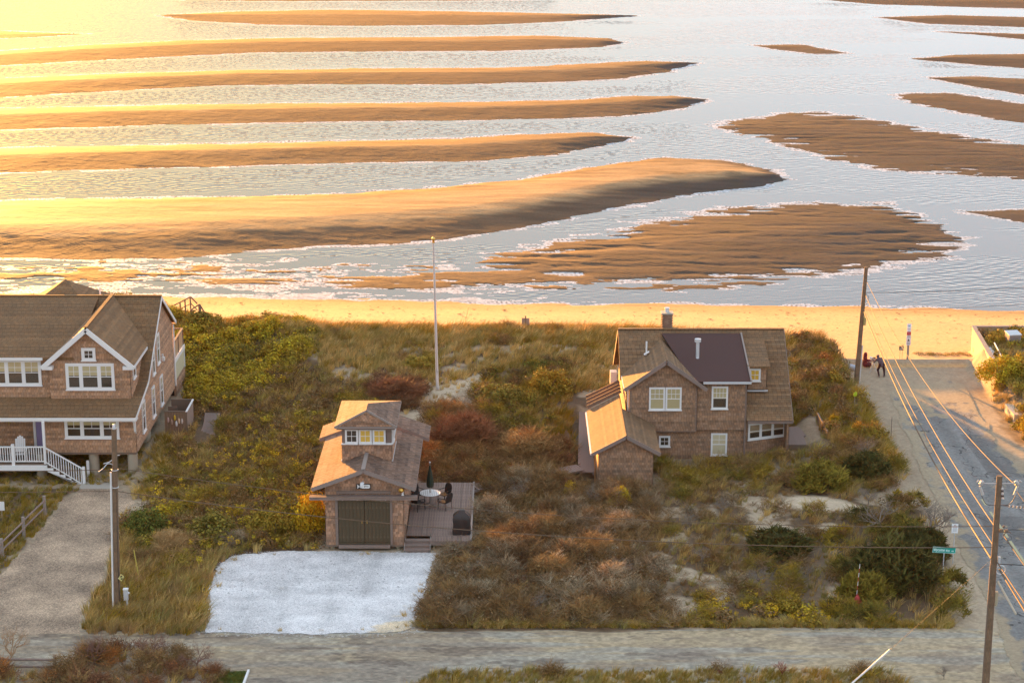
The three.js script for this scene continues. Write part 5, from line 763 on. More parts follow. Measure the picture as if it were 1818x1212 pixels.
function scatter(zone, per, seed, fn) { const p = ZONES[zone], b = boundsOf(p), r = rng(seed), n = Math.round((b[1] - b[0]) * (b[3] - b[2]) * per); for (let k = 0; k < n; k++) { const x = lerp(b[0], b[1], r()), z = lerp(b[2], b[3], r()); const e = 0.5 * (fbm(x * 0.8, z * 0.8, 2, 3) - 0.5); if (sdist(p, x, z) > e && !clearAt(x, z)) fn(x, z, r); } }
function bush(stuff, kinds, x, z, R, H, pal, r, dense = 1) {
  const y0 = groundY(x, z), n = Math.round(dense * (6 + 16 * R * (R + H)));
  const main = pick(pal, r());
  for (let k = 0; k < n; k++) { const a = r() * 6.283, v = Math.pow(r(), 0.7), q = Math.sqrt(1 - v * v) * (0.7 + 0.3 * r()), px = x + R * q * Math.cos(a), pz = z + R * q * Math.sin(a); if (clearAt(px, pz, -0.1)) continue; const c = r() < 0.72 ? main : pick(pal, r()); put(stuff, kinds[Math.floor(r() * kinds.length)], [px, lerp(y0, groundY(px, pz), q) + 0.06 + v * H * (0.72 + 0.28 * r()), pz, r() * 6.28, (r() - 0.5) * 0.8, 0.65 + 0.6 * r(), 1, tint(c, r)]); }
}
function bushes(stuff, zone, per, seed, kinds, R0, R1, hk, pal, dense) { scatter(zone, per, seed, (x, z, r) => { const R = lerp(R0, R1, r()); if (clearAt(x, z, R * 0.6)) return; bush(stuff, kinds, x, z, R, R * hk * (0.7 + 0.6 * r()), pal, r, dense); }); }
function grass(zone, per, seed, pal, s0 = 0.7, s1 = 1.3, sandGap = 0) { scatter(zone, per, seed, (x, z, r) => { if (sandGap && fbm(x * 0.45, z * 0.55, 4, 77) < sandGap && r() < 0.85) return; if (zone !== 'path' && near('path', x, z) && zoneSD('path', x, z) > 0.1 && r() < 0.86) return; const s = lerp(s0, s1, r()); put('beach_grass', 'grass', [x, groundY(x, z), z, (r() - 0.5) * 1.4, (r() - 0.5) * 0.3, s, 0.8 + 0.5 * r(), tint(pick(pal, r()), r)]); }); }
function litterOf(stuff, zone, per, seed, kinds, pal, s0, s1, hgt) { scatter(zone, per, seed, (x, z, r) => put(stuff, kinds[Math.floor(r() * kinds.length)], [x, groundY(x, z) + hgt * r(), z, r() * 6.28, (r() - 0.5), lerp(s0, s1, r()), 1, tint(pick(pal, r()), r)])); }

// rose and bayberry thicket left of the boathouse
bushes('leafy_thicket', 'rose_top', 0.75, 11, ['leaf', 'leaf', 'fine'], 0.5, 1.1, 0.85, [['lime', 5], ['olive', 4], ['moss', 3], ['yellow', 1]], 1.2);
litterOf('leafy_thicket', 'rose_top', 9, 12, ['leaf'], [['lime', 3], ['olive', 4], ['moss', 2]], 0.6, 1.1, 0.35);
bushes('leafy_thicket', 'olive_mid', 0.42, 13, ['leaf', 'fine', 'twig'], 0.4, 1.0, 0.8, [['olive', 5], ['brown', 5], ['moss', 3], ['lime', 1.4], ['brown2', 3], ['yellow', 0.3]], 1.0);
litterOf('leafy_thicket', 'olive_mid', 10, 14, ['fine', 'twig', 'leaf'], [['brown', 5], ['olive', 3], ['brown2', 4], ['moss', 2], ['dusk', 2]], 0.6, 1.1, 0.3);
scatter('olive_mid', 1.4, 15, (x, z, r) => { if (fbm(x * 0.22, z * 0.22, 3, 8) > 0.5) put('leafy_thicket', 'leaf', [x, groundY(x, z) + 0.45 + 0.35 * r(), z, r() * 6, 0, 0.35 + 0.3 * r(), 1, tint(r() < 0.75 ? C_.yellow : C_.lime, r)]); });
grass('olive_mid', 1.6, 16, [['straw2', 3], ['sage', 1]], 0.8, 1.3);
// dune grass towards the beach
grass('grass_dune', 15, 17, [['straw', 6], ['sage', 3], ['straw2', 5], ['olive', 1.5]], 0.6, 1.25, 0.40);
bushes('brush_thicket', 'grass_dune', 0.05, 18, ['fine', 'twig'], 0.35, 0.8, 0.7, [['brown', 3], ['olive', 3], ['brown2', 2]], 0.9);
grass('rose_top', 1.5, 19, [['straw2', 2], ['olive', 3]], 0.8, 1.3); grass('path', 1.3, 20, [['straw', 3], ['sage', 2]], 0.5, 0.9); litterOf('brush_thicket', 'path', 0.9, 21, ['twig'], [['brown2', 1]], 0.3, 0.6, 0.02);
scatterCrest();
function scatterCrest() { const r = rng(77); for (let k = 0; k < 6400; k++) { const x = lerp(-40, 22.3, r()), z = -133.2 + (r() - 0.5) * 4.6 - 0.6; if (clearAt(x, z) || (x > 16 && z < -134.4)) continue; put('beach_grass', 'grass', [x, groundY(x, z), z, (r() - 0.5) * 1.4, (r() - 0.5) * 0.3, 0.7 + 0.6 * r(), 0.9 + 0.5 * r(), tint(pick([['sage', 3], ['straw', 3], ['olive', 3], ['straw2', 2]], r()), r)]); } }
{ const r = rng(78); for (let k = 0; k < 46; k++) { const x = lerp(-41, -22.5, r()), z = -133 - 2.5 * r(); bush('leafy_thicket', ['leaf', 'fine'], x, z, 0.6 + 0.6 * r(), 1.0 + 0.5 * r(), [['lime', 3], ['olive', 4], ['moss', 3]], r, 1); } }  // shrubs added behind the big house to block a sunbeam on the street
// mixed scrub round the cottage
bushes('brush_thicket', 'maroon', 1.1, 22, ['twig', 'fine'], 0.4, 0.8, 0.7, [['maroon', 5], ['dusk', 3], ['brown', 2]]);
bushes('leafy_thicket', 'green_dark', 0.55, 23, ['fine', 'leaf', 'twig'], 0.5, 1.0, 0.8, [['moss', 5], ['olive', 3], ['brown', 4], ['dusk', 2], ['green', 1]]); grass('green_dark', 5, 24, [['straw2', 3], ['sage', 3], ['olive', 3]], 0.8, 1.3);
bushes('brush_thicket', 'red_brush', 0.62, 25, ['twig', 'fine', 'twig'], 0.5, 1.0, 0.8, [['maroon', 3], ['brown', 5], ['brown2', 3], ['rust', 1.2], ['olive', 1]]); litterOf('brush_thicket', 'red_brush', 12, 26, ['twig', 'fine'], [['brown', 4], ['maroon', 2], ['brown2', 2]], 0.7, 1.2, 0.4);
bushes('brush_thicket', 'front_brush', 0.55, 27, ['twig', 'twig', 'twig', 'fine'], 0.45, 1.25, 0.9, [['brown', 4], ['grey', 3], ['grey2', 4], ['brown2', 4], ['dusk', 2], ['maroon', 1]]); litterOf('brush_thicket', 'front_brush', 13, 28, ['twig', 'twig', 'fine'], [['brown', 4], ['grey2', 3], ['brown2', 4], ['dusk', 2]], 0.7, 1.2, 0.35);
grass('front_brush', 1.2, 29, [['straw2', 2], ['sage', 1]], 0.7, 1.2);
bushes('brush_thicket', 'sparse', 0.13, 30, ['twig', 'fine'], 0.3, 0.75, 0.8, [['brown', 4], ['olive', 2], ['moss', 2], ['grey2', 2]]); grass('sparse', 6, 31, [['straw2', 4], ['sage', 2], ['brown2', 2]], 0.5, 1.0, 0.52); litterOf('brush_thicket', 'sparse', 2.6, 32, ['twig'], [['brown2', 3], ['grey', 2], ['brown', 2]], 0.5, 0.9, 0.08);
bushes('brush_thicket', 'mid_right', 0.55, 33, ['twig', 'fine'], 0.35, 0.8, 0.7, [['brown', 4], ['moss', 3], ['grey2', 3], ['olive', 2]]); grass('mid_right', 3, 34, [['straw2', 3], ['sage', 2]], 0.6, 1.0);
bushes('brush_thicket', 'house_front', 0.7, 35, ['fine', 'twig'], 0.35, 0.8, 0.8, [['brown', 4], ['moss', 3], ['olive', 3], ['brown2', 3]]); grass('house_front', 5, 36, [['straw2', 3], ['sage', 3], ['olive', 2]], 0.7, 1.2);
bushes('leafy_thicket', 'juniper_r', 0.34, 37, ['juniper', 'fine', 'twig'], 0.5, 1.0, 0.9, [['dark', 4], ['moss', 4], ['brown', 2], ['olive', 2]]); grass('juniper_r', 1.5, 38, [['straw2', 2], ['sage', 1]], 0.8, 1.3);
bushes('brush_thicket', 'right_dune', 0.6, 39, ['twig', 'fine', 'leaf'], 0.45, 0.95, 0.85, [['brown', 5], ['moss', 3], ['olive', 3], ['dusk', 2], ['rust', 0.6], ['brown2', 2]]); grass('right_dune', 6, 40, [['sage', 3], ['straw2', 3], ['olive', 3]], 0.8, 1.3);
bushes('leafy_thicket', 'yellow_low', 0.7, 41, ['fine', 'leaf'], 0.3, 0.6, 0.7, [['olive', 4], ['brown', 4], ['lime', 1], ['yellow', 1]]); litterOf('leafy_thicket', 'yellow_low', 3, 42, ['leaf'], [['yellow', 3], ['lime', 1]], 0.3, 0.5, 0.55);
grass('left_verge', 16, 43, [['straw2', 5], ['sage', 3], ['tan', 3], ['olive', 2]], 0.8, 1.4); bushes('brush_thicket', 'left_verge', 0.12, 44, ['twig', 'fine'], 0.4, 0.7, 0.7, [['brown', 3], ['olive', 2]]);
grass('lawn_left', 16, 45, [['olive', 4], ['sage', 3], ['moss', 3], ['straw2', 2]], 0.4, 0.8); grass('bottom_right', 22, 46, [['sage', 4], ['olive', 3], ['straw2', 3]], 0.35, 0.8); bushes('brush_thicket', 'bottom_right', 0.12, 47, ['twig', 'fine'], 0.2, 0.45, 0.8, [['brown', 3], ['olive', 2]]);
bushes('brush_thicket', 'bottom_left', 0.45, 148, ['twig', 'twig', 'fine'], 0.4, 0.85, 1.0, [['maroon', 5], ['brown', 3], ['rust', 1], ['brown2', 2]]); grass('bottom_left', 3.5, 48, [['straw2', 4], ['sage', 2], ['tan', 2]], 0.5, 1.0); litterOf('brush_thicket', 'bottom_left', 4, 49, ['twig'], [['maroon', 2], ['brown2', 3]], 0.6, 1.1, 0.2);
bushes('leafy_thicket', 'seawall_lot', 0.5, 50, ['fine', 'leaf'], 0.4, 0.8, 0.8, [['olive', 4], ['moss', 3], ['lime', 1.5], ['brown', 2]]); grass('seawall_lot', 5, 51, [['sage', 3], ['straw2', 2]], 0.7, 1.1); bushes('leafy_thicket', 'east_edge', 1.2, 52, ['leaf', 'fine'], 0.3, 0.6, 0.8, [['lime', 3], ['yellow', 2], ['olive', 3]]);
// low verge growth along the street edge, and under the big house
{ const r = rng(91); for (let k = 0; k < 1500; k++) { const x = lerp(-4.6, 20.6, r()), z = -86.45 - 0.9 * r() * r() + 0.25 * (fbm(x * 0.5, 2, 3, 6) - 0.5); put('beach_grass', 'grass', [x, groundY(x, z), z, r() * 6, 0, 0.4 + 0.5 * r(), 0.8, tint(pick([['sage', 3], ['straw2', 3], ['olive', 3]], r()), r)]); }
  for (let k = 0; k < 900; k++) { const x = lerp(-30, -21.6, r()), z = lerp(-106.6, -114, r()); put('beach_grass', 'grass', [x, groundY(x, z), z, r() * 6, 0, 0.4 + 0.4 * r(), 0.8, tint(pick([['olive', 3], ['moss', 3], ['straw2', 2]], r()), r)]); }
  for (let k = 0; k < 420; k++) { const x = lerp(-21.2, -17.6, r()), z = lerp(-104, -113.5, r()); if (!clearAt(x, z)) put('beach_grass', 'grass', [x, groundY(x, z), z, r() * 6, 0, 0.6 + 0.6 * r(), 1, tint(pick([['olive', 3], ['straw2', 4]], r()), r)]); } }
// wrack and leaves: dark scraps on beach, flats and lot, some standing for footprints
{ const r = rng(95); for (let k = 0; k < 800; k++) { const x = lerp(-46, 46, r()), z = lerp(-137.5, shoreZ(x) + 1, Math.pow(r(), 0.7)); if (x > 20 && z > -139 && r() < 0.3) continue; const s = 0.18 + 0.6 * r() * r() * r(); put('beach_wrack', 'twig', [x, groundY(x, z) + 0.01, z, r() * 6, 0, s, 0.35, tint(C_.weed, r)]); put('beach_wrack', 'fine', [x, groundY(x, z), z, r() * 6, 0, s * 0.8, 0.3, tint(C_.weed, r)]); }
  for (let k = 0; k < 900; k++) { const x = lerp(-60, 60, r()), z = shoreZ(x) - 0.5 - 60 * r() * r(), y = groundY(x, z); if (y < SEA - 0.02) continue; put('beach_wrack', 'fine', [x, y, z, r() * 6, 0, 0.2 + 0.7 * r() * r() * r(), 0.25, tint(C_.weed, r)]); }
  for (let k = 0; k < 60; k++) { const x = lerp(28.4, 32.2, r()), z = -135.6 + 1.1 * (r() - 0.5); put('beach_wrack', 'fine', [x, groundY(x, z) + 0.05 * r(), z, r() * 6, 0, 0.5 + 0.5 * r(), 0.5, tint(r() < 0.5 ? C_.olive : C_.dusk, r)]); }
  for (let k = 0; k < 2600; k++) { const p = ZONES.lot, i = Math.floor(r() * p.length), [ax, az] = p[i], [bx, bz] = p[(i + 1) % p.length], t = r(), x = lerp(ax, bx, t) + (r() + r() - 1) * 0.75, z = lerp(az, bz, t) + (r() + r() - 1) * 0.75; if (z < -96.3 || (z > -85.2)) continue; C_.shell = [0.68, 0.66, 0.62]; put('shell_chips', 'fine', [x, groundY(x, z) + 0.03, z, r() * 6, 0, 0.08 + 0.14 * r(), 0.25, tint(C_.shell, r)]); }
  for (let k = 0; k < 130; k++) { const x = lerp(-15.2, -4.2, r()), z = lerp(-96, -85.9, r()), d = sdist(ZONES.lot, x, z); if (d < 0.5 && d > -0.3) put('beach_grass', 'grass', [x, 0.02, z, r() * 6, 0, 0.35 + 0.4 * r(), 0.8, tint(C_.straw2, r)]); }
  for (let k = 0; k < 170; k++) { const t = r(), x = lerp(-14.2, -5, t), z = -92.2 + 2.6 * (r() + r() - 1) - (t > 0.3 && t < 0.6 ? 1.2 : 0); if (sdist(ZONES.lot, x, z) > 0.3) put('beach_wrack', 'fine', [x, 0.035, z, r() * 6, 0, 0.12 + 0.2 * r() * r(), 0.3, tint(C_.weed, r)]); }
  for (let k = 0; k < 300; k++) { const x = lerp(-13.1, -11.85, r()), z = lerp(-81.5, -79.4, r()); put('beach_grass', 'grass', [x, 0.01, z, r() * 6, 0, 0.3 + 0.15 * r(), 0.7, tint(C_.green, r)]); } }
const STUFF = { shell_chips: ['white shell chips strewn past the edges of the shell lot', 'shells'], beach_wrack: ['dark scraps of seaweed and leaves, some standing for footprints, on the beach, flats and shell lot', 'seaweed'], leafy_thicket: ['olive and yellow leafy thicket filling the ground left of the boathouse', 'thicket'], brush_thicket: ['tangled brown leafless brush covering the lot in front of the cottage', 'brush'], beach_grass: ['tan and green beach grass on the dune and verges', 'grass'] };
{
  const mt = new THREE.Matrix4(), q = new THREE.Quaternion(), e = new THREE.Euler(), col = new THREE.Color();
  for (const s in heaps) {
    const g = new THREE.Group(); g.name = s; g.userData = { kind: 'stuff', label: STUFF[s][0], category: STUFF[s][1] }; scene.add(g);
    for (const key in heaps[s]) {
      const rows = heaps[s][key], kind = key.slice(0, -1), im = shade(new THREE.InstancedMesh(CLUMPS[kind][+key.slice(-1)], clumpMat, rows.length));
      im.name = { leaf: 'leaf_clump', fine: 'small_leaf_clump', twig: 'twig_clump', grass: 'grass_tuft', juniper: 'evergreen_spray' }[kind]; im.userData.kind = 'stuff';
      rows.forEach(([x, y, z, yaw, tilt, sc, sy, c], i) => { e.set(tilt, yaw, tilt * 0.6); q.setFromEuler(e); mt.compose(new THREE.Vector3(x, y, z), q, new THREE.Vector3(sc, sc * sy, sc)); im.setMatrixAt(i, mt); im.setColorAt(i, col.setRGB(...c)); });
      g.add(im);
    }
  }
  console.log('clumps', Object.fromEntries(Object.entries(heaps).map(([k, v]) => [k, Object.values(v).reduce((a, b) => a + b.length, 0)])));
}

// ---------------------------------------------------------------- shrubs and bare trees that stand out singly
function colored(g, k) { const a = g.attributes.color; if (!a) return g; for (let i = 0; i < a.count; i++) a.setXYZ(i, a.getX(i) * k, a.getY(i) * k, a.getZ(i) * k); return g; }
function crownGeo(seed, kind, n, flat = 1) {           // unit dome of clumps
  const r = rng(seed), gs = [], m = new THREE.Matrix4();
  for (let k = 0; k < n; k++) { const a = r() * 6.283, v = Math.pow(r(), 0.75), q = Math.sqrt(1 - v * v), f = 0.66 + 0.34 * r() + 0.12 * Math.sin(3 * a + seed) * q; const kd = Array.isArray(kind) ? kind[Math.floor(r() * kind.length)] : kind; const g = colored(CLUMPS[kd][k % 2].clone(), 0.8 + 0.4 * r()); m.compose(V(q * f * Math.cos(a), v * f * flat + 0.08, q * f * Math.sin(a)), new THREE.Quaternion().setFromEuler(new THREE.Euler((r() - 0.5), r() * 6, (r() - 0.5))), V(1, 1, 1).multiplyScalar(0.55 + 0.45 * r())); g.applyMatrix4(m); gs.push(g); }
  return mergeGeometries(gs);
}
const CROWN = { leaf: [crownGeo(21, ['leaf', 'fine'], 120), crownGeo(22, ['leaf', 'fine'], 110)], twig: [crownGeo(23, ['twig', 'twig', 'fine'], 120), crownGeo(24, 'twig', 120)], juniper: [crownGeo(25, 'juniper', 150), crownGeo(26, 'juniper', 140)] };
function stemGeo(seed, n = 7) { const r = rng(seed), gs = []; for (let k = 0; k < n; k++) { const a = r() * 6.283, s = 0.25 + 0.4 * r(); gs.push(tube([[0.05 * Math.cos(a), -0.1, 0.05 * Math.sin(a)], [s * 0.4 * Math.cos(a), 0.35, s * 0.4 * Math.sin(a)], [s * Math.cos(a + 0.3), 0.75, s * Math.sin(a + 0.3)]], 0.018, 5, 6)); } return mergeGeometries(norm(gs)); }
const STEMS = [stemGeo(31), stemGeo(32)], stemMat = std([0.17, 0.125, 0.09], 0.95), leafMats = {};
function shrub(name, label, kind, x, z, R, H, color, seed, group) {
  const o = thing(name, label, name.includes('tree') ? 'tree' : 'shrub', [x, groundY(x, z), z], hash(seed, 3) * 6.28, group);
  const m = leafMats[color] ??= new THREE.MeshStandardMaterial({ color: lin(...C_[color]), vertexColors: true, roughness: 0.9, side: THREE.DoubleSide });
  const c = part('crown', CROWN[kind][seed % 2], m, o); c.scale.set(R, H, R); const s = part('stems', STEMS[seed % 2], stemMat, o); s.scale.set(R, H, R); return o;
}
shrub('red_brown_shrub', 'broad red-brown leafless shrub between the boathouse and sand path', 'twig', -2.9, -112.6, 1.9, 1.5, 'maroon', 1);
shrub('red_brown_shrub', 'rust-tipped brown shrub left of the cottage boardwalk', 'twig', 1.1, -110.4, 1.8, 1.4, 'brown2', 2);
shrub('red_brown_shrub', 'low dark maroon shrub left of the flagpole foot', 'twig', -7.5, -120.6, 1.7, 1.1, 'maroon', 3);
shrub('green_shrub', 'dark green shrub right of the sand path below the dune grass', 'leaf', -0.6, -119.2, 1.5, 1.3, 'moss', 4);
shrub('green_shrub', 'tall green shrub nearest the cottage boardwalk on the dune', 'leaf', 2.3, -121.4, 1.4, 1.6, 'olive', 5);
shrub('yellow_shrub', 'upright yellow-green shrub alone in the brown brush in front of the cottage wing', 'leaf', 5.9, -102.0, 0.6, 1.3, 'lime', 6);
shrub('yellow_shrub', 'small golden shrub in brush near the end of the raised walk', 'leaf', 3.3, -104.6, 0.45, 0.8, 'yellow', 7);
shrub('orange_shrub', 'orange and yellow autumn shrub against the left wall of the boathouse', 'leaf', -10.7, -99.1, 1.0, 1.9, 'yellow', 8);
shrub('orange_shrub', 'olive-green shrub beside the orange one left of boathouse', 'leaf', -12.6, -98.2, 1.3, 1.5, 'olive', 9);
shrub('bright_green_shrub', 'bright green shrub at the end of the gravel drive', 'leaf', -19.2, -98.3, 1.1, 1.4, 'green', 10);
shrub('tan_shrub', 'tan seed-headed shrub below the bright green shrub', 'twig', -17.4, -96.2, 1.2, 0.9, 'tan', 11);
shrub('bright_green_shrub', 'dull green shrub right of the tan seed-headed shrub', 'leaf', -15.6, -97.8, 1.4, 1.3, 'moss', 12);
shrub('grey_shrub', 'grey leafless shrub at the left top corner of the shell lot', 'twig', -14.6, -97.0, 0.9, 0.7, 'grey', 13);
shrub('juniper', 'largest dark green juniper at the street corner under the street sign', 'juniper', 18.9, -91.6, 2.1, 2.0, 'dark', 14);
shrub('juniper', 'dark juniper nearest the red hydrant', 'juniper', 17.0, -89.6, 1.2, 1.3, 'moss', 15);
shrub('juniper', 'spreading dark green juniper below the bare sand patch', 'juniper', 13.6, -95.6, 1.6, 1.2, 'dark', 16);
shrub('juniper', 'dark green juniper behind the bare sand patch near the road', 'juniper', 17.4, -106.2, 1.6, 1.3, 'moss', 17);
shrub('juniper', 'low dark juniper right of the cottage sun porch', 'juniper', 20.4, -107.8, 1.4, 1.2, 'dark', 18);
shrub('juniper', 'dark juniper at the right end of the corner thicket by the road', 'juniper', 20.9, -95.2, 1.3, 1.5, 'dark', 19);
shrub('sunlit_shrub', 'sunlit yellow shrub at the foot of the seawall by the road end', 'leaf', 31.9, -124.6, 1.5, 1.5, 'lime', 20);
shrub('sunlit_shrub', 'shaded olive shrub right of the sunlit one below the seawall', 'leaf', 33.8, -124.2, 1.4, 1.3, 'olive', 21);
shrub('sunlit_shrub', 'small golden shrub at the right edge beside the road bank', 'leaf', 31.6, -115.2, 0.8, 0.9, 'yellow', 22);
shrub('orange_shrub', 'yellow-leaved shrub on the dune right of the cottage fence panel', 'leaf', 19.6, -115.6, 0.5, 0.7, 'yellow', 23);
shrub('orange_shrub', 'orange-leaved shrub uphill of the yellow one beside the road', 'leaf', 20.9, -114.2, 0.6, 0.7, 'orange', 24);
shrub('green_shrub', 'yellow-topped green shrub on the sand left of the flagpole', 'leaf', -6.0, -127.2, 1.3, 0.8, 'olive', 25);
shrub('orange_shrub', 'bright orange grass-like shrub in the dip left of the boardwalk', 'leaf', 0.2, -113.8, 0.45, 0.6, 'orange', 26);
// bare trees: tapered branching limbs
function bareTree(name, label, x, z, H, spread, seed, mat, depth = 5, lean = [0, 0], group) {
  const r = rng(seed), limbs = [], twigs = [], trunk = [];
  (function grow(p, d, l, w, k) {
    const mid = p.clone().addScaledVector(d, l * 0.5).add(ball(r).multiplyScalar(l * 0.12)), e = p.clone().addScaledVector(d, l).add(ball(r).multiplyScalar(l * 0.1));
    (k === 0 ? trunk : k < 3 ? limbs : twigs).push(rod(p.toArray(), mid.toArray(), w, w * 0.85, k < 2 ? 6 : 4), rod(mid.toArray(), e.toArray(), w * 0.85, w * 0.66, k < 2 ? 6 : 4));
    if (k >= depth) return;
    const n = k === 0 ? 5 : 2 + (r() < 0.55 ? 1 : 0);
    for (let i = 0; i < n; i++) { const nd = d.clone().multiplyScalar(0.75).add(ball(r).multiply(V(spread, 0.7, spread))).add(V(0, 0.12, 0)).normalize(); grow(k < 2 || r() < 0.6 ? e : mid, nd, l * (0.62 + 0.3 * r()), w * 0.62, k + 1); }
  })(V(0, -0.1, 0), V(lean[0], 1, lean[1]).normalize(), H * 0.24, H * 0.022, 0);
  const o = thing(name, label, 'tree', [x, groundY(x, z), z], 0, group); part('trunk', trunk, mat, o); part('limbs', limbs, mat, o); part('twigs', twigs, mat, o); return o;
}
const bark = std([0.25, 0.205, 0.16], 0.95), barkRed = std([0.22, 0.115, 0.08], 0.95), barkTan = std([0.42, 0.27, 0.15], 0.95);
bareTree('bare_tree', 'leafless grey tree leaning over the road edge above the street sign', 21.4, -97.4, 3.6, 1.15, 5, bark, 6, [0.25, 0.1]);
bareTree('bare_tree', 'leafless grey tree left of the one that leans over the road', 19.6, -98.6, 2.8, 1.2, 6, bark, 5, [-0.3, 0]);
bareTree('bare_bush', 'reddish leafless bush with the widest crown by the street at bottom left', -16.2, -82.2, 2.0, 1.0, 7, barkRed, 6);
bareTree('bare_bush', 'reddish leafless bush nearest the short fence at the bottom left', -18.6, -81.9, 1.9, 1.0, 8, barkRed, 6);
bareTree('bare_bush', 'reddish leafless bush nearest the green lawn patch', -14.0, -81.6, 1.8, 1.0, 9, barkRed, 6);
bareTree('bare_tree', 'pale tan leafless branches rising at the bottom left corner', -22.6, -82.2, 2.4, 1.0, 10, barkTan, 5, [0.4, 0]);
bareTree('bare_bush', 'small grey leafless bush by the street beside the tall corner pole', 19.0, -80.7, 0.95, 1.1, 11, bark, 6);
bareTree('bare_bush', 'small dark red stemmed sumac in the grass strip by the street', 11.9, -80.9, 1.15, 0.6, 12, std([0.22, 0.045, 0.03], 0.9), 5);
bareTree('bare_bush', 'tiny dark red seedling in the grass strip left of the sumac', 9.2, -81.0, 0.6, 0.6, 13, std([0.22, 0.045, 0.03], 0.9), 4);

{ // grey bare bushes standing in the brown brush
  const r = rng(404), protos = [bareTree('tangle_bush', '', -1.2, -101.2, 1.5, 1.3, 61, bark, 6), bareTree('tangle_bush', '', 1.6, -97.2, 1.3, 1.3, 62, bark, 6)];
  const spots = [[0.4, -103.6], [2.6, -101.4], [4.4, -103.4], [-0.6, -96.8], [-1.8, -92.6], [0.6, -91.4], [2.8, -93.2], [4.6, -96.6], [5.4, -91.8], [-2.4, -88.6], [1.2, -88.2], [6.4, -98.4], [9.4, -99.4], [11.4, -101.8], [12.2, -91.2], [14.6, -92.4], [9.6, -94.4], [19.6, -103.4], [20.6, -110.4], [-0.4, -106.6]];
  const where = ['right against the deck edge', 'in the very middle of the brown brush', 'below the raised walk', 'below the small golden shrub', 'left of the upright yellow-green shrub', 'right of the covered grill', 'at the right edge of the shell lot', 'halfway between shell lot and sandy openings', 'left of the first sandy opening', 'below the upright yellow-green shrub', 'above the narrow sand track by the street', 'at the lower right corner of the shell lot', 'nearest the street in the brown brush', 'where brown brush meets the sandy opening', 'in the sandy opening before the cottage', 'left of the bare sand patch', 'above the low yellow-leaved growth', 'between hydrant and spreading juniper', 'in the lower sandy opening', 'right of the bare sand patch', 'at the road edge right of the cottage', 'between raised walk and cottage boardwalk'];
  const named = (o, i) => { o.userData = { label: 'grey leafless bush ' + where[i], category: 'shrub', group: 'bare bushes in the brush' }; };
  protos.forEach(named);
  spots.forEach(([x, z], i) => { const c = protos[i % 2].clone(); c.name = numbered('tangle_bush'); named(c, i + 2); c.position.set(x, groundY(x, z), z); c.rotation.y = r() * 6.28; c.scale.setScalar(0.7 + 0.6 * r()); scene.add(c); });
}
// ---------------------------------------------------------------- poles, wires, signs
const poleWood = std([1, 1, 1], 0.92, { map: tex(128, 512, (u, v) => { const k = 0.8 + 0.4 * (0.6 * tnoise(u, v * 0.2, 64, 3) + 0.4 * tfbm(u, v, 8, 3, 5)); return [0.47 * k, 0.385 * k, 0.30 * k]; }, true, 1) });
const wireMat = std([0.15, 0.10, 0.06], 0.8), wireBlack = std([0.03, 0.03, 0.03], 0.6), porcelain = std([0.5, 0.47, 0.43], 0.4);
function sagWire(label, a, b, sag, r, m, name = 'overhead_wire', group = 'overhead wires along the street and the road') {
  const pts = []; for (let k = 0; k <= 14; k++) { const t = k / 14; pts.push([lerp(a[0], b[0], t), lerp(a[1], b[1], t) - sag * 4 * t * (1 - t), lerp(a[2], b[2], t)]); }
  const o = tag(part(name, tube(pts, r, 6, 48), m), label, 'wire'); if (group) o.userData.group = group; return o;
}
const insulator = (x, y, z, s = 1, tilt = 0) => lathe([[0, 0], [0.05, 0], [0.05, 0.03], [0.09, 0.05], [0.05, 0.07], [0.09, 0.11], [0.05, 0.13], [0.08, 0.17], [0.03, 0.2], [0, 0.2]].map(p => [p[0] * s, p[1] * s]), 14).rotateZ(tilt).translate(x, y, z);
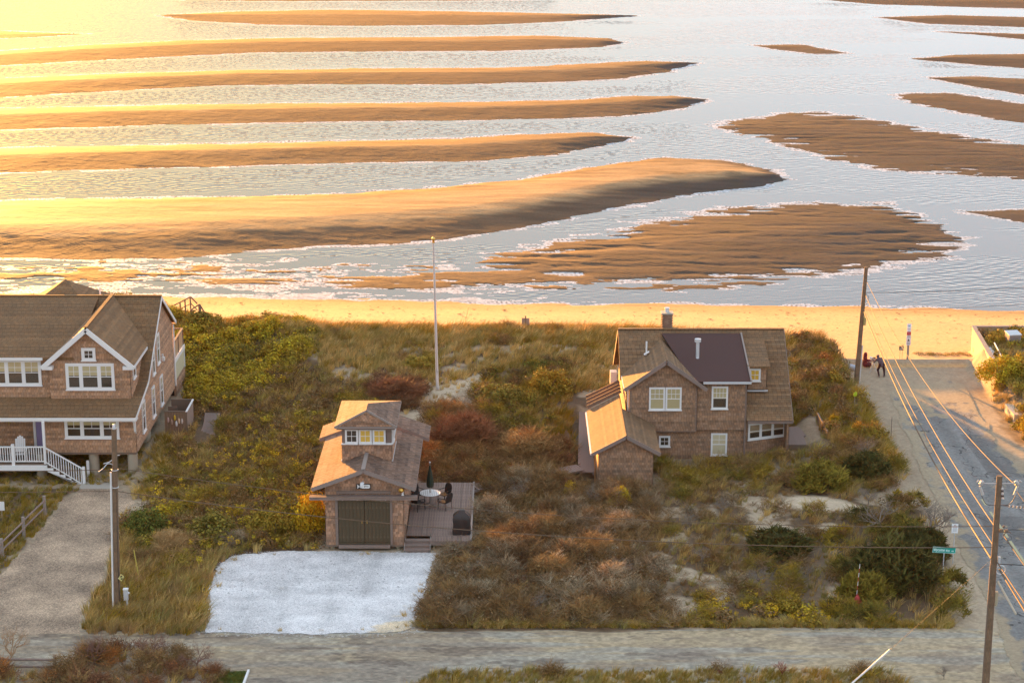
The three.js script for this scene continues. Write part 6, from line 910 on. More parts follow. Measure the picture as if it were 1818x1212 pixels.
{
  const p = thing('utility_pole', 'tall dark wooden utility pole with white insulators at the street corner', 'pole', [20.47, 0, -79.2]);
  part('shaft', rod([0, -0.5, 0], [0, 9.95, 0], 0.165, 0.12, 16), poleWood, p); part('cable_moulding', beam([-0.15, 0, 0.05], [-0.13, 6, 0.05], 0.07, 0.05), M.woodDark, p);
  for (const s of [-1, 1]) { part('standoff_arm', rod([0, 9.6, 0], [s * 0.74, 9.62, 0], 0.03, 0.022), porcelain, p); part('insulator', insulator(s * 0.78, 9.52, 0, 1.15, s * 0.4), porcelain, p); part('cutout', [rod([s * 0.8, 9.5, 0], [s * 0.66, 9.12, 0.05], 0.05, 0.06), rod([s * 0.86, 9.75, 0], [s * 0.94, 9.68, 0.04], 0.03)], porcelain, p); part('jumper', tube([[s * 0.72, 9.1, 0.05], [s * 0.5, 8.72, 0.05], [s * 0.12, 8.66, 0.1]], 0.014), wireBlack, p); }
  for (let k = 0; k < 5; k++) part('insulator_disc', new THREE.CylinderGeometry(0.06, 0.07, 0.05, 12).rotateZ(0.1).translate(0.12 + 0.015 * k, 9.4 - 0.11 * k, 0.05), k % 2 ? M.black : porcelain, p);
  for (let k = 0; k < 5; k++) part('strain_insulator', new THREE.CylinderGeometry(0.05, 0.05, 0.05, 10).rotateZ(1.5).translate(0.5 + 0.16 * k, 8.62 - 0.02 * k, 0.05), porcelain, p);
  part('strain_link', rod([0.1, 8.66, 0.05], [1.3, 8.54, 0.05], 0.016), wireMat, p); part('hardware', [box(0.16, 0.14, 0.14, 0.22, 7.5, 0), box(0.12, 0.1, 0.12, 0.42, 7.52, 0.04), rod([0, 7.46, 0], [0.6, 7.46, 0.05], 0.03), new THREE.SphereGeometry(0.06, 8, 6).translate(0.33, 7.68, 0), rod([0.3, 7.3, 0.05], [0.5, 7.55, 0.05], 0.025)], M.woodDark, p);
  part('service_box', [span(0.14, 0.26, 4.15, 4.75, -0.06, 0.06), rod([0.2, 4.1, 0], [0.2, 4.15, 0], 0.05)], std([0.42, 0.38, 0.26], 0.7), p); part('splice_case', [tube([[0.2, 5.25, 0.1], [0.42, 4.85, 0.55], [0.75, 4.25, 1.3]], 0.05, 8)], std([0.5, 0.42, 0.3], 0.5), p); part('clevis', [box(0.1, 0.3, 0.1, 0.2, 6.2, 0.05), new THREE.TorusGeometry(0.2, 0.025, 6, 16).translate(0.3, 5.75, 0.05)], M.galv, p);
  const f = thing('utility_pole', 'leaning wooden utility pole at the beach end of the road', 'pole', [22.98, 0, -127.4]);
  part('shaft', rod([-0.05, -0.4, 0], [0.28, 7.9, 0], 0.17, 0.12, 14), poleWood, f); part('transformer_bracket', [rod([0.32, 4.0, 0.1], [0.34, 4.55, 0.1], 0.09, 0.1), box(0.1, 0.1, 0.12, 0.26, 4.6, 0.06)], std([0.45, 0.36, 0.14], 0.5), f); part('insulator', insulator(0.34, 6.05, 0, 0.8), porcelain, f); part('conduit', rod([0.17, -0.2, 0.06], [0.26, 2.6, 0.06], 0.045), M.galv, f);
  part('jumper', tube([[0.3, 6.1, 0], [0.5, 5.95, 0], [0.46, 5.5, 0], [0.28, 5.3, 0.05]], 0.014), wireBlack, f);
  const l = thing('utility_pole', 'wooden utility pole with a white conduit beside the gravel drive', 'pole', [-18.85, 0, -88.4]);
  part('shaft', rod([0, -0.5, 0], [0.32, 9.1, 0], 0.16, 0.125, 16), poleWood, l); part('top_cap', [lathe([[0, 0.3], [0.07, 0.28], [0.09, 0.05], [0.07, 0], [0, 0]], 12, 0.32, 9.05, 0)], M.galv, l); part('conduit', rod([-0.17, 0.12, 0.06], [0.07, 7.0, 0.06], 0.048), M.white, l); part('conduit_boot', rod([-0.17, -0.2, 0.06], [-0.17, 0.14, 0.06], 0.055), std([0.3, 0.28, 0.06], 0.7), l);
  part('clamp', [new THREE.TorusGeometry(0.16, 0.02, 6, 16).rotateX(Math.PI / 2).translate(0.22, 6.25, 0), new THREE.TorusGeometry(0.155, 0.02, 6, 16).rotateX(Math.PI / 2).translate(0.25, 7.1, 0)], M.galv, l); part('ground_wire', tube([[0.16, 0.2, 0.1], [0.2, 2.5, 0.12], [0.3, 6, 0.1]], 0.012), wireBlack, l);
  part('street_light_loop', tube([[0.25, 7.35, 0.05], [0.0, 7.5, 0.3], [-0.2, 7.3, 0.4], [-0.45, 7.1, 0.3]], 0.022), M.galv, l);
  const dm = thing('diamond_sign', 'small pale yellow diamond marker on the pole by the gravel drive', 'sign', [-18.55, 1.75, -88.3], 0.95);
  part('plate', box(0.27, 0.27, 0.012, 0, 0, 0, 0, 0, Math.PI / 4), std([0.62, 0.56, 0.2], 0.6), dm); part('marking', [span(-0.06, 0.05, 0.02, 0.1, 0.007, 0.011), span(-0.04, 0.07, -0.1, -0.03, 0.007, 0.011)], M.black, dm); part('bracket', span(-0.16, 0.02, -0.02, 0.02, -0.05, -0.006), M.galv, dm);
}
sagWire('thicker sunlit bundled cable from the beach pole to the corner pole', [23.2, 5.0, -127.3], [20.34, 6.25, -79.2], 0.8, 0.034, wireMat);
sagWire('sunlit wire just above the thick cable between the road poles', [23.24, 5.25, -127.3], [20.36, 6.9, -79.2], 0.75, 0.02, wireMat);
sagWire('highest sunlit wire of the three nearest the road edge between the poles', [23.26, 6.1, -127.3], [20.4, 7.7, -79.2], 0.7, 0.022, wireMat);
sagWire('thin wire over the middle of the road from the beach pole top', [23.3, 7.0, -127.3], [21.3, 9.4, -79.2], 1.1, 0.016, wireMat);
sagWire('upper dark wire across the whole lot from corner pole to drive pole', [20.35, 7.7, -79.2], [-18.6, 7.2, -88.4], 0.85, 0.016, wireMat);
sagWire('lower dark wire across the whole lot from corner pole to drive pole', [20.35, 6.75, -79.2], [-18.62, 6.05, -88.4], 0.8, 0.02, wireMat);
sagWire('upper wire running left from the drive pole', [-18.62, 7.1, -88.4], [-60, 7.4, -91], 0.5, 0.016, wireMat);
sagWire('lower wire running left from the drive pole', [-18.62, 6.05, -88.4], [-60, 6.4, -91], 0.5, 0.018, wireMat);
sagWire('thick lit cable leaving the corner pole towards lower right', [20.7, 5.8, -79.1], [21.8, 6.6, -40], 0.9, 0.04, wireMat);
sagWire('thin lit wire leaving the corner pole hardware towards lower right', [20.8, 7.3, -79.1], [22.8, 8.2, -40], 0.9, 0.024, wireMat);
sagWire('lit wire leaving the corner pole clevis towards lower right', [20.6, 6.1, -79.1], [22.4, 7.2, -40], 0.9, 0.03, wireMat);
sagWire('thin wire leaving the corner pole top towards the right edge', [21.2, 9.3, -79.1], [24, 9.2, -40], 0.9, 0.014, wireMat);
sagWire('dark wire from the corner pole running right above the road', [20.8, 7.55, -79.2], [46, 7.0, -86], 0.6, 0.016, wireBlack);
sagWire('lower dark wire from the corner pole running right above the road', [20.7, 6.0, -79.2], [46, 5.6, -86], 0.9, 0.02, wireBlack);
sagWire('dark wire sagging from the beach pole to the right over the beach', [23.3, 6.2, -127.4], [60, 4.2, -150], 0.9, 0.018, wireBlack);
sagWire('lower thin wire from the beach pole to the right over the beach', [23.3, 5.0, -127.4], [60, 3.0, -150], 0.9, 0.012, wireMat);
sagWire('thin guy wire slanting from corner pole to its white guard', [20.34, 6.2, -79.15], [14.2, 0, -79.2], 0, 0.006, wireBlack, 'guy_wire', null);
solid('guy_guard', rod([14.3, 0.12, -79.19], [16.25, 2.07, -79.19], 0.04, 0.04, 10), M.white, 'white plastic guard sleeve on the guy wire by the street', 'guard');

function canvasTex(w, h, draw) { const c = document.createElement('canvas'); c.width = w; c.height = h; const x = c.getContext('2d'); draw(x, w, h); const t = new THREE.CanvasTexture(c); t.colorSpace = THREE.SRGBColorSpace; t.magFilter = t.minFilter = THREE.LinearFilter; return t; }
function face(w, h, x, y, z) { const g = new THREE.PlaneGeometry(w, h); g.translate(x, y, z); return g; }
{ // street name sign
  const s = thing('street_sign', 'green street name sign with white lettering on a thin post', 'street sign', [21.2, 0, -91.6], 0.12);
  part('post', rod([0, -0.2, 0], [0, 1.72, 0], 0.028), M.galv, s);
  const b = new THREE.Group(); b.name = 'blade'; b.position.set(0, 1.88, 0); b.rotation.z = -0.095; s.add(b);
  part('plate', span(-0.59, 0.59, -0.155, 0.155, -0.006, 0.006), std([0.012, 0.30, 0.25], 0.5), b);
  const t = canvasTex(512, 136, (x, w, h) => { x.fillStyle = '#0a9d8f'; x.fillRect(0, 0, w, h); x.strokeStyle = '#dff5f2'; x.lineWidth = 7; x.strokeRect(6, 6, w - 12, h - 12); x.fillStyle = '#eefaf8'; x.font = 'bold 84px sans-serif'; x.textBaseline = 'middle'; x.fillText('Wycome', 20, 70, 250); x.font = 'bold 60px sans-serif'; x.fillText('Way', 290, 76, 90); x.font = 'bold 40px sans-serif'; x.fillText('Rd', 420, 84, 60); });
  part('lettering', face(1.18, 0.31, 0, 0, 0.0075), new THREE.MeshStandardMaterial({ map: t, roughness: 0.5 }), b);
  const n = thing('parking_sign', 'white sign with a red band and small text on a post beside the road', 'sign', [22.37, 0, -94.6]);
  part('post', rod([0, -0.2, -0.02], [0, 2.1, -0.02], 0.022), M.galv, n); part('plate', span(-0.165, 0.165, 1.64, 2.14, -0.004, 0.004), M.white, n);
  const nt = canvasTex(128, 192, (x, w, h) => { x.fillStyle = '#f2f4f4'; x.fillRect(0, 0, w, h); x.fillStyle = '#8a4a44'; x.font = 'bold 34px sans-serif'; x.textAlign = 'center'; x.fillText('NO', 64, 40); x.fillStyle = '#c9807a'; x.fillRect(18, 54, 92, 16); x.fillStyle = '#9aa2a8'; for (let k = 0; k < 4; k++) x.fillRect(24, 84 + k * 22, 80, 8); });
  part('print', face(0.32, 0.49, 0, 1.89, 0.0055), new THREE.MeshStandardMaterial({ map: nt, roughness: 0.5 }), n);
  const b2 = thing('beach_sign_post', 'post with stacked white, red and picture signs at the beach access', 'sign post', [27.18, groundY(27.18, -131.8), -131.8], 0.05);
  part('post', span(-0.08, 0.08, -0.3, 2.3, -0.08, 0.06), M.woodGrey, b2);
  const signs = [['notice_plate', 0.3, 0.34, 2.36, (x, w, h) => { x.fillStyle = '#e4ecf2'; x.fillRect(0, 0, w, h); x.fillStyle = '#8fb0cc'; x.fillRect(w * 0.25, h * 0.35, w * 0.5, h * 0.3); }], ['small_plate', 0.29, 0.2, 2.07, (x, w, h) => { x.fillStyle = '#e6e2e6'; x.fillRect(0, 0, w, h); x.fillStyle = '#9a92a0'; x.fillRect(w * 0.1, h * 0.12, w * 0.8, h * 0.16); }], ['red_plate', 0.3, 0.24, 1.83, (x, w, h) => { x.fillStyle = '#b02a3c'; x.fillRect(0, 0, w, h); x.fillStyle = '#cf6878'; x.fillRect(w * 0.2, h * 0.3, w * 0.6, h * 0.14); x.fillRect(w * 0.25, h * 0.55, w * 0.5, h * 0.12); }], ['picture_plate', 0.32, 0.7, 1.34, (x, w, h) => { x.fillStyle = '#dcd6d8'; x.fillRect(0, 0, w, h); x.fillStyle = '#8a8288'; for (const k of [0.06, 0.14, 0.72, 0.8, 0.88]) x.fillRect(w * 0.14, h * k, w * 0.72, h * 0.04); x.fillStyle = '#141014'; x.beginPath(); x.moveTo(w * 0.5, h * 0.3); x.lineTo(w * 0.68, h * 0.52); x.lineTo(w * 0.32, h * 0.52); x.fill(); x.fillRect(w * 0.26, h * 0.54, w * 0.48, h * 0.06); }]];
  for (const [n2, w, h, y, draw] of signs) { part(n2, span(-w / 2, w / 2, y - h / 2, y + h / 2, 0.062, 0.072), M.white, b2); part('print', face(w - 0.01, h - 0.01, 0, y, 0.0735), new THREE.MeshStandardMaterial({ map: canvasTex(96, Math.round(96 * h / w), draw), roughness: 0.6 }), b2); }
  const w = thing('yard_sign', 'small dark picture sign on wire legs left of beach sign post', 'sign', [26.74, groundY(26.74, -131.8), -131.8], -0.1);
  part('board', span(-0.16, 0.16, 0.62, 0.92, -0.008, 0.008), std([0.10, 0.08, 0.06], 0.8), w); part('print', [span(-0.13, 0.12, 0.66, 0.72, 0.009, 0.012), span(-0.06, 0.14, 0.78, 0.86, 0.009, 0.012)], std([0.5, 0.42, 0.34], 0.8), w); part('leg', rod([-0.08, -0.1, 0], [-0.08, 0.62, 0], 0.01), wireMat, w); part('leg', rod([0.08, -0.1, 0], [0.08, 0.62, 0], 0.01), wireMat, w); part('ornament', new THREE.TorusGeometry(0.05, 0.012, 6, 14).translate(0.07, 0.98, 0), wireMat, w);
  const d = thing('dune_sign', 'small dark board sign on a post at the dune crest, seen from behind', 'sign', [0.95, groundY(0.95, -134.6), -134.6]);
  part('post', span(-0.045, 0.045, -0.3, 1.15, 0, 0.06), M.woodDark, d); part('board', span(-0.27, 0.27, 0.45, 0.98, -0.03, -0.002), M.woodGrey, d);
  const e = thing('edge_sign', 'small white sign on a stake left of the split-rail fence', 'sign', [-27.4, 0, -100.8]); part('stake', rod([0, -0.2, 0], [0, 0.75, 0], 0.02), M.woodGrey, e); part('board', span(-0.13, 0.17, 0.62, 1.12, 0.02, 0.035), M.white, e);
}
{ // pedestal, stakes, hydrant
  const p = thing('utility_pedestal', 'pale grey utility pedestal on a thin stem at the foot of drive pole', 'pedestal', [-18.35, 0, -88.35]);
  part('stem', rod([0.03, -0.2, 0], [0, 0.62, 0], 0.045, 0.05), M.galv, p); part('cabinet', new THREE.BoxGeometry(0.2, 0.52, 0.16).translate(-0.03, 0.86, 0), M.galv, p); part('lid', span(-0.15, 0.09, 1.12, 1.18, -0.1, 0.1), M.white, p); part('meter_knob', new THREE.SphereGeometry(0.06, 10, 8).translate(0.1, 0.95, 0.02), M.galv, p);
  solid('yellow_stake', rod([-18.4, -0.1, -91.95], [-18.62, 1.75, -91.95], 0.03, 0.03, 8), std([0.5, 0.40, 0.08], 0.7), 'leaning yellow marker stake in grass right of the drive pole', 'stake');
  const h = thing('fire_hydrant', 'red fire hydrant at the edge of the brush by the street', 'hydrant', [16.48, 0.0, -88.5]);
  part('barrel', lathe([[0, -0.2], [0.14, -0.2], [0.14, 0.06], [0.11, 0.08], [0.11, 0.5], [0.16, 0.52], [0.16, 0.56], [0.13, 0.58], [0.11, 0.68], [0.05, 0.76], [0, 0.77]], 18), M.red, h); part('top_nut', rod([0, 0.76, 0], [0, 0.83, 0], 0.035, 0.03, 5), M.red, h);
  for (const s of [-1, 1]) part('side_outlet', [rod([s * 0.1, 0.42, 0], [s * 0.19, 0.42, 0], 0.055, 0.06, 10), rod([s * 0.19, 0.42, 0], [s * 0.22, 0.42, 0], 0.04, 0.025, 6)], M.red, h); part('front_outlet', rod([0, 0.42, 0.1], [0, 0.42, 0.2], 0.075, 0.08, 12), M.red, h);
  const mk = thing('hydrant_marker', 'thin red and white striped marker rod above the red hydrant', 'marker', [16.45, 0.55, -88.62]); for (let k = 0; k < 8; k++) part('stripe', rod([0.012 * k, 0.22 * k, 0], [0.012 * (k + 1), 0.22 * (k + 1), 0], 0.014), k % 2 ? M.white : M.red, mk);
  const lm = thing('lime_marker', 'lime green oval marker on a stick in scrub beside the road', 'marker', [21.3, groundY(21.3, -118.5), -118.5]); part('stick', rod([0, -0.2, 0], [0, 0.95, 0], 0.014), M.woodGrey, lm); part('oval', new THREE.SphereGeometry(0.16, 16, 12).scale(0.75, 1, 0.2).rotateZ(-0.3).translate(0.02, 1.05, 0), std([0.42, 0.55, 0.02], 0.6), lm);
  solid('boundary_post', rod([23.1, -0.2, -115.6], [23.1, 1.25, -115.6], 0.025, 0.02, 6), M.woodDark, 'thin dark post at the scrub edge beside the road', 'post');
}
{ // flagpole
  const f = thing('flagpole', 'tall white flagpole with a gold ball standing on the sand path', 'flagpole', [-4.78, groundY(-4.78, -122.6), -122.6]);
  part('pole', rod([0, -0.3, 0], [-0.17, 9.75, 0], 0.1, 0.055, 16), std([0.66, 0.62, 0.58], 0.45), f); part('ball', new THREE.SphereGeometry(0.12, 16, 12).translate(-0.17, 9.86, 0), M.gold, f); part('halyard', tube([[-0.05, 1.2, 0.1], [-0.1, 5, 0.14], [-0.2, 9.6, 0.07]], 0.008), M.woodGrey, f); part('cleat', span(-0.03, 0.03, 1.1, 1.3, 0.08, 0.13), M.metal, f); part('truck', rod([-0.17, 9.6, 0], [-0.17, 9.75, 0], 0.075), M.gold, f);
  solid('thin_mast', rod([-3.7, groundY(-3.7, -138), -138], [-3.1, groundY(-3.7, -138) + 2.6, -138], 0.02, 0.012, 6), std([0.5, 0.26, 0.14], 0.7), 'thin slanting rod stuck in the beach right of the flagpole', 'rod');
}
{ // beach stairs with rails
  const s = thing('beach_stairs', 'weathered wooden stairs with rails over the dune crest beside the big house', 'stairs', [0, 0.35, 0]); const z0 = -133.2, z1 = -134.4;
  const railRun = (pts, z, drop) => { for (let k = 0; k < pts.length - 1; k++) { part('top_rail', beam([...pts[k], z], [...pts[k + 1], z], 0.07, 0.09), M.woodDark, s); part('mid_rail', beam([pts[k][0], pts[k][1] - 0.48, z], [pts[k + 1][0], pts[k + 1][1] - 0.48, z], 0.05, 0.06), M.woodDark, s); } for (const [x, y] of drop) part('post', span(x - 0.045, x + 0.045, y - 1.25, y, z - 0.045, z + 0.045), M.woodDark, s); };
  railRun([[-23.7, 3.15], [-22.35, 3.85], [-21.9, 3.35]], z1, [[-23.7, 3.15], [-23.1, 3.44], [-22.75, 3.63], [-22.38, 3.83]]);
  railRun([[-22.2, 3.2], [-21.55, 3.62], [-20.85, 2.3]], z0, [[-22.1, 3.2], [-21.6, 3.55], [-21.5, 3.55], [-21.2, 2.95], [-20.9, 2.35]]);
  for (let k = 0; k < 7; k++) part('tread', span(-23.8 + k * 0.28, -23.8 + k * 0.28 + 0.3, 1.9 + k * 0.11, 1.94 + k * 0.11, z1, z0), M.wood, s); part('landing', span(-21.9, -21.3, 2.6, 2.66, z1, z0), M.wood, s);
  for (let k = 0; k < 7; k++) part('tread', span(-21.3 + k * 0.24, -21.3 + k * 0.24 + 0.28, 2.45 - k * 0.19, 2.49 - k * 0.19, z1, z0), M.wood, s);
  part('stringer', beam([-21.4, 2.5, z0], [-19.6, 1.0, z0], 0.05, 0.24), M.woodGrey, s); part('stringer', beam([-23.9, 1.85, z0], [-21.7, 2.6, z0], 0.05, 0.24), M.woodGrey, s);
}
{ // split-rail fence, short fence, lawn edge
  const f = thing('split_rail_fence', 'split-rail wooden fence along the left edge of the gravel drive', 'fence', [0, 0, 0]); const P = [[-25.3, -101.7], [-25.66, -98.4], [-26.0, -95.2], [-26.4, -92], [-26.8, -88.8]];
  for (const [x, z] of P) part('post', rod([x, -0.2, z], [x, 1.12, z], 0.09, 0.085, 8), M.woodGrey, f); for (let k = 0; k < P.length - 1; k++) for (const y of [0.45, 0.85]) part('rail', rod([P[k][0], y, P[k][1] + 0.1], [P[k + 1][0], y + 0.03, P[k + 1][1] - 0.1], 0.055, 0.05, 6), M.wood, f);
  const g = thing('low_fence', 'low weathered rail fence at the bottom left by the street', 'fence', [0, 0, 0]); part('post', rod([-20.3, -0.1, -81.65], [-20.3, 0.72, -81.65], 0.08, 0.07, 8), M.woodGrey, g); part('post', rod([-23.4, -0.1, -81.7], [-23.4, 0.7, -81.7], 0.08, 0.07, 8), M.woodGrey, g); for (const y of [0.5, 0.16]) part('rail', rod([-20.3, y, -81.65], [-23.6, y + 0.02, -81.72], 0.06, 0.055, 7), M.wood, g);
  solid('lawn_edging', beam([-11.69, 0.06, -81.5], [-11.76, 0.06, -79], 0.09, 0.12), M.white, 'white edging board along the small lawn patch at bottom', 'edging');
  patch('lawn_patch', [[-13.2, -79], [-13.0, -81.0], [-12.3, -81.5], [-11.75, -81.5], [-11.8, -79]], 0.035, std([0.06, 0.10, 0.015], 0.95), 0.08, 2, 4);
  solid('foundation_walk', span(-24.4, -22.6, -0.05, 0.035, -107.4, -106), M.concrete, 'grey concrete pad at the foot of the white front stairs', 'pad');
}
{ // seawall plot at the right
  const w = thing('seawall', 'sunlit plank-faced seawall holding the planted plot right of beach access', 'wall', [0, 0, 0]); const wm = std([0.52, 0.43, 0.30], 0.9, { bumpMap: grainBump, bumpScale: 0.03 });
  const n = 24; for (let k = 0; k < n; k++) { const t = (k + 0.5) / n, x = lerp(31.75, 32.65, t), z = lerp(-124.6, -136.2, t); part('plank', box(0.16, 2.5, 0.478, x, 0.28 - 0.02 * (k % 2), z, 0, Math.atan2(0.9, 11.6) * -1, 0), wm, w); }
  for (let k = 0; k < 26; k++) part('plank', span(32.75 + k * 0.6, 32.75 + k * 0.6 + 0.59, -1.2, 1.5, -136.4, -136.24), wm, w);
  part('cap', beam([31.8, 1.57, -124.5], [32.7, 1.57, -136.3], 0.32, 0.09), M.woodGrey, w); part('cap', beam([32.6, 1.57, -136.32], [48.4, 1.57, -136.32], 0.32, 0.088), M.woodGrey, w);
  const b = thing('utility_cabinet', 'grey box cabinet with a pale lid in the planted plot at right', 'cabinet', [34.55, 1.1, -132.6], 0.15); part('cabinet_body', span(-0.42, 0.42, 0, 0.95, -0.4, 0.4), std([0.28, 0.24, 0.22], 0.6), b); part('lid', box(0.92, 0.06, 0.9, 0, 0.98, 0, 0.12), M.galv, b); for (let k = 0; k < 4; k++) part('louvre', span(-0.34, 0.34, 0.2 + k * 0.16, 0.26 + k * 0.16, 0.4, 0.42), std([0.2, 0.17, 0.16], 0.6), b);
  const st = thing('wall_steps', 'pale metal steps leading down along the inner side of seawall', 'steps', [0, 0, 0]); for (let k = 0; k < 9; k++) part('tread', span(32.2 + 0.02 * k, 32.75 + 0.02 * k, 1.35 - k * 0.02, 1.39 - k * 0.02, -131.4 + k * 0.62, -131.4 + k * 0.62 + 0.5), M.galv, st); part('hand_rail', beam([33.0, 1.7, -131.4], [32.5, 1.55, -125.6], 0.06), M.white, st);
  solid('concrete_slab', span(31.2, 32.4, 0.0, 0.62, -120.6, -118.2), M.concrete, 'weathered concrete slab on the bank at the right road edge', 'slab');
  const pp = thing('drain_pipe', 'pale blue-grey pipe lying behind the foot of the beach pole', 'pipe', [23.05, groundY(23.05, -130.6) + 0.2, -130.6], -0.25); part('tube', rod([-0.65, 0.18, 0], [0.6, -0.12, 0], 0.21, 0.21, 18), std([0.42, 0.46, 0.52], 0.5), pp); part('end_cap', rod([-0.72, 0.2, 0], [-0.64, 0.18, 0], 0.23, 0.23, 18), M.dark, pp);
  const sf = thing('snow_fence', 'short row of dark sand-fence pickets on the dune above the beach pole', 'fence', [0, 0, 0]); for (let k = 0; k < 15; k++) { const t = k / 14, x = lerp(21.9, 22.75, t) + 0.04 * hash(k, 1), z = lerp(-132.4, -129.4, t), y = groundY(x, z); part('picket', box(0.05, 1.0 + 0.25 * hash(k, 2), 0.04, x, y + 0.4, z, 0.1 * (hash(k, 3) - 0.5), 0, 0.2 * (hash(k, 4) - 0.5)), M.woodDark, sf); } part('rail_wire', tube([[21.9, groundY(21.9, -132.4) + 0.6, -132.4], [22.75, groundY(22.75, -129.4) + 0.6, -129.4]], 0.012), wireBlack, sf);
  // worn centre line and a long crack in the road
  { const o = []; for (let k = 0; k < 66; k++) { const z = -105 + k * 0.5; if (hash(k, 7, 3) > 0.12) { const q = new THREE.PlaneGeometry(0.13 + 0.02 * hash(k, 8), 0.5); q.rotateX(-Math.PI / 2); q.translate(26.05 - 0.001 * k, 0.028, z); o.push(q); } } struct('road_marking', o, std([0.46, 0.42, 0.24], 0.9)); }
}

// ---------------------------------------------------------------- people at the beach access
const sdCap = (p, a, b, ra, rb) => { const bx = b[0] - a[0], by = b[1] - a[1], bz = b[2] - a[2], px = p[0] - a[0], py = p[1] - a[1], pz = p[2] - a[2], t = clamp((px * bx + py * by + pz * bz) / (bx * bx + by * by + bz * bz + 1e-9), 0, 1); return Math.hypot(px - t * bx, py - t * by, pz - t * bz) - lerp(ra, rb, t); };
function skin(bones, cell, k = 0.05) {                 // tapered capsules joined by a smooth minimum, meshed
  const lo = [1e9, 1e9, 1e9], hi = [-1e9, -1e9, -1e9]; for (const [a, b, ra, rb] of bones) for (const [q, r] of [[a, ra], [b, rb]]) for (let i = 0; i < 3; i++) { lo[i] = Math.min(lo[i], q[i] - r - 0.05); hi[i] = Math.max(hi[i], q[i] + r + 0.05); }
  const size = Math.max(hi[0] - lo[0], hi[1] - lo[1], hi[2] - lo[2]), c = lo.map((v, i) => (v + hi[i]) / 2), N = Math.ceil(size / cell) + 4, mc = new MarchingCubes(N, new THREE.MeshBasicMaterial(), false, false, 90000); mc.isolation = 0;
  for (let z = 0; z < N; z++) for (let y = 0; y < N; y++) for (let x = 0; x < N; x++) { const p = [x, y, z].map((v, i) => c[i] + (v - N / 2) / (N / 2) * (N * cell / 2)); let d = 1; for (const [a, b, ra, rb] of bones) { const e = sdCap(p, a, b, ra, rb), h = clamp(0.5 + 0.5 * (d - e) / k, 0, 1); d = lerp(d, e, h) - k * h * (1 - h); } mc.field[x + y * N + z * N * N] = -d; }
  mc.update(); const n = mc.count, P = new Float32Array(n * 3), Q = new Float32Array(n * 3); for (let i = 0; i < n * 3; i++) { P[i] = mc.positionArray[i] * (N * cell / 2) + c[i % 3]; Q[i] = mc.normalArray[i]; }
  const g = new THREE.BufferGeometry(); g.setAttribute('position', new THREE.BufferAttribute(P, 3)); g.setAttribute('normal', new THREE.BufferAttribute(Q, 3)); g.computeVertexNormals(); return g;
}
function hand(w, d, r = 0.009) {                       // palm and five bent fingers from the wrist w along d
  const D = V(...d).normalize(), S = D.clone().cross(V(0, 1, 0.2)).normalize(), U = S.clone().cross(D), at = (a, b, c) => V(...w).addScaledVector(D, a).addScaledVector(S, b).addScaledVector(U, c).toArray(), o = [[at(0, -0.02, 0), at(0.075, -0.022, 0), 0.02, 0.018], [at(0, 0.02, 0), at(0.075, 0.022, 0), 0.02, 0.018]];
  [[-0.033, 0.065], [-0.011, 0.078], [0.011, 0.082], [0.033, 0.072]].forEach(([s, l]) => { o.push([at(0.08, s, 0), at(0.08 + l * 0.55, s * 1.15, -0.008), r, r], [at(0.08 + l * 0.55, s * 1.15, -0.008), at(0.08 + l * 0.9, s * 1.15, -0.035), r, r * 0.85]); }); o.push([at(0.02, -0.035, 0), at(0.055, -0.062, -0.01), r * 1.15, r], [at(0.055, -0.062, -0.01), at(0.085, -0.06, -0.02), r, r * 0.85]); return o;
}
function headBones(c, f, r = 0.095) { const F = V(...f).normalize(), S = F.clone().cross(V(0, 1, 0)).normalize(), at = (a, b, y) => V(...c).addScaledVector(F, a).addScaledVector(S, b).add(V(0, y, 0)).toArray(); return [[at(-0.01, 0, 0.03), at(0.01, 0, -0.05), r, r * 0.78], [at(0.05, 0, -0.06), at(0.06, 0, -0.085), 0.045, 0.04], [at(0.09, 0, 0.01), at(0.112, 0, -0.02), 0.011, 0.016], [at(0, 0.088, -0.01), at(-0.01, 0.095, -0.03), 0.018, 0.014], [at(0, -0.088, -0.01), at(-0.01, -0.095, -0.03), 0.018, 0.014]]; }
function features(o, c, f) { const F = V(...f).normalize(), S = F.clone().cross(V(0, 1, 0)).normalize(), at = (a, b, y) => V(...c).addScaledVector(F, a).addScaledVector(S, b).add(V(0, y, 0)); for (const s of [-1, 1]) part('eye', new THREE.SphereGeometry(0.011, 8, 6).translate(...at(0.086, s * 0.034, 0.008).toArray()), M.black, o); part('mouth', rod(at(0.092, -0.022, -0.062).toArray(), at(0.092, 0.022, -0.062).toArray(), 0.006), std([0.3, 0.1, 0.08], 0.7), o); }
const skinMat = std([0.48, 0.29, 0.20], 0.7);
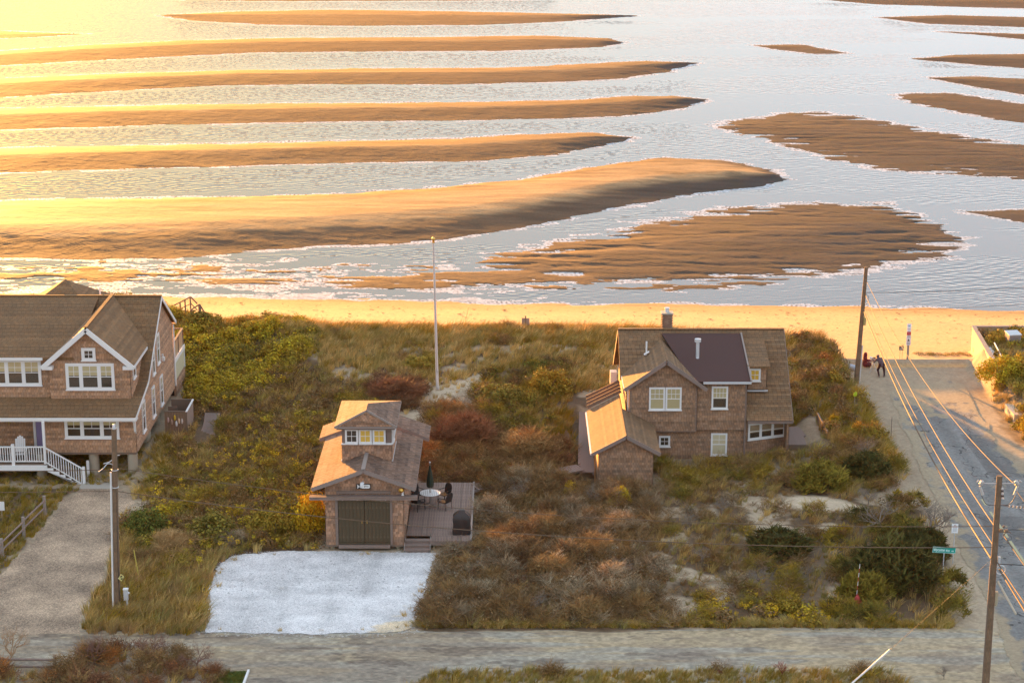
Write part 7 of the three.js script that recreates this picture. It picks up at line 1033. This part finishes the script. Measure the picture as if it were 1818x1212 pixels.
{ // seated person in dark red, turned to the right
  const p = thing('person', 'person in a dark red hooded coat sitting on the sand beside the pole', 'person', [24.22, groundY(24.22, -131.2), -131.2], 0);
  const head = [-0.02, 0.84, 0.0], look = [0.95, -0.1, 0.2];
  const arms = [[[-0.02, 0.6, 0.17], [0.14, 0.42, 0.2], 0.055, 0.046], [[0.14, 0.42, 0.2], [0.36, 0.46, 0.17], 0.044, 0.034], [[-0.02, 0.6, -0.17], [0.12, 0.42, -0.2], 0.055, 0.046], [[0.12, 0.42, -0.2], [0.32, 0.4, -0.14], 0.044, 0.034]];
  const legs = [[[0, 0.13, 0.09], [0.32, 0.17, 0.2], 0.1, 0.075], [[0.32, 0.17, 0.2], [0.16, 0.07, -0.08], 0.068, 0.05], [[0, 0.13, -0.09], [0.32, 0.16, -0.2], 0.1, 0.075], [[0.32, 0.16, -0.2], [0.2, 0.07, 0.1], 0.068, 0.05]];
  const torso = [[[-0.02, 0.14, 0], [-0.06, 0.42, 0], 0.15, 0.14], [[-0.05, 0.42, -0.05], [-0.03, 0.6, -0.12], 0.13, 0.095], [[-0.05, 0.42, 0.05], [-0.03, 0.6, 0.12], 0.13, 0.095]], neck = [[[-0.03, 0.6, 0], [-0.02, 0.78, 0], 0.055, 0.05]];
  const thin = (b) => b.map(([a, c, r, s]) => [a, c, r * 0.82, s * 0.82]);
  part('body', skin([...headBones(head, look), ...neck, ...thin(torso), ...thin(arms), ...thin(legs), ...hand([0.38, 0.465, 0.17], [1, 0.1, -0.1]), ...hand([0.34, 0.4, -0.14], [1, 0, 0.2])], 0.016, 0.02), skinMat, p);
  const redCoat = std([0.17, 0.022, 0.022], 0.9); part('coat', skin([...torso, ...arms, [[-0.02, 0.16, 0], [0.06, 0.12, 0], 0.19, 0.17]], 0.02, 0.06), redCoat, p); part('trousers', skin(legs, 0.02, 0.05), std([0.09, 0.02, 0.022], 0.9), p);
  part('hood', skin([[[-0.04, 0.88, 0], [-0.05, 0.76, 0], 0.125, 0.125], [[-0.05, 0.76, 0], [-0.05, 0.6, 0], 0.12, 0.15]], 0.018, 0.05), redCoat, p); features(p, head, look); for (const z of [-0.1, 0.12]) part('shoe', skin([[[0.18, 0.05, z * 0.8], [0.26, 0.045, z * 1.6], 0.05, 0.045]], 0.02, 0.02), M.black, p);
}
{ // standing photographer bending over a camera
  const p = thing('person', 'person in a purple-grey jacket and dark trousers bending towards a camera', 'person', [24.86, groundY(24.86, -128.9), -128.9], 0);
  const head = [-0.2, 1.3, -0.3], look = [-0.6, -0.35, -0.75];
  const torso = [[[0.02, 0.82, 0], [-0.04, 1.0, -0.08], 0.155, 0.15], [[-0.04, 1.0, -0.08], [-0.14, 1.16, -0.2], 0.15, 0.14], [[-0.3, 1.16, -0.14], [0.05, 1.2, -0.24], 0.085, 0.085]];
  const arms = [[[-0.32, 1.16, -0.14], [-0.42, 0.95, -0.32], 0.062, 0.05], [[-0.42, 0.95, -0.32], [-0.5, 1.06, -0.56], 0.048, 0.036], [[0.07, 1.19, -0.25], [-0.02, 0.98, -0.45], 0.062, 0.05], [[-0.02, 0.98, -0.45], [-0.3, 1.04, -0.66], 0.048, 0.036]];
  const legs = [[[-0.08, 0.84, 0], [-0.2, 0.46, -0.14], 0.105, 0.075], [[-0.2, 0.46, -0.14], [-0.13, 0.07, 0.1], 0.072, 0.05], [[0.1, 0.84, 0], [0.22, 0.46, -0.12], 0.105, 0.075], [[0.22, 0.46, -0.12], [0.22, 0.07, 0.12], 0.072, 0.05]], neck = [[[-0.13, 1.18, -0.2], [-0.18, 1.26, -0.27], 0.055, 0.052]];
  const thin = (b) => b.map(([a, c, r, s]) => [a, c, r * 0.84, s * 0.84]);
  part('body', skin([...headBones(head, look, 0.1), ...neck, ...thin(torso), ...thin(arms), ...thin(legs), ...hand([-0.5, 1.06, -0.57], [-0.1, 0.3, -1]), ...hand([-0.32, 1.05, -0.67], [-1, 0.2, -0.3])], 0.018, 0.02), skinMat, p);
  part('jacket', skin([...torso, ...arms], 0.022, 0.07), std([0.105, 0.07, 0.085], 0.9), p); part('trousers', skin([...legs, [[-0.08, 0.84, 0], [0.1, 0.84, 0], 0.13, 0.13]], 0.022, 0.05), std([0.035, 0.012, 0.014], 0.9), p);
  part('cap', skin([[[-0.2, 1.37, -0.29], [-0.21, 1.34, -0.29], 0.1, 0.103], [[-0.24, 1.34, -0.34], [-0.29, 1.31, -0.41], 0.05, 0.035]], 0.018, 0.03), std([0.14, 0.085, 0.09], 0.9), p); features(p, head, look); for (const x of [-0.13, 0.22]) part('shoe', skin([[[x, 0.05, 0.14], [x - 0.03, 0.045, -0.08], 0.05, 0.045]], 0.02, 0.02), std([0.3, 0.26, 0.2], 0.8), p);
  const t = thing('camera_tripod', 'black and white camera on a light tripod between the two people', 'tripod', [24.5, groundY(24.5, -130), -130]);
  for (const a of [0.4, 2.5, 4.6]) part('leg', rod([0.02 * Math.cos(a), 0.72, 0.02 * Math.sin(a)], [0.3 * Math.cos(a), 0, 0.3 * Math.sin(a)], 0.018, 0.014), M.galv, t); part('head', rod([0, 0.7, 0], [0, 0.86, 0], 0.03), M.black, t); part('camera_body', box(0.22, 0.17, 0.13, 0.04, 0.96, 0, 0, 0.5, 0.2), M.black, t); part('lens', rod([-0.02, 0.98, -0.02], [-0.22, 1.02, -0.1], 0.06, 0.075, 14), M.white, t); part('strap', tube([[0.12, 1.0, 0], [0.18, 0.9, 0.05], [0.1, 0.78, 0.06], [0.02, 0.86, 0.05]], 0.012), M.white, t);
}
scene.fog = new THREE.FogExp2(0xffb060, 0.00003);        // warm evening haze
renderer.render(scene, camera);
